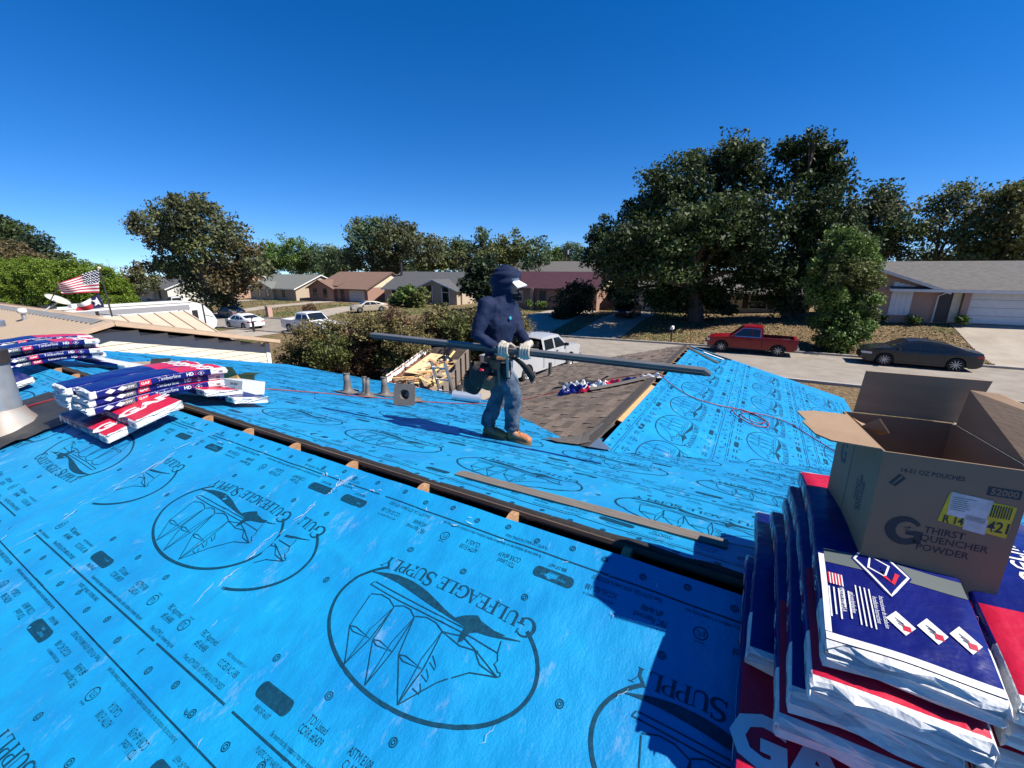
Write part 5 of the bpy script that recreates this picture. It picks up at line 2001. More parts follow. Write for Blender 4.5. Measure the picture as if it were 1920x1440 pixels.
def trailer():
    bx, by = -11.4, 13.3
    zg = G(bx, by)
    rz = R(26)
    t = thing('dump_trailer', 'rusty plank-sided trailer full of torn-off lumber beside the blue roof', 'trailer', (bx, by, zg), rz)
    W2, L2, zb, zt = 1.0, 3.0, .62, 1.42
    mb = MB(); mb.box(-W2, W2, -L2, L2, zb - .12, zb); mb.build('bed', M_RUST, t)
    mb = MB(); mb.box(-W2 - .05, -W2, -L2, L2, zb - .1, zt + .12); mb.build('side_panel', M_RUST, t)
    for k in range(4):
        z0 = zb + k * .235
        if True:
            mb = MB(); mb.box(-W2, W2, L2 + .001, L2 + .04, z0, z0 + .225); mb.build('plank', M_OLDW, t)
        for a, b in ((-L2, -.4), (-.35, L2)):
            if k == 3 and a < -1:
                continue
            mb = MB(); mb.box(W2 + .001, W2 + .04, a, b, z0, z0 + .225); mb.build('plank', M_OLDW, t)
        mb = MB(); mb.box(-W2, W2, -L2 - .04, -L2 - .001, z0, z0 + .225)
        if k < 2:
            mb.build('plank', M_OLDW, t)
    for y in np.linspace(-L2 + .1, L2 - .1, 6):
        mb = MB(); mb.box(W2 + .042, W2 + .10, y - .04, y + .04, zb - .1, zb + (.94 if y > -.4 else .70)); mb.build('stake', M_UNDERB, t)
    # torn sheet hanging over the left side
    rg = np.random.default_rng(3)
    ys = np.linspace(-L2 + .2, L2, 40)
    lo = zt + .10 - np.abs(np.convolve(rg.normal(0, .16, 44), np.ones(5) / 5, 'valid'))
    P = np.stack([np.stack([np.full(40, -W2 + .03), ys, lo - .10], -1), np.stack([np.full(40, -W2 - .02), ys, np.full(40, zt + .15) + rg.normal(0, .02, 40)], -1), np.stack([np.full(40, -W2 - .09), ys, lo], -1)])
    mb = MB(); mb.grid(P); mb.build('torn_sheet', M_TARP, t, fix=False)
    for s in (-1, 1):
        for y in (-.45, .45):
            wheel(t, 0, 0, .34, .2, 1, 6)
    ws = [o for o in t.children if o.name.startswith('wheel')]
    for o, (s, y) in zip(ws, ((-1, -.45), (-1, .45), (1, -.45), (1, .45))):
        o.rotation_euler = (0, 0, math.pi / 2 * s)
        o.location = (s * (W2 + .2), y, 0)
    mb = MB(); mb.beam((-.5, L2, .5), (0, L2 + 1.3, .48), .1, .1); mb.beam((.5, L2, .5), (0, L2 + 1.3, .48), .1, .1); mb.build('tow_frame', M_UNDERB, t)
    # lumber scraps: each stick is a thing
    cols = [mat('scrap_pine', (.58, .40, .20), .85, var=.25, scale=6), mat('scrap_orange', (.52, .26, .10), .85, var=.3, scale=6), mat('scrap_grey', (.30, .22, .16), .9, var=.3, scale=6), mat('scrap_yellow', (.66, .50, .20), .85, var=.2, scale=6)]
    Mt = Matrix.Translation((bx, by, zg)) @ Matrix.Rotation(rz, 4, 'Z')
    names = ['pale pine', 'orange-brown', 'grey weathered', 'yellow']
    for k in range(95):
        ln = rg.uniform(.4, 1.5)
        x = rg.uniform(-.8, .85)
        y = rg.uniform(-2.6, 1.6)
        h = zb + .50 + rg.uniform(0, .34) * (1 - abs(x) * .4)
        a = rg.normal(1.2, .7)
        ci = int(rg.integers(0, 4))
        mb = MB()
        mb.box(-ln / 2, ln / 2, -rg.uniform(.03, .09), .05, -.010, .012)
        o = mb.build('lumber_scrap', cols[ci])
        o.matrix_world = Mt @ Matrix.Translation((x * .8, y, h)) @ Euler((rg.normal(0, .15), rg.normal(0, .16), a)).to_matrix().to_4x4()
        tag(o, names[ci] + ' board scrap lying in the lumber trailer', 'board scrap', 'torn-off boards heaped in the trailer, ' + names[ci])
    mb = MB(); mb.box(-W2 + .02, W2 - .02, -L2 + .02, 2.2, zb + .002, zb + .52); o = mb.build('debris_heap', cols[2], t); tag(o, kind='stuff')

    def board(lbl, w, ln, th, x, y, z, ax, ay, az):
        mb = MB(); mb.box(-w / 2, w / 2, -ln / 2, ln / 2, -th / 2, th / 2)
        o = mb.build('plywood_board', M_NEWP)
        o.matrix_world = Mt @ Matrix.Translation((x, y, z)) @ Euler((ax, ay, az)).to_matrix().to_4x4()
        tag(o, lbl, 'board', 'fresh boards on the trailer')
    board('widest fresh plywood board laid along the lumber trailer', .62, 3.4, .018, -.35, .3, zt - .02, .02, .12, -.05)
    board('narrow fresh plank below the wide plywood board', .22, 3.6, .03, .02, -.6, zt - .12, .03, .05, -.02)
    board('fresh plank lowest of the three, poking towards the roof', .16, 3.2, .03, .24, -1.1, zt - .22, .04, -.05, .03)
    # rubbish sack
    p = Mt @ Vector((.25, 1.2, zb + .35))
    o = thing('rubbish_sack', 'black rubbish sack on the lumber trailer behind the ladder', 'sack', tuple(p))
    mb = MB(); mb.lathe([(0.01, 0), (.28, .02), (.38, .22), (.33, .42), (.14, .55), (.05, .60), (.09, .70)], 14)
    for i, v in enumerate(mb.v):
        mb.v[i] = (v[0] * (1 + .1 * math.sin(v[2] * 23 + v[1] * 9)), v[1] * (1 + .1 * math.sin(v[2] * 19 + v[0] * 11)), v[2])
    mb.build('body', mat('sack_plastic', (.012, .012, .013), .3), o)


trailer()


# ------------------------------------------------------------------ street furniture, flags
def street_things():
    # street lamp
    b = at_y(441, 572, 36.0)
    zl = G(b[0], 36)
    t = thing('street_lamp', 'wooden street lamp pole with curved arm in front of the pecan tree', 'street lamp', (float(b[0]), 36, zl))
    mb = MB(); mb.tube([(0, 0, -.3), (0, 0, 8.2)], [.16, .11], 10); mb.build('pole', mat('pole_wood', (.12, .075, .05), .9, var=.3, scale=4), t)
    mb = MB(); mb.tube([(0, 0, 7.9), (-.8, -.5, 8.5), (-1.8, -1.1, 8.7), (-2.6, -1.6, 8.65)], .05, 8); mb.build('arm', M_GALV, t)
    mb = MB(); mb.beam((-2.5, -1.55, 8.62), (-3.2, -2.0, 8.55), .22, .14); mb.build('lamp_head', M_WHITE, t)
    # utility pole
    b = at_y(1062, 470, 95)
    t = thing('utility_pole', 'distant utility pole beside the far grey roof', 'utility pole', (float(b[0]), 95, -4.5))
    mb = MB(); mb.tube([(0, 0, -.3), (0, 0, 9.6)], .16, 8); mb.build('pole', M_BARK, t)
    mb = MB(); mb.beam((-1.2, 0, 9.0), (1.2, 0, 9.0), .12, .14); mb.build('crossarm', M_BARK, t)
    mb = MB(); mb.tube([(.35, 0, 7.2), (.35, 0, 8.2)], .24, 10); mb.build('transformer', M_GALV, t)
    # mailboxes
    def brick_box(px, py, Y, lb):
        b = at_y(px, py, Y)
        t = thing('brick_mailbox', lb, 'mailbox', (float(b[0]), Y, G(b[0], Y)))
        mb = MB(); mb.box(-.3, .3, -.3, .3, -.2, 1.35); mb.build('pillar', mat('pink_brick', (.46, .24, .19), .9, col2=(.55, .38, .32), scale=9, stretch=(1, 1, 3)), t)
        mb = MB(); mb.box(-.34, .34, -.34, .34, 1.351, 1.43); mb.build('cap', M_KERB, t)
        mb = MB(); mb.box(-.12, .12, -.32, -.301, .95, 1.15); mb.build('mailbox_door', M_UNDERB, t)
    brick_box(505, 590, 33.3, 'pink brick mailbox pillar at the kerb before the grey-green roofed house')
    b = at_y(1258, 640, 32.75)
    t = thing('white_mailbox', 'white mailbox on a dark post at the far kerb near the red pickup', 'mailbox', (float(b[0]), 32.75, G(b[0], 32.75)))
    mb = MB(); mb.box(-.045, .045, -.045, .045, -.2, 1.0); mb.build('post', M_DARKDOOR, t)
    mb = MB(); mb.prism([(-.1, 1.0), (.1, 1.0), (.1, 1.13)] + [(.1 * math.cos(a), 1.13 + .1 * math.sin(a)) for a in np.linspace(.2, math.pi - .2, 7)] + [(-.1, 1.13)], 'y', -.27, .27); mb.build('box', M_WHITE, t)
    b = at_z(497, 621, -6.15)
    t = thing('dark_post_mailbox', 'mailbox on a dark post by the white sedan', 'mailbox', (float(b[0]), 23.3, G(b[0], 23.3)))
    mb = MB(); mb.box(-.08, .08, -.08, .08, -.2, 1.55); mb.build('post', M_DARKDOOR, t)
    mb = MB(); mb.beam((.08, 0, 1.05), (.55, 0, 1.05), .08, .08); mb.build('arm', M_DARKDOOR, t)
    mb = MB(); mb.box(.22, .42, -.26, .26, 1.092, 1.32); mb.build('box', M_WHITE, t)
    # bin near the kerb
    t = thing('wheelie_bin', 'dark wheeled bin in the shade beside the oak driveway', 'bin', (-17.0, 42.2, G(-17, 42.2)))
    mb = MB(); mb.prism([(-.25, 0.05), (.25, .05), (.32, .95), (-.32, .95)], 'y', -.3, .3); mb.build('body', M_UNDERB, t)
    mb = MB(); mb.box(-.34, .36, -.33, .33, .952, 1.02); mb.build('lid', M_UNDERB, t)
    # grey gutter length lying on the drive at the right
    b = at_z(1900, 786, -5.22)
    t = thing('gutter_length', 'white metal gutter length lying on the concrete at the right edge', 'gutter', (float(b[0]), float(b[1]), G(b[0], b[1]) + .03))
    mb = MB()
    for s in (0, 1):
        mb.box(-.45, 2.8, -.14 + s * .24, -.12 + s * .24, 0, .12)
    mb.box(-.45, 2.8, -.12, .10, 0, .015)
    mb.build('channel', mat('gutter_paint', (.50, .52, .54), .5, var=.1), t)
    mb = MB(); mb.box(-.47, -.452, -.14, .12, -.002, .125); mb.build('end_cap', M_WHITE, t)
    # flagpole and flags beyond the tan roof
    XF = -30.0
    tp = at_x(186, 503, XF)
    ft = at_x(212, 592, XF)
    t = thing('flagpole', 'dark leaning flagpole behind the tan metal roof', 'flagpole', (float(ft[0]), float(ft[1]), float(ft[2]) - 2.4))
    a = Vector(tp) - Vector((ft[0], ft[1], ft[2] - 2.4))
    base = Vector((0, 0, 0))
    mb = MB(); mb.tube([(a.x * -.02, a.y * -.02, -.6), tuple(a)], .04, 8); mb.build('pole', M_DARKDOOR, t)
    mb = MB(); mb.lathe([(0.001, .09), (.07, .06), (.09, 0), (.05, -.05), (0.001, -.07)], 10, M=Matrix.Translation(a)); mb.build('finial', M_CREAM, t)

    def flag(name, label, corners, paintfn, mats, nx=46, ny=26, wave=.10, ph=0.0):
        """corners: hoist top, hoist bottom, fly bottom, fly top (world)."""
        A, B, C_, D2 = [np.array(c) for c in corners]
        P = np.zeros((ny + 1, nx + 1, 3))
        nrm = np.cross(D2 - A, B - A)
        nrm /= np.linalg.norm(nrm)
        for j in range(ny + 1):
            for i in range(nx + 1):
                u, v = i / nx, j / ny
                p = (A * (1 - u) + D2 * u) * (1 - v) + (B * (1 - u) + C_ * u) * v
                p = p + nrm * wave * u ** .6 * math.sin(9 * u + 3 * v + ph) + np.array([0, 0, .05 * u * math.sin(6 * u + ph)])
                P[j, i] = p
        mb = MB()
        mb.grid(P)
        k = 0
        for j in range(ny):
            for i in range(nx):
                mb.m[k] = paintfn((i + .5) / nx, (j + .5) / ny)
                k += 1
        o = mb.build(name, mats, None, fix=False)
        return tag(o, label, 'flag'), P
    RD = mat('flag_red', (.42, .018, .035), .8, trans=.25)
    WH = mat('flag_white', (.72, .72, .72), .8, trans=.25)
    BL = mat('flag_navy', (.012, .018, .09), .8, trans=.2)
    ht, hb = at_x(184, 506, XF), at_x(186.5, 549, XF)
    ft_, fb_ = at_x(107, 530, XF - .6), at_x(114, 550, XF - .6)

    def usa(u, v):
        if u < .40 and v < 7 / 13:
            return 2
        return 0 if int(v * 13) % 2 == 0 else 1
    o, P = flag('stars_and_stripes_flag', 'red and white striped flag with starred navy corner flying above the other', (ht, hb, fb_, ft_), usa, [RD, WH, BL], ny=26, nx=50, wave=.16)
    st = MB()
    for r_ in range(9):
        for c_ in range(11):
            if (r_ + c_) % 2 == 0:
                u, v = (c_ + .5) / 11 * .40, (r_ + .5) / 9 * 7 / 13
                j, i = int(v * 26), int(u * 50)
                p = Vector(P[j, i])
                s = .035
                for sg in (.03, -.03):
                    st.add([(p.x + sg, p.y - s, p.z), (p.x + sg, p.y, p.z - s), (p.x + sg, p.y + s, p.z), (p.x + sg, p.y, p.z + s)], [(0, 1, 2, 3)])
    tag(st.build('stars', WH, o, fix=False), kind='stuff')

    def lone(u, v):
        if u < .38:
            return 2
        return 1 if v < .5 else 0
    ht, hb = at_x(186, 551, XF), at_x(196, 576, XF)
    ft_, fb_ = at_x(143, 571, XF - .5), at_x(143, 584, XF - .5)
    o, P = flag('lone_star_flag', 'flag with one white star on navy, white over red bars, flying lower', (ht, hb, fb_, ft_), lone, [RD, WH, BL], ny=14, nx=26, wave=.10, ph=1.0)
    c_ = Vector(P[7, 5])
    pts = []
    for k in range(10):
        r_ = .26 if k % 2 == 0 else .11
        a_ = math.pi / 2 + k * math.pi / 5
        pts.append((math.cos(a_) * r_, math.sin(a_) * r_))
    st = MB(); st.prism([(c_.y + p[0] * .9, c_.z + p[1]) for p in pts], 'x', c_.x - .06, c_.x + .06); st.build('star', WH, o)


street_things()
# ------------------------------------------------------------------ shingles on the wing's left-hand slope
M_SHING = mat('brown_grey_shingle', (.120, .086, .063), .95, col2=(.19, .145, .11), scale=30, bump=.6, bscale=160, objrand=.34)
M_SHING2 = mat('brown_grey_shingle_far', (.120, .086, .063), .95, col2=(.19, .145, .11), scale=30, bump=.6, bscale=160, island=.34)


def shingles():
    rg = np.random.default_rng(19)
    course = .143
    Vmax = 3.66
    cells = []
    c = 0
    v = .10
    while v < Vmax:
        y = YIN + v / LN - .12 - rg.uniform(0, .22)
        while y < Y_WING + .03:
            w = float(rg.choice([.14, .18, .24, .30]))
            y1 = min(y + w, Y_WING + .04)
            cells.append((y, y1, v, min(v + course, Vmax + .02), rg.uniform(0, 1) < .5))
            y = y1
        v += course
        c += 1
    # nearest 300 as parts, sharing meshes by width
    def mesh_for(w, thick):
        key = (round(w, 2), thick)
        if key not in cache:
            mb = MB()
            t0 = .020 if thick else .009
            mb.add([(0, 0, .004), (w - .004, 0, .004), (w - .004, course + .006, t0 + .004), (0, course + .006, t0 + .004), (0, 0, -.004), (w - .004, 0, -.004), (w - .004, course + .006, 0), (0, course + .006, 0)],
                   [(0, 1, 2, 3), (7, 6, 5, 4), (0, 4, 5, 1), (1, 5, 6, 2), (2, 6, 7, 3), (3, 7, 4, 0)])
            o = mb.build('shingle', M_SHING)
            cache[key] = o.data
            bpy.data.objects.remove(o)
        return cache[key]
    cache = {}
    slope = link('shingled_slope', None, house)
    slope_parent = slope
    u = LEFTP(np.array(1.0), np.array(0.), np.array(0.)) - LEFTP(np.array(0.), np.array(0.), np.array(0.))
    dv = LEFTP(np.array(0.), np.array(1.), np.array(0.)) - LEFTP(np.array(0.), np.array(0.), np.array(0.))
    nn = LEFTP(np.array(0.), np.array(0.), np.array(1.)) - LEFTP(np.array(0.), np.array(0.), np.array(0.))
    B = Matrix(((u[0], dv[0], nn[0]), (u[1], dv[1], nn[1]), (u[2], dv[2], nn[2]))).to_4x4()
    cells.sort(key=lambda q: np.linalg.norm(LEFTP(np.array(q[0]), np.array(q[2]))))
    near, rest = cells[:300], cells[300:]
    for (y0, y1, v0, v1, th) in near:
        o = link('shingle', mesh_for(y1 - y0, th), slope)
        M = B.copy()
        M.translation = Vector(LEFTP(np.array(y0), np.array(v0), np.array(.004)))
        o.matrix_local = M @ Matrix.Rotation(rg.normal(0, .008), 4, 'Z')
    mb = MB()
    for (y0, y1, v0, v1, th) in rest:
        t0 = .020 if th else .009
        q = [LEFTP(np.array(a), np.array(b), np.array(h)) for a, b, h in ((y0, v0, .008), (y1 - .004, v0, .008), (y1 - .004, v1 + .006, t0 + .008), (y0, v1 + .006, t0 + .008), (y0, v1 + .006, .002), (y1 - .004, v1 + .006, .002))]
        mb.add(q, [(0, 1, 2, 3), (3, 2, 5, 4)])
    tag(mb.build('shingle_field', M_SHING2, house, fix=False), kind='stuff')
    # starter strip along the wing ridge, plywood and slot beyond it
    mb = MB()
    q = [LEFTP(np.array(a), np.array(b), np.array(h)) for h in (.020, .012) for a, b in ((YIN + .02, -.02), (Y_WING, .0), (Y_WING, .105), (YIN + .10, .16))]
    mb.add(q, [(0, 1, 2, 3), (0, 4, 5, 1), (1, 5, 6, 2), (2, 6, 7, 3), (3, 7, 4, 0)])
    mb.build('ridge_strip', mat('dark_membrane', (.060, .050, .042), .9, var=.3, scale=25, bump=.4, bscale=120), house)
    mb = MB()
    q = [RIGHTP(np.array(a), np.array(b), np.array(h)) for a, b, h in ((5.05, .02, .006), (6.95, .02, .006), (6.95, .082, .006), (5.05, .082, .006), (5.05, .02, -.014), (6.95, .02, -.014), (6.95, .082, -.014), (5.05, .082, -.014))]
    mb.add(q, [(0, 1, 2, 3), (0, 4, 5, 1), (1, 5, 6, 2), (2, 6, 7, 3), (3, 7, 4, 0)])
    mb.build('ridge_plank', mat('fresh_orange_plank', (.52, .27, .10), .8, col2=(.62, .38, .17), scale=6, stretch=(1, 4, 1)), house)
    y = 7.2
    while y < Y_WING - .2:
        mb = MB(); mb.box(XC - .10, XC + .14, y - .02, y + .02, ZC - .13, ZC - .022); mb.build('rafter', M_RAFTER, house)
        y += .61
    # inner end: grey membrane sheet spilling over the main slope
    mb = MB()
    pts = [(-1.70, YIN - .06), (-1.50, YIN + .05), (-1.36, YIN + .22), (-1.33, YIN + .85), (-1.50, YIN + .85), (-1.60, YIN + .45), (-1.78, YIN + .18), (-1.90, YIN + .02)]
    top = [(x, y, max(-DF - S_ * (y - YR), ZC - S_ * abs(x - XC)) + .026) for x, y in pts]
    cen = (-1.55, YIN + .28, max(-DF - S_ * (YIN + .28 - YR), ZC - S_ * abs(-1.55 - XC)) + .028)
    mb.add(top + [cen], [(i, (i + 1) % 8, 8) for i in range(8)])
    mb.build('valley_membrane', mat('grey_membrane', (.10, .088, .075), .9, var=.25, scale=25, bump=.4, bscale=120), house)
    mb = MB()
    pts = [(-1.36, YIN + .30), (-1.16, YIN + .16), (-1.22, YIN + .08), (-1.38, YIN + .02)]
    mb.add([(x, y, max(-DF - S_ * (y - YR), ZC - S_ * abs(x - XC)) + .026) for x, y in pts], [(0, 1, 2), (0, 2, 3)])
    mb.build('metal_flashing', mat('blue_grey_metal', (.16, .22, .30), .4, metal=.5), house)


shingles()

# ------------------------------------------------------------------ shingle bundles
M_WBLUE = mat('wrapper_blue', (.005, .009, .115), .30, col2=(.007, .014, .16), scale=6, bump=.35, bscale=14, spec=.28)
M_WRED = mat('wrapper_red', (.52, .010, .040), .35, col2=(.60, .018, .06), scale=6, bump=.35, bscale=14, spec=.3)
M_WWHITE = mat('wrapper_white', (.66, .67, .66), .42, var=.08, scale=9, bump=.9, bscale=16, spec=.5)
M_PWHITE = mat('print_white', (.74, .74, .74), .45)
M_PRED = mat('print_red', (.55, .012, .04), .4)
M_PGREY = mat('print_grey', (.11, .13, .13), .45)
M_PDARK = mat('print_dark', (.03, .03, .035), .5)


def roofz(Y, r_=.02, sl=.27):
    return -1.217 - sl * (np.sqrt((np.asarray(Y, float) - 1.735) ** 2 + r_ * r_) - r_)


BW, BL_, BT = .170, .5, .063


def bundle(label, cx, cy, rz, h, r_=.1, top=((-1, .16, 0), (.16, 1, 1)), group=None, seed=1, label_end=1, gaf=True, side=True, name='shingle_bundle', top_text=None, rough=1.0, nearprint=False, sl=.27):
    rg = np.random.default_rng(seed)
    c_, s_ = math.cos(rz), math.sin(rz)
    z0 = float(roofz(cy, r_, sl)) + h
    t = thing(name, label, 'shingle bundle', (cx, cy, z0), 0, group)
    ph = rg.uniform(0, 6, 4)

    def wp(l, w, tt):
        l, w, tt = np.broadcast_arrays(np.asarray(l, float), np.asarray(w, float), np.asarray(tt, float))
        X = -s_ * l + c_ * w
        Y = c_ * l + s_ * w
        zz = roofz(cy + Y, r_, sl) + h - z0 + tt
        wob = .0022 * np.sin(19 * l + ph[0]) * np.sin(23 * w + ph[1]) * rough
        return np.stack([X, Y, zz + wob], -1)

    def sidew(l, k):
        return BW * (1 + .006 * np.sin(7 * l + ph[2]) + .005 * np.sin(41 * l + ph[3] + 2 * k) + .008 * np.sin(math.pi * k))
    ls = np.linspace(-BL_, BL_, 41)
    # ring: top across, side down, bottom back, side up
    ring = []
    for w in np.linspace(-1, 1, 9):
        ring.append(('t', w))
    for k in np.linspace(.9, .1, 5):
        ring.append(('r', k))
    for w in np.linspace(1, -1, 4):
        ring.append(('b', w))
    for k in np.linspace(.1, .9, 5):
        ring.append(('l', k))
    P = np.zeros((len(ls), len(ring), 3))
    for j, (f, q) in enumerate(ring):
        if f == 't':
            P[:, j] = wp(ls, q * (BW - .006), BT + .004 * (1 - q * q))
        elif f == 'b':
            P[:, j] = wp(ls, q * (BW - .006), 0.0)
        else:
            P[:, j] = wp(ls, sidew(ls, q) * (1 if f == 'r' else -1), BT * q)
    nl, nr = P.shape[:2]
    fs, ms = [], []
    for i in range(nl - 1):
        lm = (ls[i] + ls[i + 1]) / 2
        for j in range(nr):
            j2 = (j + 1) % nr
            f = ring[j][0]
            if f in 'tb' and ring[j2][0] in 'tb':
                mi = 0
                for a, b, m_ in top:
                    if a <= lm * 2 <= b:
                        mi = m_
            else:
                mi = 2 if lm * label_end > .365 else 0
                if abs(lm) > .485:
                    mi = 2
            fs.append((i * nr + j, i * nr + j2, (i + 1) * nr + j2, (i + 1) * nr + j))
            ms.append(mi)
    mb = MB()
    mb.add(P.reshape(-1, 3), fs, 0, True)
    mb.m = ms
    # crumpled ends: several folds
    for e in (-1, 1):
        i = 0 if e < 0 else nl - 1
        ringp = P[i]
        cen = ringp.mean(0)
        dirv = wp(BL_ * e, 0, BT / 2) - wp(BL_ * e * .98, 0, BT / 2)
        dirv = dirv / np.linalg.norm(dirv)
        prev = ringp
        idx0 = len(mb.v)
        mb.v.extend(map(tuple, ringp))
        for k, (sh, out) in enumerate(((.93, .014), (.62, .020), (.25, .016))):
            cur = cen + (ringp - cen) * np.array([1, 1, sh]) * (1 - .02 * k) + dirv * (out + rg.normal(0, .007, (nr, 1)))
            o0 = len(mb.v)
            mb.v.extend(map(tuple, cur))
            for j in range(nr):
                j2 = (j + 1) % nr
                mb.f.append((idx0 + j, idx0 + j2, o0 + j2, o0 + j))
                mb.m.append(2)
                mb.s.append(False)
            idx0 = o0
        mb.v.append(tuple(cen + dirv * .012))
        for j in range(nr):
            mb.f.append((idx0 + j, idx0 + (j + 1) % nr, len(mb.v) - 1))
            mb.m.append(2)
            mb.s.append(False)
    wr_ = mb.build('wrapper', [M_WBLUE, M_WRED, M_WWHITE], t)
    dec = {'white_print': (P2(), M_PWHITE), 'red_print': (P2(), M_PRED), 'grey_print': (P2(), M_PGREY), 'dark_print': (P2(), M_PDARK)}
    acc = {k: ([], []) for k in dec}

    def emit(k, p2, fn):
        if not p2.v:
            return
        v, tt = p2.get()
        V, T = acc[k]
        off = sum(len(x) for x in V)
        V.append(fn(v))
        T.append(tt + off)
    if side:
        for sg in (1, -1):
            def fn(v, lift=.0016, sg=sg):
                l = v[:, 0] * sg
                k = np.clip(.5 + v[:, 1] / BT, .02, .98)
                return wp(l, (sidew(l, k) + lift) * sg, BT * k)
            e = label_end
            pw, pr, pg, pd = P2(), P2(), P2(), P2()

            def dm(p, x, y, a, b):
                p.poly([(x - a, y), (x, y - b), (x + a, y), (x, y + b)])
            q = e * sg
            dm(pw, -.385 * q, 0, .036, .020)
            dm(pw, -.305 * q, 0, .036, .020)
            pg.poly([(-.245 * q - .04, -.022), (-.245 * q + .04, -.022), (-.245 * q + .04, .022), (-.245 * q - .04, .022)])
            pr.poly([(-.145 * q - .042, -.024), (-.145 * q + .042, -.024), (-.145 * q + .042, .024), (-.145 * q - .042, .024)])
            emit('grey_print', pg, fn)
            emit('red_print', pr, fn)
            pw2 = P2()
            pw2.text('SW', -.245 * q, 0, .020, 1.1, bold=.02).text('GAF', -.145 * q, 0, .022, 1.1, bold=.03)
            pw.text('Timberline', .035 * q, .004, .030, .95).text('HD', .20 * q, .004, .030, .95, bold=.035)
            pw.stroke([(.29 * q - .03, 0), (.29 * q, -.02), (.29 * q + .03, 0), (.29 * q, .02)], .003, closed=True)
            dm(pw, .29 * q, 0, .010, .008)
            emit('white_print', pw, fn)
            emit('white_print', pw2, lambda v: fn(v, .0026))
            pz = P2(); pz.text('Z', .245 * q, .004, .028, .9, bold=.02)
            emit('red_print', pz, fn)
            for k in range(9):
                pd.poly([(.445 * q + k * .004, -.014), (.445 * q + k * .004 + .0022, -.014), (.445 * q + k * .004 + .0022, .006), (.445 * q + k * .004, .006)])
            pd.text('HDZ SHINGLES', .405 * q, .012, .008, .6, res=1)
            emit('dark_print', pd, fn)

    def ft(v, lift=.0016):
        q = v[:, 1] / BW
        return wp(v[:, 0], v[:, 1], BT + .004 * (1 - q * q) + lift)
    if gaf:
        p = P2()
        p.text('GAF', 0, 0, .15, 1.15, bold=.05)
        v, tt = p.get()
        ctr = gaf if isinstance(gaf, (int, float)) and not isinstance(gaf, bool) else .33
        ang = math.pi if ctr < 0 else 0
        # reads across the width
        vv = np.stack([-v[:, 1] * .82 * (1 if ctr > 0 else -1) + ctr, -v[:, 0] * .80 * (1 if ctr > 0 else -1)], 1)
        V, T = acc['white_print']
        off = sum(len(x) for x in V)
        V.append(ft(vv)); T.append(tt + off)
    if top_text:
        p = P2(); p.text('Timberline', -.06, 0, .075, .9)
        emit('white_print', p, ft)
    if nearprint:
        # instructions panel, emblem and badges on the near half of the top
        pw, pg, pr, pd = P2(), P2(), P2(), P2()
        pg.stroke([(-.200, -.150), (-.200, .166)], .060, step=.02)
        emit('grey_print', pg, ft)
        fr = [(-.215, -.015), (-.155, -.055), (-.20, .035), (-.285, .06), (-.30, -.0)]
        em = np.array([(-.10, -.03), (-.19, -.075), (-.30, -.005), (-.215, .045)])
        pbase = P2(); pbase.poly(em); 
        v, tt = pbase.get()
        pbl = P2()
        for q_ in np.linspace(.1, 1, 6):
            cc = em.mean(0)
            pbl.stroke(np.concatenate([cc + (em - cc) * q_, (cc + (em - cc) * q_)[:1]]), .016, step=.02)
        Vb, tb = pbl.get()
        tag(fast('blue_print', ft(Vb, .0022), tb, M_WBLUE, wr_), kind='stuff')
        pw.stroke(np.concatenate([em, em[:1]]), .006, step=.02)
        pw.stroke([(-.165, -.035), (-.215, -.045), (-.235, -.01), (-.19, .005)], .006, closed=True)
        pr.stroke([(-.235, -.012), (-.255, .005), (-.215, .020)], .010)
        for k in range(3):
            cx_, cy_ = -.385 + .004 * k, .0 + .062 * k
            pw.poly([(cx_ - .036, cy_ + .004), (cx_ + .004, cy_ - .029), (cx_ + .036, cy_ - .004), (cx_ - .004, cy_ + .029)])
            for q_ in range(3):
                pd.stroke([(cx_ + .012 - .008 * q_, cy_ - .010 + .002 * q_), (cx_ - .002 - .006 * q_, cy_ + .006 + .003 * q_)], .0022)
            pr.poly([(cx_ - .022, cy_ + .002), (cx_ - .006, cy_ + .002), (cx_ - .006, cy_ + .018), (cx_ - .022, cy_ + .018)])
        for k in range(5):
            pr.stroke([(-.275 - .0, -.146 + .007 * k), (-.318, -.146 + .007 * k)], .003)
            pw.stroke([(-.275, -.1425 + .007 * k), (-.318, -.1425 + .007 * k)], .003)
        for k, (x, ln) in enumerate(((-.105, .10), (-.095, .09), (-.085, .10), (-.075, .06), (-.065, .09))):
            pw.stroke([(-.33, -.148 + .011 * k), (-.33 - ln, -.148 + .011 * k)], .0035)
        vt, t_ = text2d('MADE IN THE U.S.A.', .012, .7)
        for k, (sx_, tx) in enumerate((('MADE IN THE U.S.A.', -.118), ('gaf.com/timberline', -.098), ('Installation Instructions', -.045), ('Instrucciones de instalacion', -.030))):
            v, tt = text2d(sx_, .0105, .62)
            vv = np.stack([-.365 - v[:, 0], tx + v[:, 1] * 1.0], 1)
            pw.tri(vv, tt)
        for k in range(4):
            pw.stroke([(-.30, -.085 + .010 * k), (-.43, -.085 + .010 * k)], .003)
        # white margin along the near end
        pw.stroke([(-.490, -.164), (-.490, .164)], .020, step=.02)
        pw.stroke([(-.478, -.158), (-.20, -.158)], .014, step=.02)
        emit('white_print', pw, lambda v: ft(v, .0032))
        emit('red_print', pr, lambda v: ft(v, .0042))
        emit('dark_print', pd, lambda v: ft(v, .0042))
    for k, (V, T) in acc.items():
        if V:
            tag(fast(k, np.concatenate(V), np.concatenate(T), dec[k][1], wr_), kind='stuff')
    return t


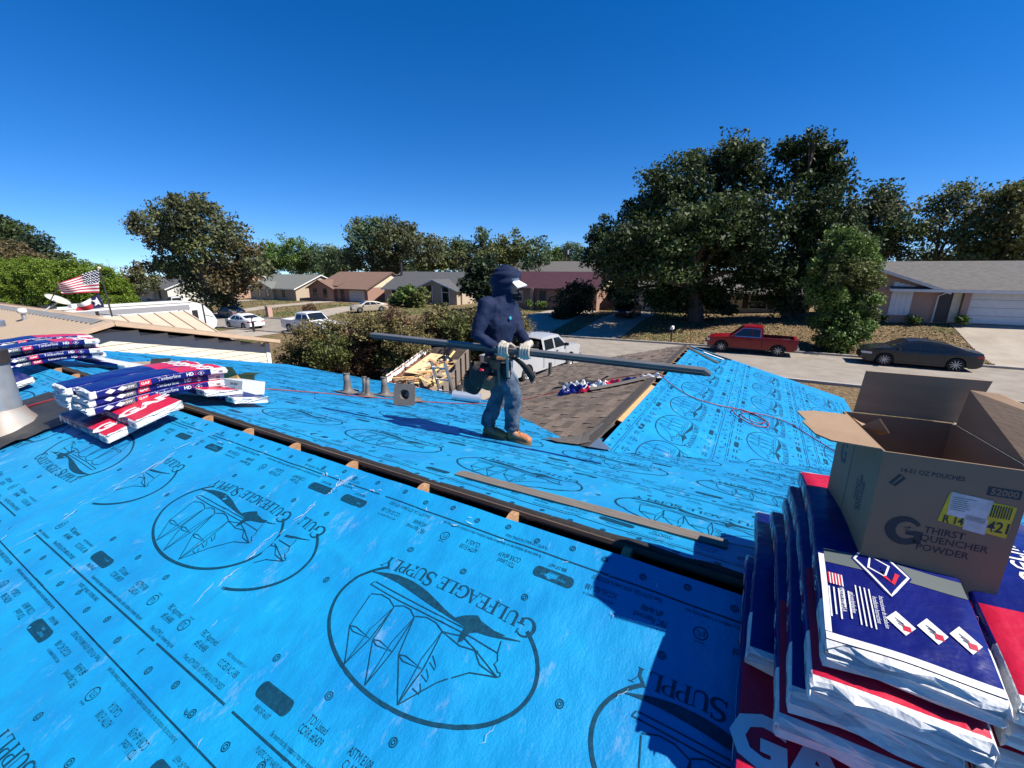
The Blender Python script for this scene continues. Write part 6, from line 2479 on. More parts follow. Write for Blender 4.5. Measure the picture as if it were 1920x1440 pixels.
def stacks():
    g = 'wrapped shingle bundles on the ridge'
    hp = math.pi / 2
    # stack by the vent pipe: two on the near slope, two on the far slope, six laid across the ridge
    bundle('red-topped bundle lowest of the near stack, flat on the near slope', -4.86, 1.30, -hp, .008, .05, ((-1, .05, 0), (.05, 1, 1)), g, 101, 1, .30)
    bundle('red-topped bundle second from below in the stack by the vent pipe', -4.70, 1.45, -hp, .072, .05, ((-1, -.1, 0), (-.1, 1, 1)), g, 102, 1, .25)
    bundle('red-topped bundle lying on the far slope under the stack by the vent pipe', -4.92, 2.06, -hp, .072, .05, ((-1, -.2, 0), (-.2, 1, 1)), g, 103, 1, .22)
    bundle('white-ended bundle flat on the far slope under the stack by the vent pipe', -4.84, 2.26, -hp, .012, .05, ((-1, 1, 0),), g, 104, 1, False)
    for k in range(3):
        for j, X in enumerate((-4.79, -5.135)):
            w = ['bottom', 'middle', 'top'][k]
            bundle(f'blue bundle laid across the ridge by the vent pipe, {w} layer, ' + ('right column' if j == 0 else 'left column'), X + .012 * k * (-1) ** k, 1.66 + (.015 * k if j == 0 else -.02), -.03 + .03 * (k % 2), .078 + .064 * k, .22 + .05 * k,
                   ((-1, .25, 0), (.25, 1, 1)), g, 110 + 3 * k + j, 1, .36 if k == 2 else False, side=(j == 0), sl=.11)
    # far stack at the left edge
    for k in range(4):
        lb = ['lowest', 'second', 'third', 'topmost'][k]
        bundle(f'blue bundle laid across the ridge at the left edge, {lb} of its stack', -7.85 - .03 * k * (-1) ** k, 1.70 - .02 * k, .05 - .03 * (k % 2), .055 + .064 * k, .2 + .04 * k, ((-1, .2, 0), (.2, 1, 1)), g, 130 + k, 1, .36 if k == 3 else False, sl=.10)
    for k in range(2):
        lb = ['lower', 'upper'][k]
        bundle(f'bundle behind the left-edge stack, {lb} one', -8.26, 1.72, -.02, .200 + .064 * k, .2, ((-1, .0, 0), (.0, 1, 1)), g, 136 + k, 1, False, sl=.12)
    bundle('white-wrapped bundle flat on the far slope beside the left-edge stack', -7.80, 2.32, -hp + .2, .012, .05, ((-1, 1, 2),), g, 140, 1, False, side=False)
    bundle('white-ended bundle flat on the near slope below the left-edge stack', -7.65, 1.22, -hp, .012, .05, ((-1, 1, 0),), g, 141, 1, False, side=False)
    # foreground stack at the right, under the carton
    R0 = ((-1, -.30, 1), (-.30, 1, 0))
    spec = [(.100, .80, .006, .05, ((-1, .12, 1), (.12, 1, 0)), 'bottom bundle with big letters on red, sticking out below the carton stack', -.17, .27),
            (.118, 1.33, .069, .08, ((-1, 1, 0),), 'second bundle from below in the foreground carton stack, pushed back', False, .27),
            (.178, 1.115, .132, .12, R0, 'third bundle from below in the foreground carton stack', False, .26),
            (.208, 1.135, .195, .16, ((-1, 1, 0),), 'fourth bundle from below in the foreground carton stack', False, .25),
            (.228, 1.125, .258, .20, R0, 'second bundle from the top under the cardboard carton', False, .24),
            (.255, 1.165, .321, .26, ((-1, .50, 0), (.50, 1, 1)), 'topmost bundle under the cardboard carton, with printed instructions', False, .23)]
    for k, (xl, yn, h, r_, tp, lb, gf, sl) in enumerate(spec):
        bundle(lb, xl + BW, yn + .5, [.02, -.015, .012, -.012, .015, .0][k], h, r_, tp, g, 150 + k, -1, gf, nearprint=(k == 5), sl=sl)
    for k in range(5):
        lb = ['lowest', 'second', 'third', 'fourth', 'topmost'][k]
        bundle(f'bundle in the column behind the carton at the right edge, {lb}', .79 + .01 * (k % 2), 1.73, .01 * (-1) ** k, .008 + .072 * k, .05 + .05 * k, ((-1, -.52, 1), (-.52, 1, 0)), g, 160 + k, -1, False, side=True, top_text=(k == 4))


stacks()


# ------------------------------------------------------------------ opened drink-powder carton on the stack
M_CARD = mat('cardboard', (.32, .205, .118), .85, col2=(.38, .25, .15), scale=5, bump=.05, bscale=40, stretch=(1, 1, 5))
M_CARDP = mat('cardboard_printed_outside', (.27, .178, .105), .8, col2=(.31, .21, .125), scale=4, bump=.04, bscale=30)
M_CINK = mat('carton_ink', (.018, .035, .045), .6, var=.2, scale=30)
M_YEL = mat('yellow_label', (.72, .56, .02), .55, var=.1, scale=20)
M_LABW = mat('white_label', (.62, .62, .60), .55, var=.15, scale=30)


def carton():
    A = Vector((.366, 1.495, -.902))
    tilt = R(-2)
    t = thing('drink_powder_carton', 'opened brown drink-powder carton standing on the foreground shingle bundles', 'carton', tuple(A))
    Mx = Matrix.Rotation(R(5), 4, 'Z') @ Matrix.Rotation(tilt, 4, 'X')
    W_, D2, H_, th = .312, .44, .392, .005

    def panel(name, pts, m=M_CARD, thick=th, n=None, m2=None, cor=None):
        """Flat quad panel with thickness (points in carton coords)."""
        p = [Vector(q) for q in pts]
        nrm = (p[1] - p[0]).cross(p[-1] - p[0]).normalized() * thick
        mb = MB()
        k = len(p)
        vs = [tuple(Mx @ q) for q in p] + [tuple(Mx @ (q - nrm)) for q in p]
        mb.add(vs, [tuple(range(k)), tuple(range(2 * k - 1, k - 1, -1))] + [(i, k + i, k + (i + 1) % k, (i + 1) % k) for i in range(k)])
        return mb.build(name, m, t)
    fr = panel('front_wall', [(0, 0, 0), (W_, 0, 0), (W_, 0, H_), (0, 0, H_)], M_CARDP)
    lf = panel('left_wall', [(0, D2, 0), (0, .006, 0), (0, .006, H_), (0, D2, H_)], M_CARDP)
    panel('right_wall', [(W_, .006, 0), (W_, D2, 0), (W_, D2, H_), (W_, .006, H_)], M_CARDP)
    panel('back_wall', [(W_ - .006, D2, 0), (.006, D2, 0), (.006, D2, H_), (W_ - .006, D2, H_)], M_CARDP)
    panel('bottom', [(.006, .006, .006), (W_ - .006, .006, .006), (W_ - .006, D2 - .006, .006), (.006, D2 - .006, .006)], M_CARD)
    # flaps: left one folded out and torn, back one upright, right one leaning out, front one pushed inside
    fl = [(0, .02, H_ + .001), (0, D2 - .05, H_ + .001), (-.100, D2 - .03, H_ - .004), (-.155, D2 - .06, H_ - .006), (-.145, .27, H_ - .006), (-.158, .25, H_ - .008), (-.143, .12, H_ - .008), (-.110, .06, H_ - .006)]
    panel('left_flap', fl, M_CARD)
    panel('back_flap', [(W_ + .04, D2 + .01, H_ + .0), (.035, D2 + .01, H_ + .0), (.045, D2 + .005, H_ + .158), (W_ + .07, D2 - .002, H_ + .158)][::-1], M_CARD)
    panel('right_flap', [(W_ + .001, D2 - .02, H_), (W_ + .001, .03, H_), (W_ + .07, .01, H_ + .055), (W_ + .10, .10, H_ + .10), (W_ + .05, D2 - .10, H_ + .135), (W_ + .00, D2 - .05, H_ + .13)], M_CARD)
    panel('inner_flap', [(.02, D2 - .04, H_ - .01), (.02, D2 - .16, H_ - .005), (.06, D2 - .17, H_ + .03), (.10, D2 - .15, H_ - .02), (.10, D2 - .08, H_ - .05)], M_CARD)
    # print on the front
    acc = {}

    def put(p2, m, kind, lift=.0006, wall='f'):
        v, tt = p2.get()
        if wall == 'f':
            P = [Mx @ Vector((x, -lift, y)) for x, y in v]
        else:
            P = [Mx @ Vector((-lift, D2 - x, y)) for x, y in v]
        o = fast(kind, np.array([tuple(p) for p in P]), tt, m, fr if wall == 'f' else lf)
        tag(o, kind='stuff')
    p = P2()
    p.text('14-51 OZ POUCHES', .115, .345, .013, .85, bold=.02)
    p.text('QUENCHER', .196, .150, .020, .95, bold=.015).text('POWDER', .178, .122, .020, .95, bold=.015).text('THIRST', .172, .178, .020, .95, bold=.015)
    gx, gy = .088, .163
    p.stroke(arc(gx, gy, .034, .036, 35, 320, 22), list(np.interp(np.linspace(0, 1, 22), [0, .5, 1], [.010, .026, .018])))
    p.poly([(gx + .002, gy + .004), (gx + .040, gy + .004), (gx + .040, gy - .036), (gx + .022, gy - .036), (gx + .022, gy - .012), (gx + .002, gy - .012)])
    p.poly([(.232, .310), (.298, .310), (.298, .336), (.232, .336)])
    p.stroke([(.030, .300), (.048, .330), (.058, .322), (.040, .295)], .008, closed=True)
    put(p, M_CINK, 'carton_print')
    p = P2(); p.stroke([(gx - .020, gy + .006), (gx + .012, gy + .014), (gx - .004, gy + .0), (gx + .018, gy + .004)], .003); put(p, M_CARDP, 'bolt_mark', .0009)
    p = P2(); p.text('52000', .266, .323, .017, .9, bold=.03); put(p, M_CARDP, 'carton_number', .0009)
    p = P2(); p.poly([(.150, .212), (.294, .196), (.297, .288), (.160, .300)]); put(p, M_YEL, 'yellow_label', .0011)
    p = P2(); p.poly([(.166, .236), (.245, .225), (.250, .296), (.163, .304)]).poly([(.205, .200), (.252, .195), (.250, .24), (.205, .245)]); put(p, M_LABW, 'white_label', .0015)
    p = P2()
    for k in range(8):
        p.poly([(.250 + k * .0052, .250), (.250 + k * .0052 + .0026, .250), (.250 + k * .0052 + .0026, .286), (.250 + k * .0052, .286)])
    p.text('421', .272, .224, .030, .75, bold=.02).text('R 14', .182, .222, .022, .75, bold=.02)
    put(p, M_CINK, 'label_print', .0020)
    p = P2()
    for k in range(7):
        p.stroke([(.168, .290 - k * .006), (.168 + .06 * random.uniform(.5, 1), .289 - k * .006)], .0016)
    put(p, M_PGREY, 'address_lines', .0022)
    # clear tape over the front
    p = P2()
    gx, gy = .33, .22
    q = P2()
    q.stroke(arc(.11, .27, .028, .036, 35, 320, 18), list(np.interp(np.linspace(0, 1, 18), [0, .5, 1], [.010, .022, .016])))
    q.poly([(.112, .274), (.142, .274), (.142, .236), (.128, .236), (.128, .26), (.112, .26)])
    v, tt = q.get()
    q2 = P2(); q2.tri(v, tt)
    q2.text('THIRST', .30, .21, .02, .8, rot=math.pi / 2, bold=.03).text('QUENCHER', .325, .21, .02, .8, rot=math.pi / 2, bold=.03).text('POWDER', .35, .21, .02, .8, rot=math.pi / 2, bold=.03)
    q2.stroke([(.20, .004), (.20, H_ - .004)], .004, step=.05)
    put(q2, M_CINK, 'side_print', .0006, 'l')


carton()


# ------------------------------------------------------------------ vent pipe, boots, rolls, scraps, hose
def fpt(X, Y, h=0.0):
    return Vector((X, Y, -DF - S_ * (Y - YR) + h))


def npt(X, Y, h=0.0):
    return Vector((X, Y, -D_ - S_ * (YR - Y) + h))


def rpt(X, Y, h=0.0):
    return Vector((X, Y, ZC - S_ * abs(X - XC) + h))


M_PIPEG = mat('galvanised_flue', (.40, .42, .44), .42, col2=(.50, .52, .53), scale=7, metal=.55)
M_RUSTG = mat('rusting_flashing', (.40, .40, .39), .6, col2=(.33, .22, .15), scale=2.2, metal=.3)
M_BOOT = mat('grey_brown_rubber', (.135, .120, .108), .6, var=.12, scale=15)


def roof_gear():
    c = npt(-6.02, .90)
    t = thing('flue_pipe', 'galvanised flue pipe with rusty cone flashing at the left edge', 'flue pipe', tuple(c))
    mb = MB(); mb.tube([(0, 0, .12), (0, 0, .62)], .15, 24); mb.build('pipe', M_PIPEG, t)
    mb = MB(); mb.tube([(0, 0, .622), (0, 0, .74)], .165, 24); mb.build('storm_collar', M_DARKDOOR, t)
    mb = MB(); mb.lathe([(.27, -.02), (.25, .03), (.185, .13), (.158, .20)], 28); mb.build('cone', M_RUSTG, t)
    mb = MB(); mb.box(-.002, .002, -.1508, -.1500, .13, .62); mb.build('seam', M_PIPEG, t)
    mb = MB(); mb.tube([(0, 0, .741), (0, 0, .95)], .12, 20); mb.tube([(0, 0, .95), (0, 0, 1.0)], .2, 20); mb.build('cap', M_PIPEG, t)
    # black flashing sheet around it
    mb = MB()
    nx, ny = 14, 14
    P = np.zeros((ny, nx, 3))
    rg = np.random.default_rng(2)
    for j in range(ny):
        for i in range(nx):
            X = -6.75 + 1.35 * i / (nx - 1) + .14 * (j / (ny - 1) - .5)
            Y = .60 + .78 * j / (ny - 1)
            P[j, i] = npt(X, Y, .014 + .006 * abs(rg.normal()) + (.03 * max(0, (i - 10) / 3) * rg.uniform(0, 1)))
    mb.grid(P)
    o = mb.build('flashing_sheet', mat('dull_black_sheet', (.030, .032, .034), .55, var=.3, scale=5))
    tag(o, 'dull black flashing sheet around the flue pipe base', 'flashing')
    # pipe boots
    def boot(label, X, Y, lean, flip=False, rr=.048, hh=.22, base=.17, az=0.0):
        p = fpt(X, Y, .018)
        t = thing('pipe_boot', label, 'pipe boot', tuple(p), 0, 'pipe boots set out on the blue roof')
        Mx = Matrix.Rotation(az, 4, 'Z') @ Matrix.Rotation(lean, 4, 'X')
        if not flip:
            mb = MB(); mb.lathe([(base, 0), (base * .96, .012), (rr * 2.0, .02), (rr * 1.35, .06), (rr * 1.05, hh * .6), (rr, hh), (rr * .8, hh), (rr * .85, .05)], 18, M=Mx); mb.build('cone', M_BOOT, t)
            mb = MB(); mb.box(-base, base, -base, base, -.004, .005, 0, Matrix.Rotation(-math.atan(S_), 4, 'X')); mb.build('base_plate', M_BOOT, t)
            mb = MB(); mb.lathe([(rr * .98, hh), (rr * 1.12, hh + .006), (rr * 1.12, hh + .02), (rr * .9, hh + .024)], 16, M=Mx); mb.build('collar', M_BOOT, t)
        else:
            # standing on edge: plate with a round hole facing the camera
            F2 = Matrix.Rotation(az, 4, 'Z') @ Matrix.Rotation(R(72), 4, 'X')
            mb = MB()
            n = 32
            b = base * .92
            outer = []
            for k in range(n):
                a = 2 * math.pi * (k + .5) / n
                m_ = max(abs(math.cos(a)), abs(math.sin(a)))
                outer.append((b * math.cos(a) / m_, b * math.sin(a) / m_ + b))
            inner = [(.075 * math.cos(2 * math.pi * (k + .5) / n), .075 * math.sin(2 * math.pi * (k + .5) / n) + b) for k in range(n)]
            vs = [F2 @ Vector((x, y, z)) for z in (0, -.008) for ring_ in (outer, inner) for x, y in ring_]
            fs = []
            for k in range(n):
                k2 = (k + 1) % n
                fs += [(k, k2, n + k2, n + k), (2 * n + k, 3 * n + k, 3 * n + k2, 2 * n + k2), (k, 2 * n + k, 2 * n + k2, k2)]
            mb.add([tuple(v) for v in vs], fs)
            mb.build('base_plate', M_BOOT, t)
            mb = MB(); mb.lathe([(.075, 0), (.072, -.05), (.050, -.16), (.048, -.26), (.042, -.26), (.044, -.1), (.066, -.03), (.072, 0)], 22, M=F2 @ Matrix.Translation((0, b, 0))); mb.build('cone', M_BOOT, t)
    boot('leftmost pipe boot standing upright on the blue roof', -5.58, 4.42, 0, rr=.050, hh=.30)
    boot('narrow pipe boot second from the left, tapering to a point', -5.33, 4.55, 0, rr=.034, hh=.28, base=.12)
    boot('narrow pipe boot third from the left, leaning slightly', -5.14, 4.43, R(-4), rr=.030, hh=.27, base=.11)
    boot('upright pipe boot fourth from the left', -5.28, 4.92, 0, rr=.052, hh=.30)
    boot('pipe boot standing behind the tipped square one', -4.72, 4.95, 0, rr=.048, hh=.30)
    boot('square pipe boot tipped on edge with its round hole facing out', -4.20, 4.24, 0, True, az=R(24))
    # roll of metal flashing
    a, b = fpt(-4.80, 6.12, .100), fpt(-4.34, 6.38, .100)
    t = thing('flashing_roll', 'shiny roll of metal flashing lying by the worker’s knee', 'flashing roll', tuple(a))
    d = b - a
    mb = MB()
    pts = []
    n = 60
    u = d.normalized()
    s1 = Vector((0, 0, 1)) - u * u.z
    s1.normalize()
    s2 = u.cross(s1)
    P = []
    for k in range(n + 1):
        an = 2 * math.pi * 2.6 * k / n
        r_ = .080 + .014 * k / n
        q = (s1 * math.cos(an) + s2 * math.sin(an)) * r_
        P.append([tuple(q), tuple(q + d)])
    mb.grid(np.array(P)); mb.build('coil', mat('mill_aluminium', (.50, .56, .62), .3, metal=.55), t, fix=False)
    mb = MB(); q0 = Vector(P[-1][0]); mb.add([tuple(q0), tuple(q0 + d * .0), tuple(q0 - s2 * .30 + Vector((0, 0, -.05)) + d * .02), tuple(q0 - s2 * .3 + Vector((0, 0, -.05)) + d * .4)], [(0, 2, 3)]); mb.build('loose_end', M_GALV, t, fix=False)
    # ridge-vent strip lying on the front slope
    M_STRIP = mat('grey_brown_vent_strip', (.17, .145, .12), .7, var=.2, scale=20, stretch=(.4, 8, 8))
    t = thing('ridge_vent_strip', 'flat grey-brown ridge-vent strip lying beyond the ridge slot', 'vent strip', tuple(fpt(-.82, 2.10, .012)))
    a0, a1 = fpt(-1.58, 2.06, .014) - fpt(-.82, 2.10, .012), fpt(.02, 2.14, .014) - fpt(-.82, 2.10, .012)
    for k in range(5):
        mb = MB()
        o = Vector((0, (k - 2) * .022, -(k - 2) * .022 * S_ + (.006 if k % 2 else 0)))
        mb.beam(a0 + o, a1 + o, .021, .012); mb.build('ridge', M_STRIP, t)
    # bent scraps at the wing's far ridge end
    for lb, p0, p1, p2, w in (('long bent scrap of dark edging at the far peak of the wing', (-1.34, 10.75), (-1.0, 10.45), (-.62, 10.2), .09), ('second dark edging scrap crossing the first at the wing peak', (-1.36, 10.9), (-.9, 10.95), (-.40, 11.0), .08), ('short pale scrap between the dark edging pieces at the wing peak', (-1.0, 10.8), (-.8, 10.75), (-.55, 10.72), .06)):
        mb = MB()
        q = [rpt(x, y, .03) for x, y in (p0, p1, p2)]
        for u_, v_ in zip(q[:-1], q[1:]):
            mb.beam(u_, v_, w, .012)
        o = mb.build('edging_scrap', mat('dark_edging', (.075, .07, .062), .5, var=.2) if 'pale' not in lb else M_TARP)
        tag(o, lb, 'edging scrap', 'edging scraps at the wing peak')
    # short pipes on the shingled slope
    for i, (X, Y, h) in enumerate(((-4.42, 8.75, .34), (-4.34, 9.5, .40))):
        b0 = rpt(X, Y, -.05)
        t = thing('vent_stub', ['nearer', 'farther'][i] + ' dark vent stub rising from the shingled slope', 'vent pipe', tuple(b0))
        mb = MB(); mb.tube([(0, 0, 0), (0, 0, h)], .045, 12); mb.build('pipe', mat('dull_pipe', (.09, .085, .08), .6, var=.2), t)
        mb = MB(); mb.lathe([(.11, .03), (.06, .07), (.048, .12)], 12); mb.build('boot', M_BOOT, t)
    # torn wrappers, a heap and a long tail, on the shingles
    rg = np.random.default_rng(31)

    def rag(label, X, Y, L_, W_, az, m, seed, hgt=.07, n=16):
        r2 = np.random.default_rng(seed)
        ph = r2.uniform(0, 6, 6)
        P = np.zeros((n, n, 3))
        for j in range(n):
            for i in range(n):
                u, v = (i / (n - 1) - .5) * L_, (j / (n - 1) - .5) * W_
                x = X + u * math.cos(az) - v * math.sin(az)
                y = Y + u * math.sin(az) + v * math.cos(az)
                hh = hgt * (.5 + .5 * math.sin(u * 17 + ph[0]) * math.sin(v * 21 + ph[1]) + .35 * math.sin(u * 39 + v * 31 + ph[2]))
                edge = min(i, j, n - 1 - i, n - 1 - j) / 3
                p = rpt(x, y, .016 + max(0, hh) * min(1, edge + .25))
                P[j, i] = p
        mb = MB(); mb.grid(P, smooth=False)
        o = mb.build('torn_wrapper', m, fix=False)
        return tag(o, label, 'torn wrapper', 'torn shingle wrappers on the shingled slope')
    rag('crumpled dark blue wrapper in the heap on the shingles', -2.72, 7.08, .62, .38, .3, M_WBLUE, 1, .12)
    rag('crumpled white wrapper on top of the heap on the shingles', -2.85, 7.32, .50, .26, .2, M_WWHITE, 2, .15)
    rag('white wrapper piece pulled out of the heap towards the wing ridge', -2.42, 7.28, .55, .30, .1, M_WWHITE, 3, .10)
    rag('small red wrapper scrap at the heap’s right side', -2.12, 7.34, .30, .16, .2, M_WRED, 4, .08)
    rag('long blue wrapper strip trailing to the wing ridge', -1.85, 7.46, .62, .14, .12, M_WBLUE, 5, .06)
    rag('white wrapper strip ending at the wing ridge', -1.50, 7.52, .40, .16, .05, M_WWHITE, 6, .07)
    rag('red blot of wrapper under the heap', -2.50, 6.93, .22, .14, .3, M_WRED, 7, .10)
    # black roofing felt curls
    for lb, X, Y, ln, az in (('black felt curl above the wrapper heap, left piece', -3.05, 7.75, .55, .12), ('black felt curl above the wrapper heap, right piece', -2.55, 7.62, .5, -.2), ('flat grey ridge strip beside the wrapper tail', -1.95, 7.15, 1.0, .45)):
        mb = MB()
        n = 14
        P = np.zeros((n, 5, 3))
        for i in range(n):
            for j in range(5):
                u, v = (i / (n - 1) - .5) * ln, (j / 4 - .5) * .2
                x, y = X + u * math.cos(az) - v * math.sin(az), Y + u * math.sin(az) + v * math.cos(az)
                P[i, j] = rpt(x, y, .025 + .07 * (u / ln * 2) ** 2 * (0.2 if 'flat' in lb else 1) + .05 * math.cos(v * 12))
        mb.grid(P); o = mb.build('felt_curl', M_FELT if 'black' in lb else M_STRIP, fix=False)
        tag(o, lb, 'felt scrap', 'felt scraps on the shingled slope')
    # debris on the front slope behind the stacks
    for i, (lb, X, Y, ln, w, az, tl, m) in enumerate((('black edging piece in the debris behind the stacks', -7.3, 2.75, 1.2, .12, -.5, .1, M_FELT), ('curled tan felt piece in the debris behind the stacks', -7.75, 2.62, .35, .25, 1.0, .35, mat('tan_felt', (.30, .23, .17), .9, var=.3)), ('grey metal offcut in the debris behind the stacks', -7.05, 2.85, .6, .1, .1, .25, mat('offcut_grey', (.2, .2, .2), .5)), ('brown felt flap in the debris behind the stacks', -7.55, 2.85, .5, .28, .3, .5, mat('brown_felt', (.22, .17, .13), .9, var=.3)), ('white scrap at the edge of the debris behind the stacks', -6.9, 3.0, .45, .2, .2, .1, M_TARP), ('upright black offcut in the debris behind the stacks', -7.2, 2.62, .22, .2, .9, 1.0, M_FELT))):
        mb = MB(); mb.box(-ln / 2, ln / 2, -w / 2, w / 2, -.006, .006)
        o = mb.build('debris_piece', m)
        o.matrix_world = Matrix.Translation(fpt(X, Y, .05 + .13 * math.sin(tl))) @ Euler((tl - .2, .05, az)).to_matrix().to_4x4()
        tag(o, lb, 'debris', 'debris behind the bundle stacks')
    # small cartons beside the stack
    p = fpt(-5.40, 2.72, .012)
    t = thing('nail_carton', 'small white printed carton beside the bundle stack', 'carton', tuple(p), R(8))
    Mx = Matrix.Rotation(-math.atan(S_), 4, 'X')
    mb = MB(); mb.box(-.20, .20, -.15, .15, 0, .16, 0, Mx); body = mb.build('body', M_LABW, t)
    mb = MB(); mb.box(-.206, -.206 + .13, -.152, -.1505, .02, .085, 0, Mx); mb.build('blue_label', M_WBLUE, t)
    pp = P2(); pp.text('COIL NAILS', .06, .12, .022, .8, bold=.03).text('1-1/4', .05, .07, .03, .8)
    v, tt = pp.get()
    tag(fast('print', np.array([tuple(Mx @ Vector((x, -.1525, y))) for x, y in v]), tt, M_PDARK, body), kind='stuff')
    p = fpt(-6.05, 2.95, .012)
    t = thing('open_carton', 'small open tan carton with raised flaps beyond the white one', 'carton', tuple(p), R(20))
    mc = mat('tan_carton', (.50, .30, .10), .85, var=.15, scale=6)
    for nm, bx in (('wall', (-.2, .2, -.15, -.145)), ('wall', (-.2, .2, .145, .15)), ('wall', (-.2, -.195, -.144, .144)), ('wall', (.195, .2, -.144, .144))):
        mb = MB(); mb.box(*bx, 0, .16, 0, Mx); mb.build(nm, mc, t)
    for a, b, c_ in (((-.2, -.15, .16), (.2, -.15, .16), (.0, -.22, .26)), ((-.2, .15, .16), (-.2, -.15, .16), (-.30, 0, .24)), ((.2, -.15, .16), (.2, .15, .16), (.30, .02, .20))):
        mb = MB()
        q = [Mx @ Vector(x) for x in (a, b)]
        e = Mx @ Vector(c_)
        dd = (q[1] - q[0]) * .46
        mb.add([tuple(q[0]), tuple(q[1]), tuple(e + dd), tuple(e - dd)], [(0, 1, 2, 3)]); mb.build('flap', mc, t, fix=False)
    # red air hose across the roofs
    M_HOSE = mat('red_air_hose', (.22, .020, .028), .5, var=.2, scale=20)

    def hose(label, pts, r_=.006):
        q = []
        P = [Vector(p) for p in pts]
        for i in range(len(P) - 1):
            p0, p1, p2, p3 = P[max(i - 1, 0)], P[i], P[i + 1], P[min(i + 2, len(P) - 1)]
            for k in range(8):
                s = k / 8
                q.append(.5 * ((2 * p1) + (p2 - p0) * s + (2 * p0 - 5 * p1 + 4 * p2 - p3) * s * s + (3 * p1 - p0 - 3 * p2 + p3) * s ** 3))
        q.append(P[-1])
        mb = MB(); mb.tube(q, r_, 7)
        return tag(mb.build('air_hose', M_HOSE), label, 'hose', 'red air hose runs')
    hose('red air hose run over the shingles and looping on the wing’s right slope', [tuple(fpt(-5.9, 3.0, .022)), tuple(fpt(-5.45, 3.75, .022)), tuple(fpt(-5.0, 4.35, .022)), tuple(fpt(-4.5, 5.0, .022)), tuple(fpt(-4.2, 6.2, .026)), tuple(rpt(-3.7, 6.85, .035)), tuple(rpt(-3.2, 7.2, .03)), tuple(rpt(-2.7, 7.6, .04)), tuple(rpt(-2.1, 7.8, .04)), tuple(rpt(-1.6, 7.75, .04)),
         tuple(rpt(-1.38, 7.55, .05)), tuple(rpt(-1.1, 7.3, .03)), tuple(rpt(-.75, 7.08, .028)), tuple(rpt(-.4, 7.16, .028)), tuple(rpt(-.05, 7.38, .028)), tuple(rpt(.30, 7.34, .028)), tuple(rpt(.34, 7.05, .03)), tuple(rpt(.12, 6.86, .034)), tuple(rpt(-.12, 7.05, .04)), tuple(rpt(-.12, 7.28, .045)), tuple(rpt(.10, 7.40, .042)), tuple(rpt(.30, 7.25, .04)), tuple(rpt(.22, 7.02, .04)), tuple(rpt(.02, 7.0, .045)), tuple(rpt(.0, 7.25, .05)), tuple(rpt(.35, 7.6, .035)), tuple(rpt(.66, 7.65, .028)), tuple(rpt(1.0, 7.32, .028)), tuple(rpt(1.25, 7.1, .028)), tuple(rpt(1.5, 6.95, .03))], .008)
    hose('red hose end lying by the flue flashing at the left edge', [tuple(npt(-6.6, .80, .03)), tuple(npt(-6.45, .98, .02)), tuple(npt(-6.34, 1.18, .03)), tuple(npt(-6.25, 1.36, .02)), tuple(npt(-6.1, 1.5, .02))], .009)
    # ladder leaning on the eave
    t = thing('aluminium_ladder', 'aluminium ladder top standing above the front eave before the trailer', 'ladder', (-6.2, 7.95, G(-6.2, 7.95)))
    zt = -2.12 - G(-6.2, 7.95)
    M_AL = mat('ladder_aluminium', (.60, .60, .60), .35, metal=.85, var=.1)
    for s in (-1, 1):
        mb = MB(); mb.beam((s * .20, .55, 0), (s * .20, -.52, zt), .03, .07); mb.build('rail', M_AL, t)
    k = .3
    while k < zt - .1:
        f = k / zt
        mb = MB(); mb.tube([(-.2, .55 - 1.07 * f, k), (.2, .55 - 1.07 * f, k)], .018, 8); mb.build('rung', M_AL, t)
        k += .305


roof_gear()
# ------------------------------------------------------------------ the roofer
HEAD_N = np.array([-math.sin(YAW), math.cos(YAW), 0.0])
MAN_C = float(np.dot(np.array([-2.15, 3.575, 0]), HEAD_N))
MAN0 = Vector((-2.15, 3.575, -DF - S_ * (3.575 - YR)))


def mp(px, py, off=0.0):
    """Point on the upright plane through the worker that faces the view, moved by off metres away from it."""
    r = ray(px, py)
    return Vector(r * (MAN_C + off) / np.dot(r, HEAD_N)) - MAN0


def ring_tube(mb, pts, rad, ref, n=18):
    """Closed tube with elliptical rings: rad (a along ref, b across)."""
    pts = [Vector(p) for p in pts]
    k = len(pts)
    rings = []
    ref = Vector(ref)
    for i, p in enumerate(pts):
        t = (pts[min(i + 1, k - 1)] - pts[max(i - 1, 0)]).normalized()
        a = ref - t * ref.dot(t)
        if a.length < 1e-4:
            a = Vector((0, 1, 0))
        a.normalize()
        b = t.cross(a)
        ra, rb = rad[i] if hasattr(rad[i], '__len__') else (rad[i], rad[i])
        rings.append((p, a, b, ra, rb, t))
    out = []
    p, a, b, ra, rb, t = rings[0]
    for s in (.35, .75):
        out.append((p - t * min(ra, rb) * .75 * (1 - s), a, b, ra * math.sqrt(s), rb * math.sqrt(s)))
    out += [(p, a, b, ra, rb) for p, a, b, ra, rb, t in rings]
    p, a, b, ra, rb, t = rings[-1]
    for s in (.75, .35):
        out.append((p + t * min(ra, rb) * .75 * (1 - s), a, b, ra * math.sqrt(s), rb * math.sqrt(s)))
    vs = []
    for p, a, b, ra, rb in out:
        for j in range(n):
            an = 2 * math.pi * j / n
            vs.append(tuple(p + a * ra * math.cos(an) + b * rb * math.sin(an)))
    m = len(out)
    fs = [(i * n + j, i * n + (j + 1) % n, (i + 1) * n + (j + 1) % n, (i + 1) * n + j) for i in range(m - 1) for j in range(n)]
    fs += [tuple(range(n))[::-1], tuple((m - 1) * n + j for j in range(n))]
    mb.add(vs, fs, 0, True)


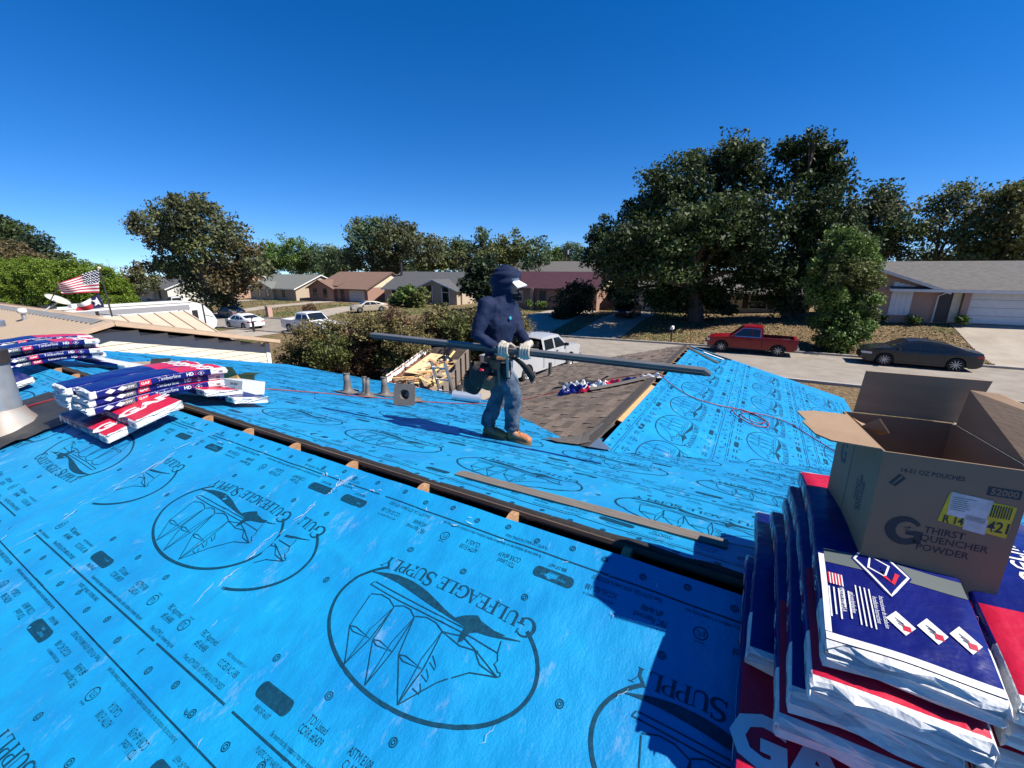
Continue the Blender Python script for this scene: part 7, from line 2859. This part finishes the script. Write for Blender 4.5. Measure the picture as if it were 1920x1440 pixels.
def ellipsoid(mb, c, r3, M=None, nu=20, nv=12):
    vs, fs = [], []
    M = M or Matrix.Identity(3)
    c = Vector(c)
    for i in range(nv + 1):
        th = math.pi * i / nv
        for j in range(nu):
            ph = 2 * math.pi * j / nu
            vs.append(tuple(c + M @ Vector((r3[0] * math.sin(th) * math.cos(ph), r3[1] * math.sin(th) * math.sin(ph), r3[2] * math.cos(th)))))
    for i in range(nv):
        for j in range(nu):
            fs.append((i * nu + j, i * nu + (j + 1) % nu, (i + 1) * nu + (j + 1) % nu, (i + 1) * nu + j))
    mb.add(vs, fs, 0, True)


def fuse(mb, name, m, parent, voxel=.012, smooth=6, folds=0.0, fscale=.09):
    """Union of closed shapes as one continuous surface."""
    o = mb.build(name + '_src', m)
    r = o.modifiers.new('r', 'REMESH')
    r.mode = 'VOXEL'
    r.voxel_size = voxel
    r.use_smooth_shade = True
    s = o.modifiers.new('s', 'SMOOTH')
    s.iterations = smooth
    s.factor = .5
    if folds:
        tx = bpy.data.textures.new(name + '_folds', 'CLOUDS')
        tx.noise_scale = fscale
        tx.noise_depth = 2
        d = o.modifiers.new('d', 'DISPLACE')
        d.texture = tx
        d.strength = folds
        d.mid_level = .5
    dg = bpy.context.evaluated_depsgraph_get()
    me = bpy.data.meshes.new_from_object(o.evaluated_get(dg))
    bpy.data.objects.remove(o)
    me.polygons.foreach_set('use_smooth', [True] * len(me.polygons))
    return link(name, me, parent)


def person():
    M_SKIN = mat('skin', (.40, .20, .125), .55, var=.1, scale=20)
    M_HOOD = mat('navy_jersey', (.008, .016, .048), .8, col2=(.011, .021, .060), scale=12, bump=.2, bscale=20, spec=.2)
    M_JEAN = mat('worn_denim', (.030, .048, .080), .85, col2=(.165, .215, .27), scale=7, detail=7, bump=.4, bscale=30, spec=.2)
    M_GLOVE = mat('glove_white', (.46, .41, .33), .75, var=.15, scale=30, bump=.3, bscale=60)
    M_BOOTL = mat('tan_boot_leather', (.46, .15, .05), .65, col2=(.54, .21, .08), scale=18, bump=.4, bscale=50)
    M_SOLE = mat('boot_sole', (.16, .105, .06), .8, var=.2)
    M_LEATH = mat('tool_leather', (.13, .065, .032), .7, col2=(.20, .11, .06), scale=14, bump=.4, bscale=40)
    M_BLACKW = mat('black_webbing', (.014, .013, .013), .75, var=.2)
    M_CAP = mat('white_cap', (.72, .72, .72), .7, var=.05, scale=20)
    t = thing('person', 'worker in navy hooded shirt, jeans and tan boots carrying metal edging', 'person', tuple(MAN0))
    F = Vector((1, 0, 0))
    # joints
    hip = mp(937, 686)
    waist = mp(937, 660)
    chest = mp(934, 607, -.01)
    upc = mp(936, 577, -.01)
    neck = mp(945, 557)
    headc = mp(954, 536, -.01)
    shR, elR, wrR = mp(912, 572, -.185), mp(894, 629, -.27), mp(936, 656, -.235)
    shL, elL, wrL = mp(958, 574, .165), mp(973, 622, .06), mp(991, 645, -.24)
    hR, kR = mp(944, 694, -.09), mp(962, 737, -.14)
    hL, kL = mp(932, 694, .10), mp(935, 743, .06)

    def fp(px, py):
        nF = np.array([0, S_, 1.0])
        r = ray(px, py)
        return Vector(r * (-DF + S_ * YR + .006) / np.dot(nF, r)) - MAN0
    heelR, toeR = fp(948, 824), fp(990, 834)
    heelL, toeL = fp(905, 815), fp(941, 824)
    dR, dL = (toeR - heelR), (toeL - heelL)
    for d_, ln in ((dR, .29), (dL, .29)):
        d_.z = 0
    dR = dR.normalized() * .30
    dL = dL.normalized() * .30
    dR.z = -S_ * dR.y
    dL.z = -S_ * dL.y
    anR = heelR + dR * .27 + Vector((0, 0, .16))
    anL = heelL + dL * .27 + Vector((0, 0, .16))
    # --- body: one continuous figure
    mb = MB()
    ring_tube(mb, [hip, waist, chest, upc, neck], [(.10, .14), (.10, .13), (.11, .15), (.09, .15), (.055, .06)], F)
    ring_tube(mb, [neck - Vector((0, 0, .03)), headc - Vector((0, 0, .06))], [.055, .055], F)
    ellipsoid(mb, headc + Vector((-.005, 0, .02)), (.098, .078, .118))
    ellipsoid(mb, headc + Vector((.030, 0, -.055)), (.062, .056, .055))      # jaw
    ring_tube(mb, [headc + Vector((.088, 0, .025)), headc + Vector((.112, 0, -.012))], [.010, .016], F, 10)     # nose
    for s in (-1, 1):
        ellipsoid(mb, headc + Vector((0, s * .076, 0)), (.022, .010, .032))  # ears
    ring_tube(mb, [shR, elR, wrR], [.048, .040, .028], F)
    ring_tube(mb, [shL, elL, wrL], [.048, .040, .028], F)
    ring_tube(mb, [hR, kR, anR], [.075, .052, .040], F)
    ring_tube(mb, [hL, kL, anL], [.075, .052, .040], F)
    for a_, d_ in ((anR, dR), (anL, dL)):
        ring_tube(mb, [a_ + Vector((0, 0, .0)), a_ - Vector((0, 0, .08)) + d_ * .1, a_ - Vector((0, 0, .11)) + d_ * .5], [.04, .04, .032], F)
    fuse(mb, 'body', M_SKIN, t, .011, 3)
    # face details
    fc = headc
    mb = MB()
    ellipsoid(mb, fc + Vector((.034, 0, -.082)), (.058, .054, .034))
    mb.build('beard', mat('dark_beard', (.012, .009, .008), .9), t)
    mb = MB()
    ring_tube(mb, [fc + Vector((.098, 0, -.044)), fc + Vector((.103, 0, -.050))], [(.006, .024)] * 2, (0, 0, 1), 10)
    mb.build('mouth', mat('lips', (.16, .06, .05), .6), t)
    for s in (-1, 1):
        mb = MB()
        ellipsoid(mb, fc + Vector((.088, s * .034, .028)), (.014, .028, .019))
        e = mb.build('sunglass_lens', M_CGLASS, t)
    mb = MB()
    mb.tube([tuple(fc + Vector((.098, -.06, .032))), tuple(fc + Vector((.104, 0, .034))), tuple(fc + Vector((.098, .06, .032)))], .005, 6)
    for s in (-1, 1):
        mb.tube([tuple(fc + Vector((.092, s * .062, .032))), tuple(fc + Vector((.0, s * .086, .03)))], .004, 6)
    mb.build('sunglass_frame', M_BLACKW, t)
    # cap
    mb = MB()
    vs, n = [], 20
    ellipsoid(mb, fc + Vector((.006, 0, .062)), (.100, .084, .074))
    mb.build('cap', M_CAP, t)
    P = np.zeros((7, 11, 3))
    for i in range(7):
        for j in range(11):
            q = (j / 10 - .5) * 2
            x = .088 + .105 * (i / 6) * math.sqrt(max(0, 1 - q * q * .75))
            P[i, j] = fc + Vector((x, q * .082, .058 - .022 * q * q - .046 * (i / 6)))
    mb = MB()
    mb.grid(P)
    P2_ = P.copy()
    P2_[:, :, 2] -= .006
    mb.grid(P2_, flip=True)
    mb.build('cap_brim', M_CAP, t, fix=False)
    # hood: shell open towards the face
    mb = MB()
    nu, nv = 40, 26
    hc = fc + Vector((-.030, 0, .016))
    P = np.zeros((nv + 1, nu, 3))
    for i in range(nv + 1):
        th = math.pi * i / nv
        for j in range(nu):
            ph = 2 * math.pi * j / nu
            d = Vector((math.sin(th) * math.cos(ph), math.sin(th) * math.sin(ph), math.cos(th)))
            rr = Vector((.150, .120, .172))
            back = max(0, -d.x)
            w = .012 * math.sin(ph * 3 + th * 7) * math.sin(th) + .008 * math.sin(th * 15 + ph)
            p = Vector((d.x * (rr.x + w + .03 * back * max(0, d.z) + (.018 if d.x > 0 and d.z > 0 else 0)), d.y * (rr.y + w), d.z * (rr.z + w) - (.05 * (1 - abs(d.x)) if d.z < -.5 else 0)))
            if d.z < -.2:
                k = (-d.z - .2)
                p.x += .01 * k
            P[i, j] = hc + p
    fs, vs = [], [tuple(q) for q in P.reshape(-1, 3)]
    for i in range(nv):
        for j in range(nu):
            th, ph = math.pi * (i + .5) / nv, 2 * math.pi * (j + .5) / nu
            d = Vector((math.sin(th) * math.cos(ph), math.sin(th) * math.sin(ph), math.cos(th)))
            if d.x > .66 and d.z < .40 and d.z > -.78:
                continue
            fs.append((i * nu + j, i * nu + (j + 1) % nu, (i + 1) * nu + (j + 1) % nu, (i + 1) * nu + j))
    mb.add(vs, fs, 0, True)
    h = mb.build('hood', M_HOOD, t)
    sm = h.modifiers.new('solid', 'SOLIDIFY')
    sm.thickness = .010
    sm.offset = 0
    ss = h.modifiers.new('sub', 'SUBSURF')
    ss.levels = ss.render_levels = 1
    # hooded shirt
    mb = MB()
    ring_tube(mb, [hip + Vector((-.005, 0, .075)), waist + Vector((-.008, 0, .02)), waist.lerp(chest, .5) + Vector((-.005, 0, 0)), chest, upc, neck + Vector((-.005, 0, -.005)), neck + Vector((-.012, 0, .055))], [(.130, .168), (.128, .160), (.142, .178), (.155, .198), (.128, .192), (.100, .108), (.118, .112)], F)
    ring_tube(mb, [shR + Vector((.01, .05, .01)), shR, shR.lerp(elR, .5), elR, elR.lerp(wrR, .45), wrR + (elR - wrR).normalized() * .01], [.080, .084, .072, .064, .054, .046], F)
    ring_tube(mb, [shL + Vector((0, -.05, .01)), shL, shL.lerp(elL, .5), elL, elL.lerp(wrL, .5), wrL + (elL - wrL).normalized() * .01], [.080, .082, .070, .060, .050, .044], F)
    fuse(mb, 'hooded_shirt', M_HOOD, t, .010, 5, .030, .115)
    mb = MB()
    e = chest + Vector((.158, -.035, .065))
    ellipsoid(mb, e, (.006, .022, .018))
    mb.build('chest_logo', mat('teal_print', (.02, .33, .42), .6), t)
    # jeans
    mb = MB()
    ring_tube(mb, [waist + Vector((0, 0, -.02)), hip, hip - Vector((0, 0, .06))], [(.118, .150), (.125, .165), (.115, .155)], F)
    ring_tube(mb, [hip + Vector((.01, -.075, -.01)), hR - Vector((0, 0, .04)), hR.lerp(kR, .6), kR, kR.lerp(anR, .5), anR + Vector((0, 0, .03)), anR + Vector((0, 0, -.015))], [(.110, .10), (.116, .100), (.102, .092), (.088, .082), (.084, .080), (.072, .072), (.080, .078)], F)
    ring_tube(mb, [hip + Vector((-.01, .075, -.01)), hL - Vector((0, 0, .04)), hL.lerp(kL, .6), kL, kL.lerp(anL, .5), anL + Vector((0, 0, .03)), anL + Vector((0, 0, -.015))], [(.108, .10), (.112, .098), (.098, .090), (.084, .080), (.082, .078), (.071, .071), (.079, .077)], F)
    fuse(mb, 'jeans', M_JEAN, t, .010, 4, .026, .085)
    # boots
    for nm, he, d_, an in (('boot', heelR, dR, anR), ('boot', heelL, dL, anL)):
        u = d_.normalized()
        s = u.cross(Vector((0, S_, 1)).normalized())
        up = s.cross(u).normalized()
        if up.z < 0:
            up = -up
        mb = MB()
        ring_tube(mb, [he + d_ * .16 + up * .05, he + d_ * .45 + up * .062, he + d_ * .75 + up * .055, he + d_ * .93 + up * .047], [(.045, .046), (.052, .050), (.046, .052), (.036, .044)], up)
        ring_tube(mb, [he + d_ * .17 + up * .045, he + d_ * .24 + up * .10, an + Vector((0, 0, .03))], [(.052, .048), (.056, .050), (.062, .058)], u)
        b = fuse(mb, nm, M_BOOTL, t, .009, 3, .006, .03)
        mb = MB()
        out = []
        for k in range(24):
            a_ = 2 * math.pi * k / 24
            q = he + d_ * (.52 + .52 * math.cos(a_) * (1.0)) + s * (.050 + .006 * math.cos(a_)) * math.sin(a_) * (1 if abs(math.cos(a_)) < .9 else .9)
            out.append(q)
        vs = [tuple(q - up * .002) for q in out] + [tuple(q + up * .030) for q in out]
        mb.add(vs, [tuple(range(24))[::-1], tuple(range(24, 48))] + [(i, (i + 1) % 24, 24 + (i + 1) % 24, 24 + i) for i in range(24)])
        mb.build('sole', M_SOLE, b)
        mb = MB()
        for k in range(5):
            c = he + d_ * (.36 + .065 * k) + up * (.150 - .016 * k)
            mb.tube([tuple(c - s * .032), tuple(c + up * .008), tuple(c + s * .032)], .0045, 6)
        mb.build('laces', mat('boot_lace', (.09, .05, .025), .8), b)
    # gloves: palm, four fingers curled round the edging, thumb
    pol0, pol1 = Vector((-3.48, 3.124, -.689)) - MAN0, Vector((-.26, 3.561, -.787)) - MAN0
    pd = (pol1 - pol0).normalized()

    def on_pole(x):
        return pol0 + pd * ((x - pol0.x) / pd.x)
    for nm, wr_, x, sgn in (('glove', wrR, wrR.x + .085, 1), ('glove', wrL, wrL.x + .05, -1)):
        c = on_pole(x)
        upv = Vector((0, 0, 1))
        out = pd.cross(upv).normalized()          # towards the viewer is +out or -out
        if out.y > 0:
            out = -out
        mb = MB()
        palm = c + upv * .058 + out * .012
        ring_tube(mb, [wr_, wr_.lerp(palm, .55), palm], [(.034, .034), (.040, .030), (.046, .026)], pd)
        for k, (ln, off) in enumerate(((.95, -.036), (1.05, -.012), (1.0, .012), (.82, .034))):
            b0 = palm + pd * off + out * .018
            p1 = c + pd * off * 1.1 + upv * .036 + out * .062
            p2 = c + pd * off * 1.1 - upv * .020 * ln + out * .066
            p3 = c + pd * off * 1.1 - upv * .056 * ln + out * .040
            p4 = c + pd * off * 1.1 - upv * .062 * ln + out * .010
            ring_tube(mb, [b0, p1, p2, p3, p4], [.0155, .014, .0130, .0115, .010], pd, 10)
        th = palm + pd * .05 * sgn
        ring_tube(mb, [palm + pd * .03 * sgn, th + upv * .004, c + pd * .075 * sgn + upv * .030 - out * .030, c + pd * .080 * sgn + upv * .0 - out * .046], [.016, .0145, .013, .011], pd, 10)
        g = fuse(mb, nm, M_GLOVE, t, .0055, 4)
        mb = MB()
        ring_tube(mb, [wr_ + (wr_ - palm).normalized() * .035, wr_], [.042, .041], pd)
        mb.build('cuff', M_GLOVE, g)
    # tool belt
    mb = MB()
    bc = waist.lerp(hip, .35)
    for k in range(33):
        pass
    P = np.zeros((3, 33, 3))
    for j in range(33):
        a_ = 2 * math.pi * j / 32
        for i, dz in enumerate((-.028, 0, .028)):
            P[i, j] = bc + Vector((.146 * math.cos(a_), .182 * math.sin(a_), dz + .02 * math.cos(a_ + .4)))
    mb.grid(P)
    belt = mb.build('tool_belt', M_LEATH, t, fix=False)
    sm = belt.modifiers.new('solid', 'SOLIDIFY')
    sm.thickness = .008

    def pouch(c, w, d_, h_, m, tilt, nm='pouch', az=0.0):
        mb = MB()
        vs = []
        for z, k in ((0, 1.0), (-.35 * h_, 1.06), (-.75 * h_, .98), (-h_, .72)):
            for j in range(14):
                a_ = 2 * math.pi * j / 14
                x = w / 2 * k * math.copysign(abs(math.cos(a_)) ** .6, math.cos(a_))
                y = d_ / 2 * k * math.copysign(abs(math.sin(a_)) ** .6, math.sin(a_))
                vs.append((x, y, z))
        Mx = Matrix.Translation(c) @ Matrix.Rotation(az, 4, 'Z') @ Matrix.Rotation(tilt, 4, 'Y')
        vs = [tuple(Mx @ Vector(v)) for v in vs]
        fs = [(i * 14 + j, i * 14 + (j + 1) % 14, (i + 1) * 14 + (j + 1) % 14, (i + 1) * 14 + j) for i in range(3) for j in range(14)]
        fs.append(tuple(42 + j for j in range(14)))
        mb.add(vs, fs, 0, True)
        o = mb.build(nm, m, belt, fix=False)
        q = o.modifiers.new('solid', 'SOLIDIFY')
        q.thickness = .006
        return Mx
    pouch(mp(902, 683, -.20), .19, .12, .21, mat('dark_tool_cloth', (.030, .026, .022), .85, var=.3), .12, 'bag')
    pouch(mp(915, 700, -.24), .16, .09, .15, M_LEATH, .18, 'pouch')
    pouch(mp(890, 700, -.05), .17, .12, .20, mat('dark_tool_cloth', (.030, .026, .022), .85), .2, 'bag')
    pouch(mp(948, 680, -.225), .085, .06, .15, M_BLACKW, -.05, 'holster')
    pouch(mp(928, 674, -.235), .10, .05, .09, M_LEATH, 0, 'pouch')
    mb = MB(); a_ = mp(951, 676, -.265); mb.tube([tuple(a_ + Vector((0, 0, .03))), tuple(a_ + Vector((.01, 0, -.16)))], .014, 8); mb.build('tool_handle', mat('pale_handle', (.50, .44, .36), .6), belt)
    mb = MB(); a_ = mp(934, 690, -.27); mb.tube([tuple(a_), tuple(a_ + Vector((.01, 0, -.17)))], .011, 8); mb.build('tool_handle', mat('brown_handle', (.22, .12, .06), .6), belt)
    mb = MB(); ellipsoid(mb, mp(903, 694, -.29), (.028, .02, .016)); mb.build('tape_measure', M_PRED, belt)
    # loose strap swinging forward
    P = np.zeros((10, 2, 3))
    for i in range(10):
        u = i / 9
        c = mp(958 + 42 * u, 670 + 8 * u + 34 * u * u, -.20)
        w = .012 + .030 * u
        P[i, 0] = c + Vector((-.6 * w, 0, -w * .8))
        P[i, 1] = c + Vector((.6 * w, 0, w * .8))
    mb = MB(); mb.grid(P); st = mb.build('loose_strap', M_BLACKW, belt, fix=False)
    q = st.modifiers.new('solid', 'SOLIDIFY')
    q.thickness = .004
    # --- the edging he carries: a nested bundle
    M_EDGE = mat('dark_bronze_metal', (.135, .128, .118), .45, col2=(.17, .162, .15), scale=3, metal=.25, spec=.5)
    a0, a1 = pol0 + MAN0, pol1 + MAN0
    e = thing('metal_edging_bundle', 'long dark metal edging lengths carried level by the worker', 'metal edging', tuple(a0))
    d_ = a1 - a0
    ln = d_.length
    u = d_.normalized()
    s = u.cross(Vector((0, 0, 1))).normalized()
    if s.y > 0:
        s = -s
    w = s.cross(u)
    if w.z < 0:
        w = -w
    Mx = Matrix((u, s, w)).transposed().to_4x4()
    for k in range(4):
        mb = MB()
        o = .010 * k
        prof = [(a_, b_ * .58) for a_, b_ in ((-.038 + o, .040 - .012 * k), (.030, .034 - .016 * k), (.034, .026 - .016 * k), (.030, -.010 - .012 * k), (.036, -.016 - .012 * k), (.033, -.019 - .012 * k), (.026, -.012 - .012 * k), (.029, .024 - .016 * k), (-.038 + o, .034 - .012 * k))]
        n = len(prof)
        x0, x1 = .012 * k, ln - .015 * (3 - k)
        vs = [tuple(Mx @ Vector((x, a_, b_))) for x in (x0, x1) for a_, b_ in prof]
        mb.add(vs, [(i, (i + 1) % n, n + (i + 1) % n, n + i) for i in range(n)] + [tuple(range(n)), tuple(range(2 * n - 1, n - 1, -1))])
        mb.build('length', M_EDGE, e)
    mb = MB(); mb.box(0.02, ln - .02, -.030, .020, -.032, -.012, 0, Mx); mb.build('inner_lengths', M_EDGE, e)


person()
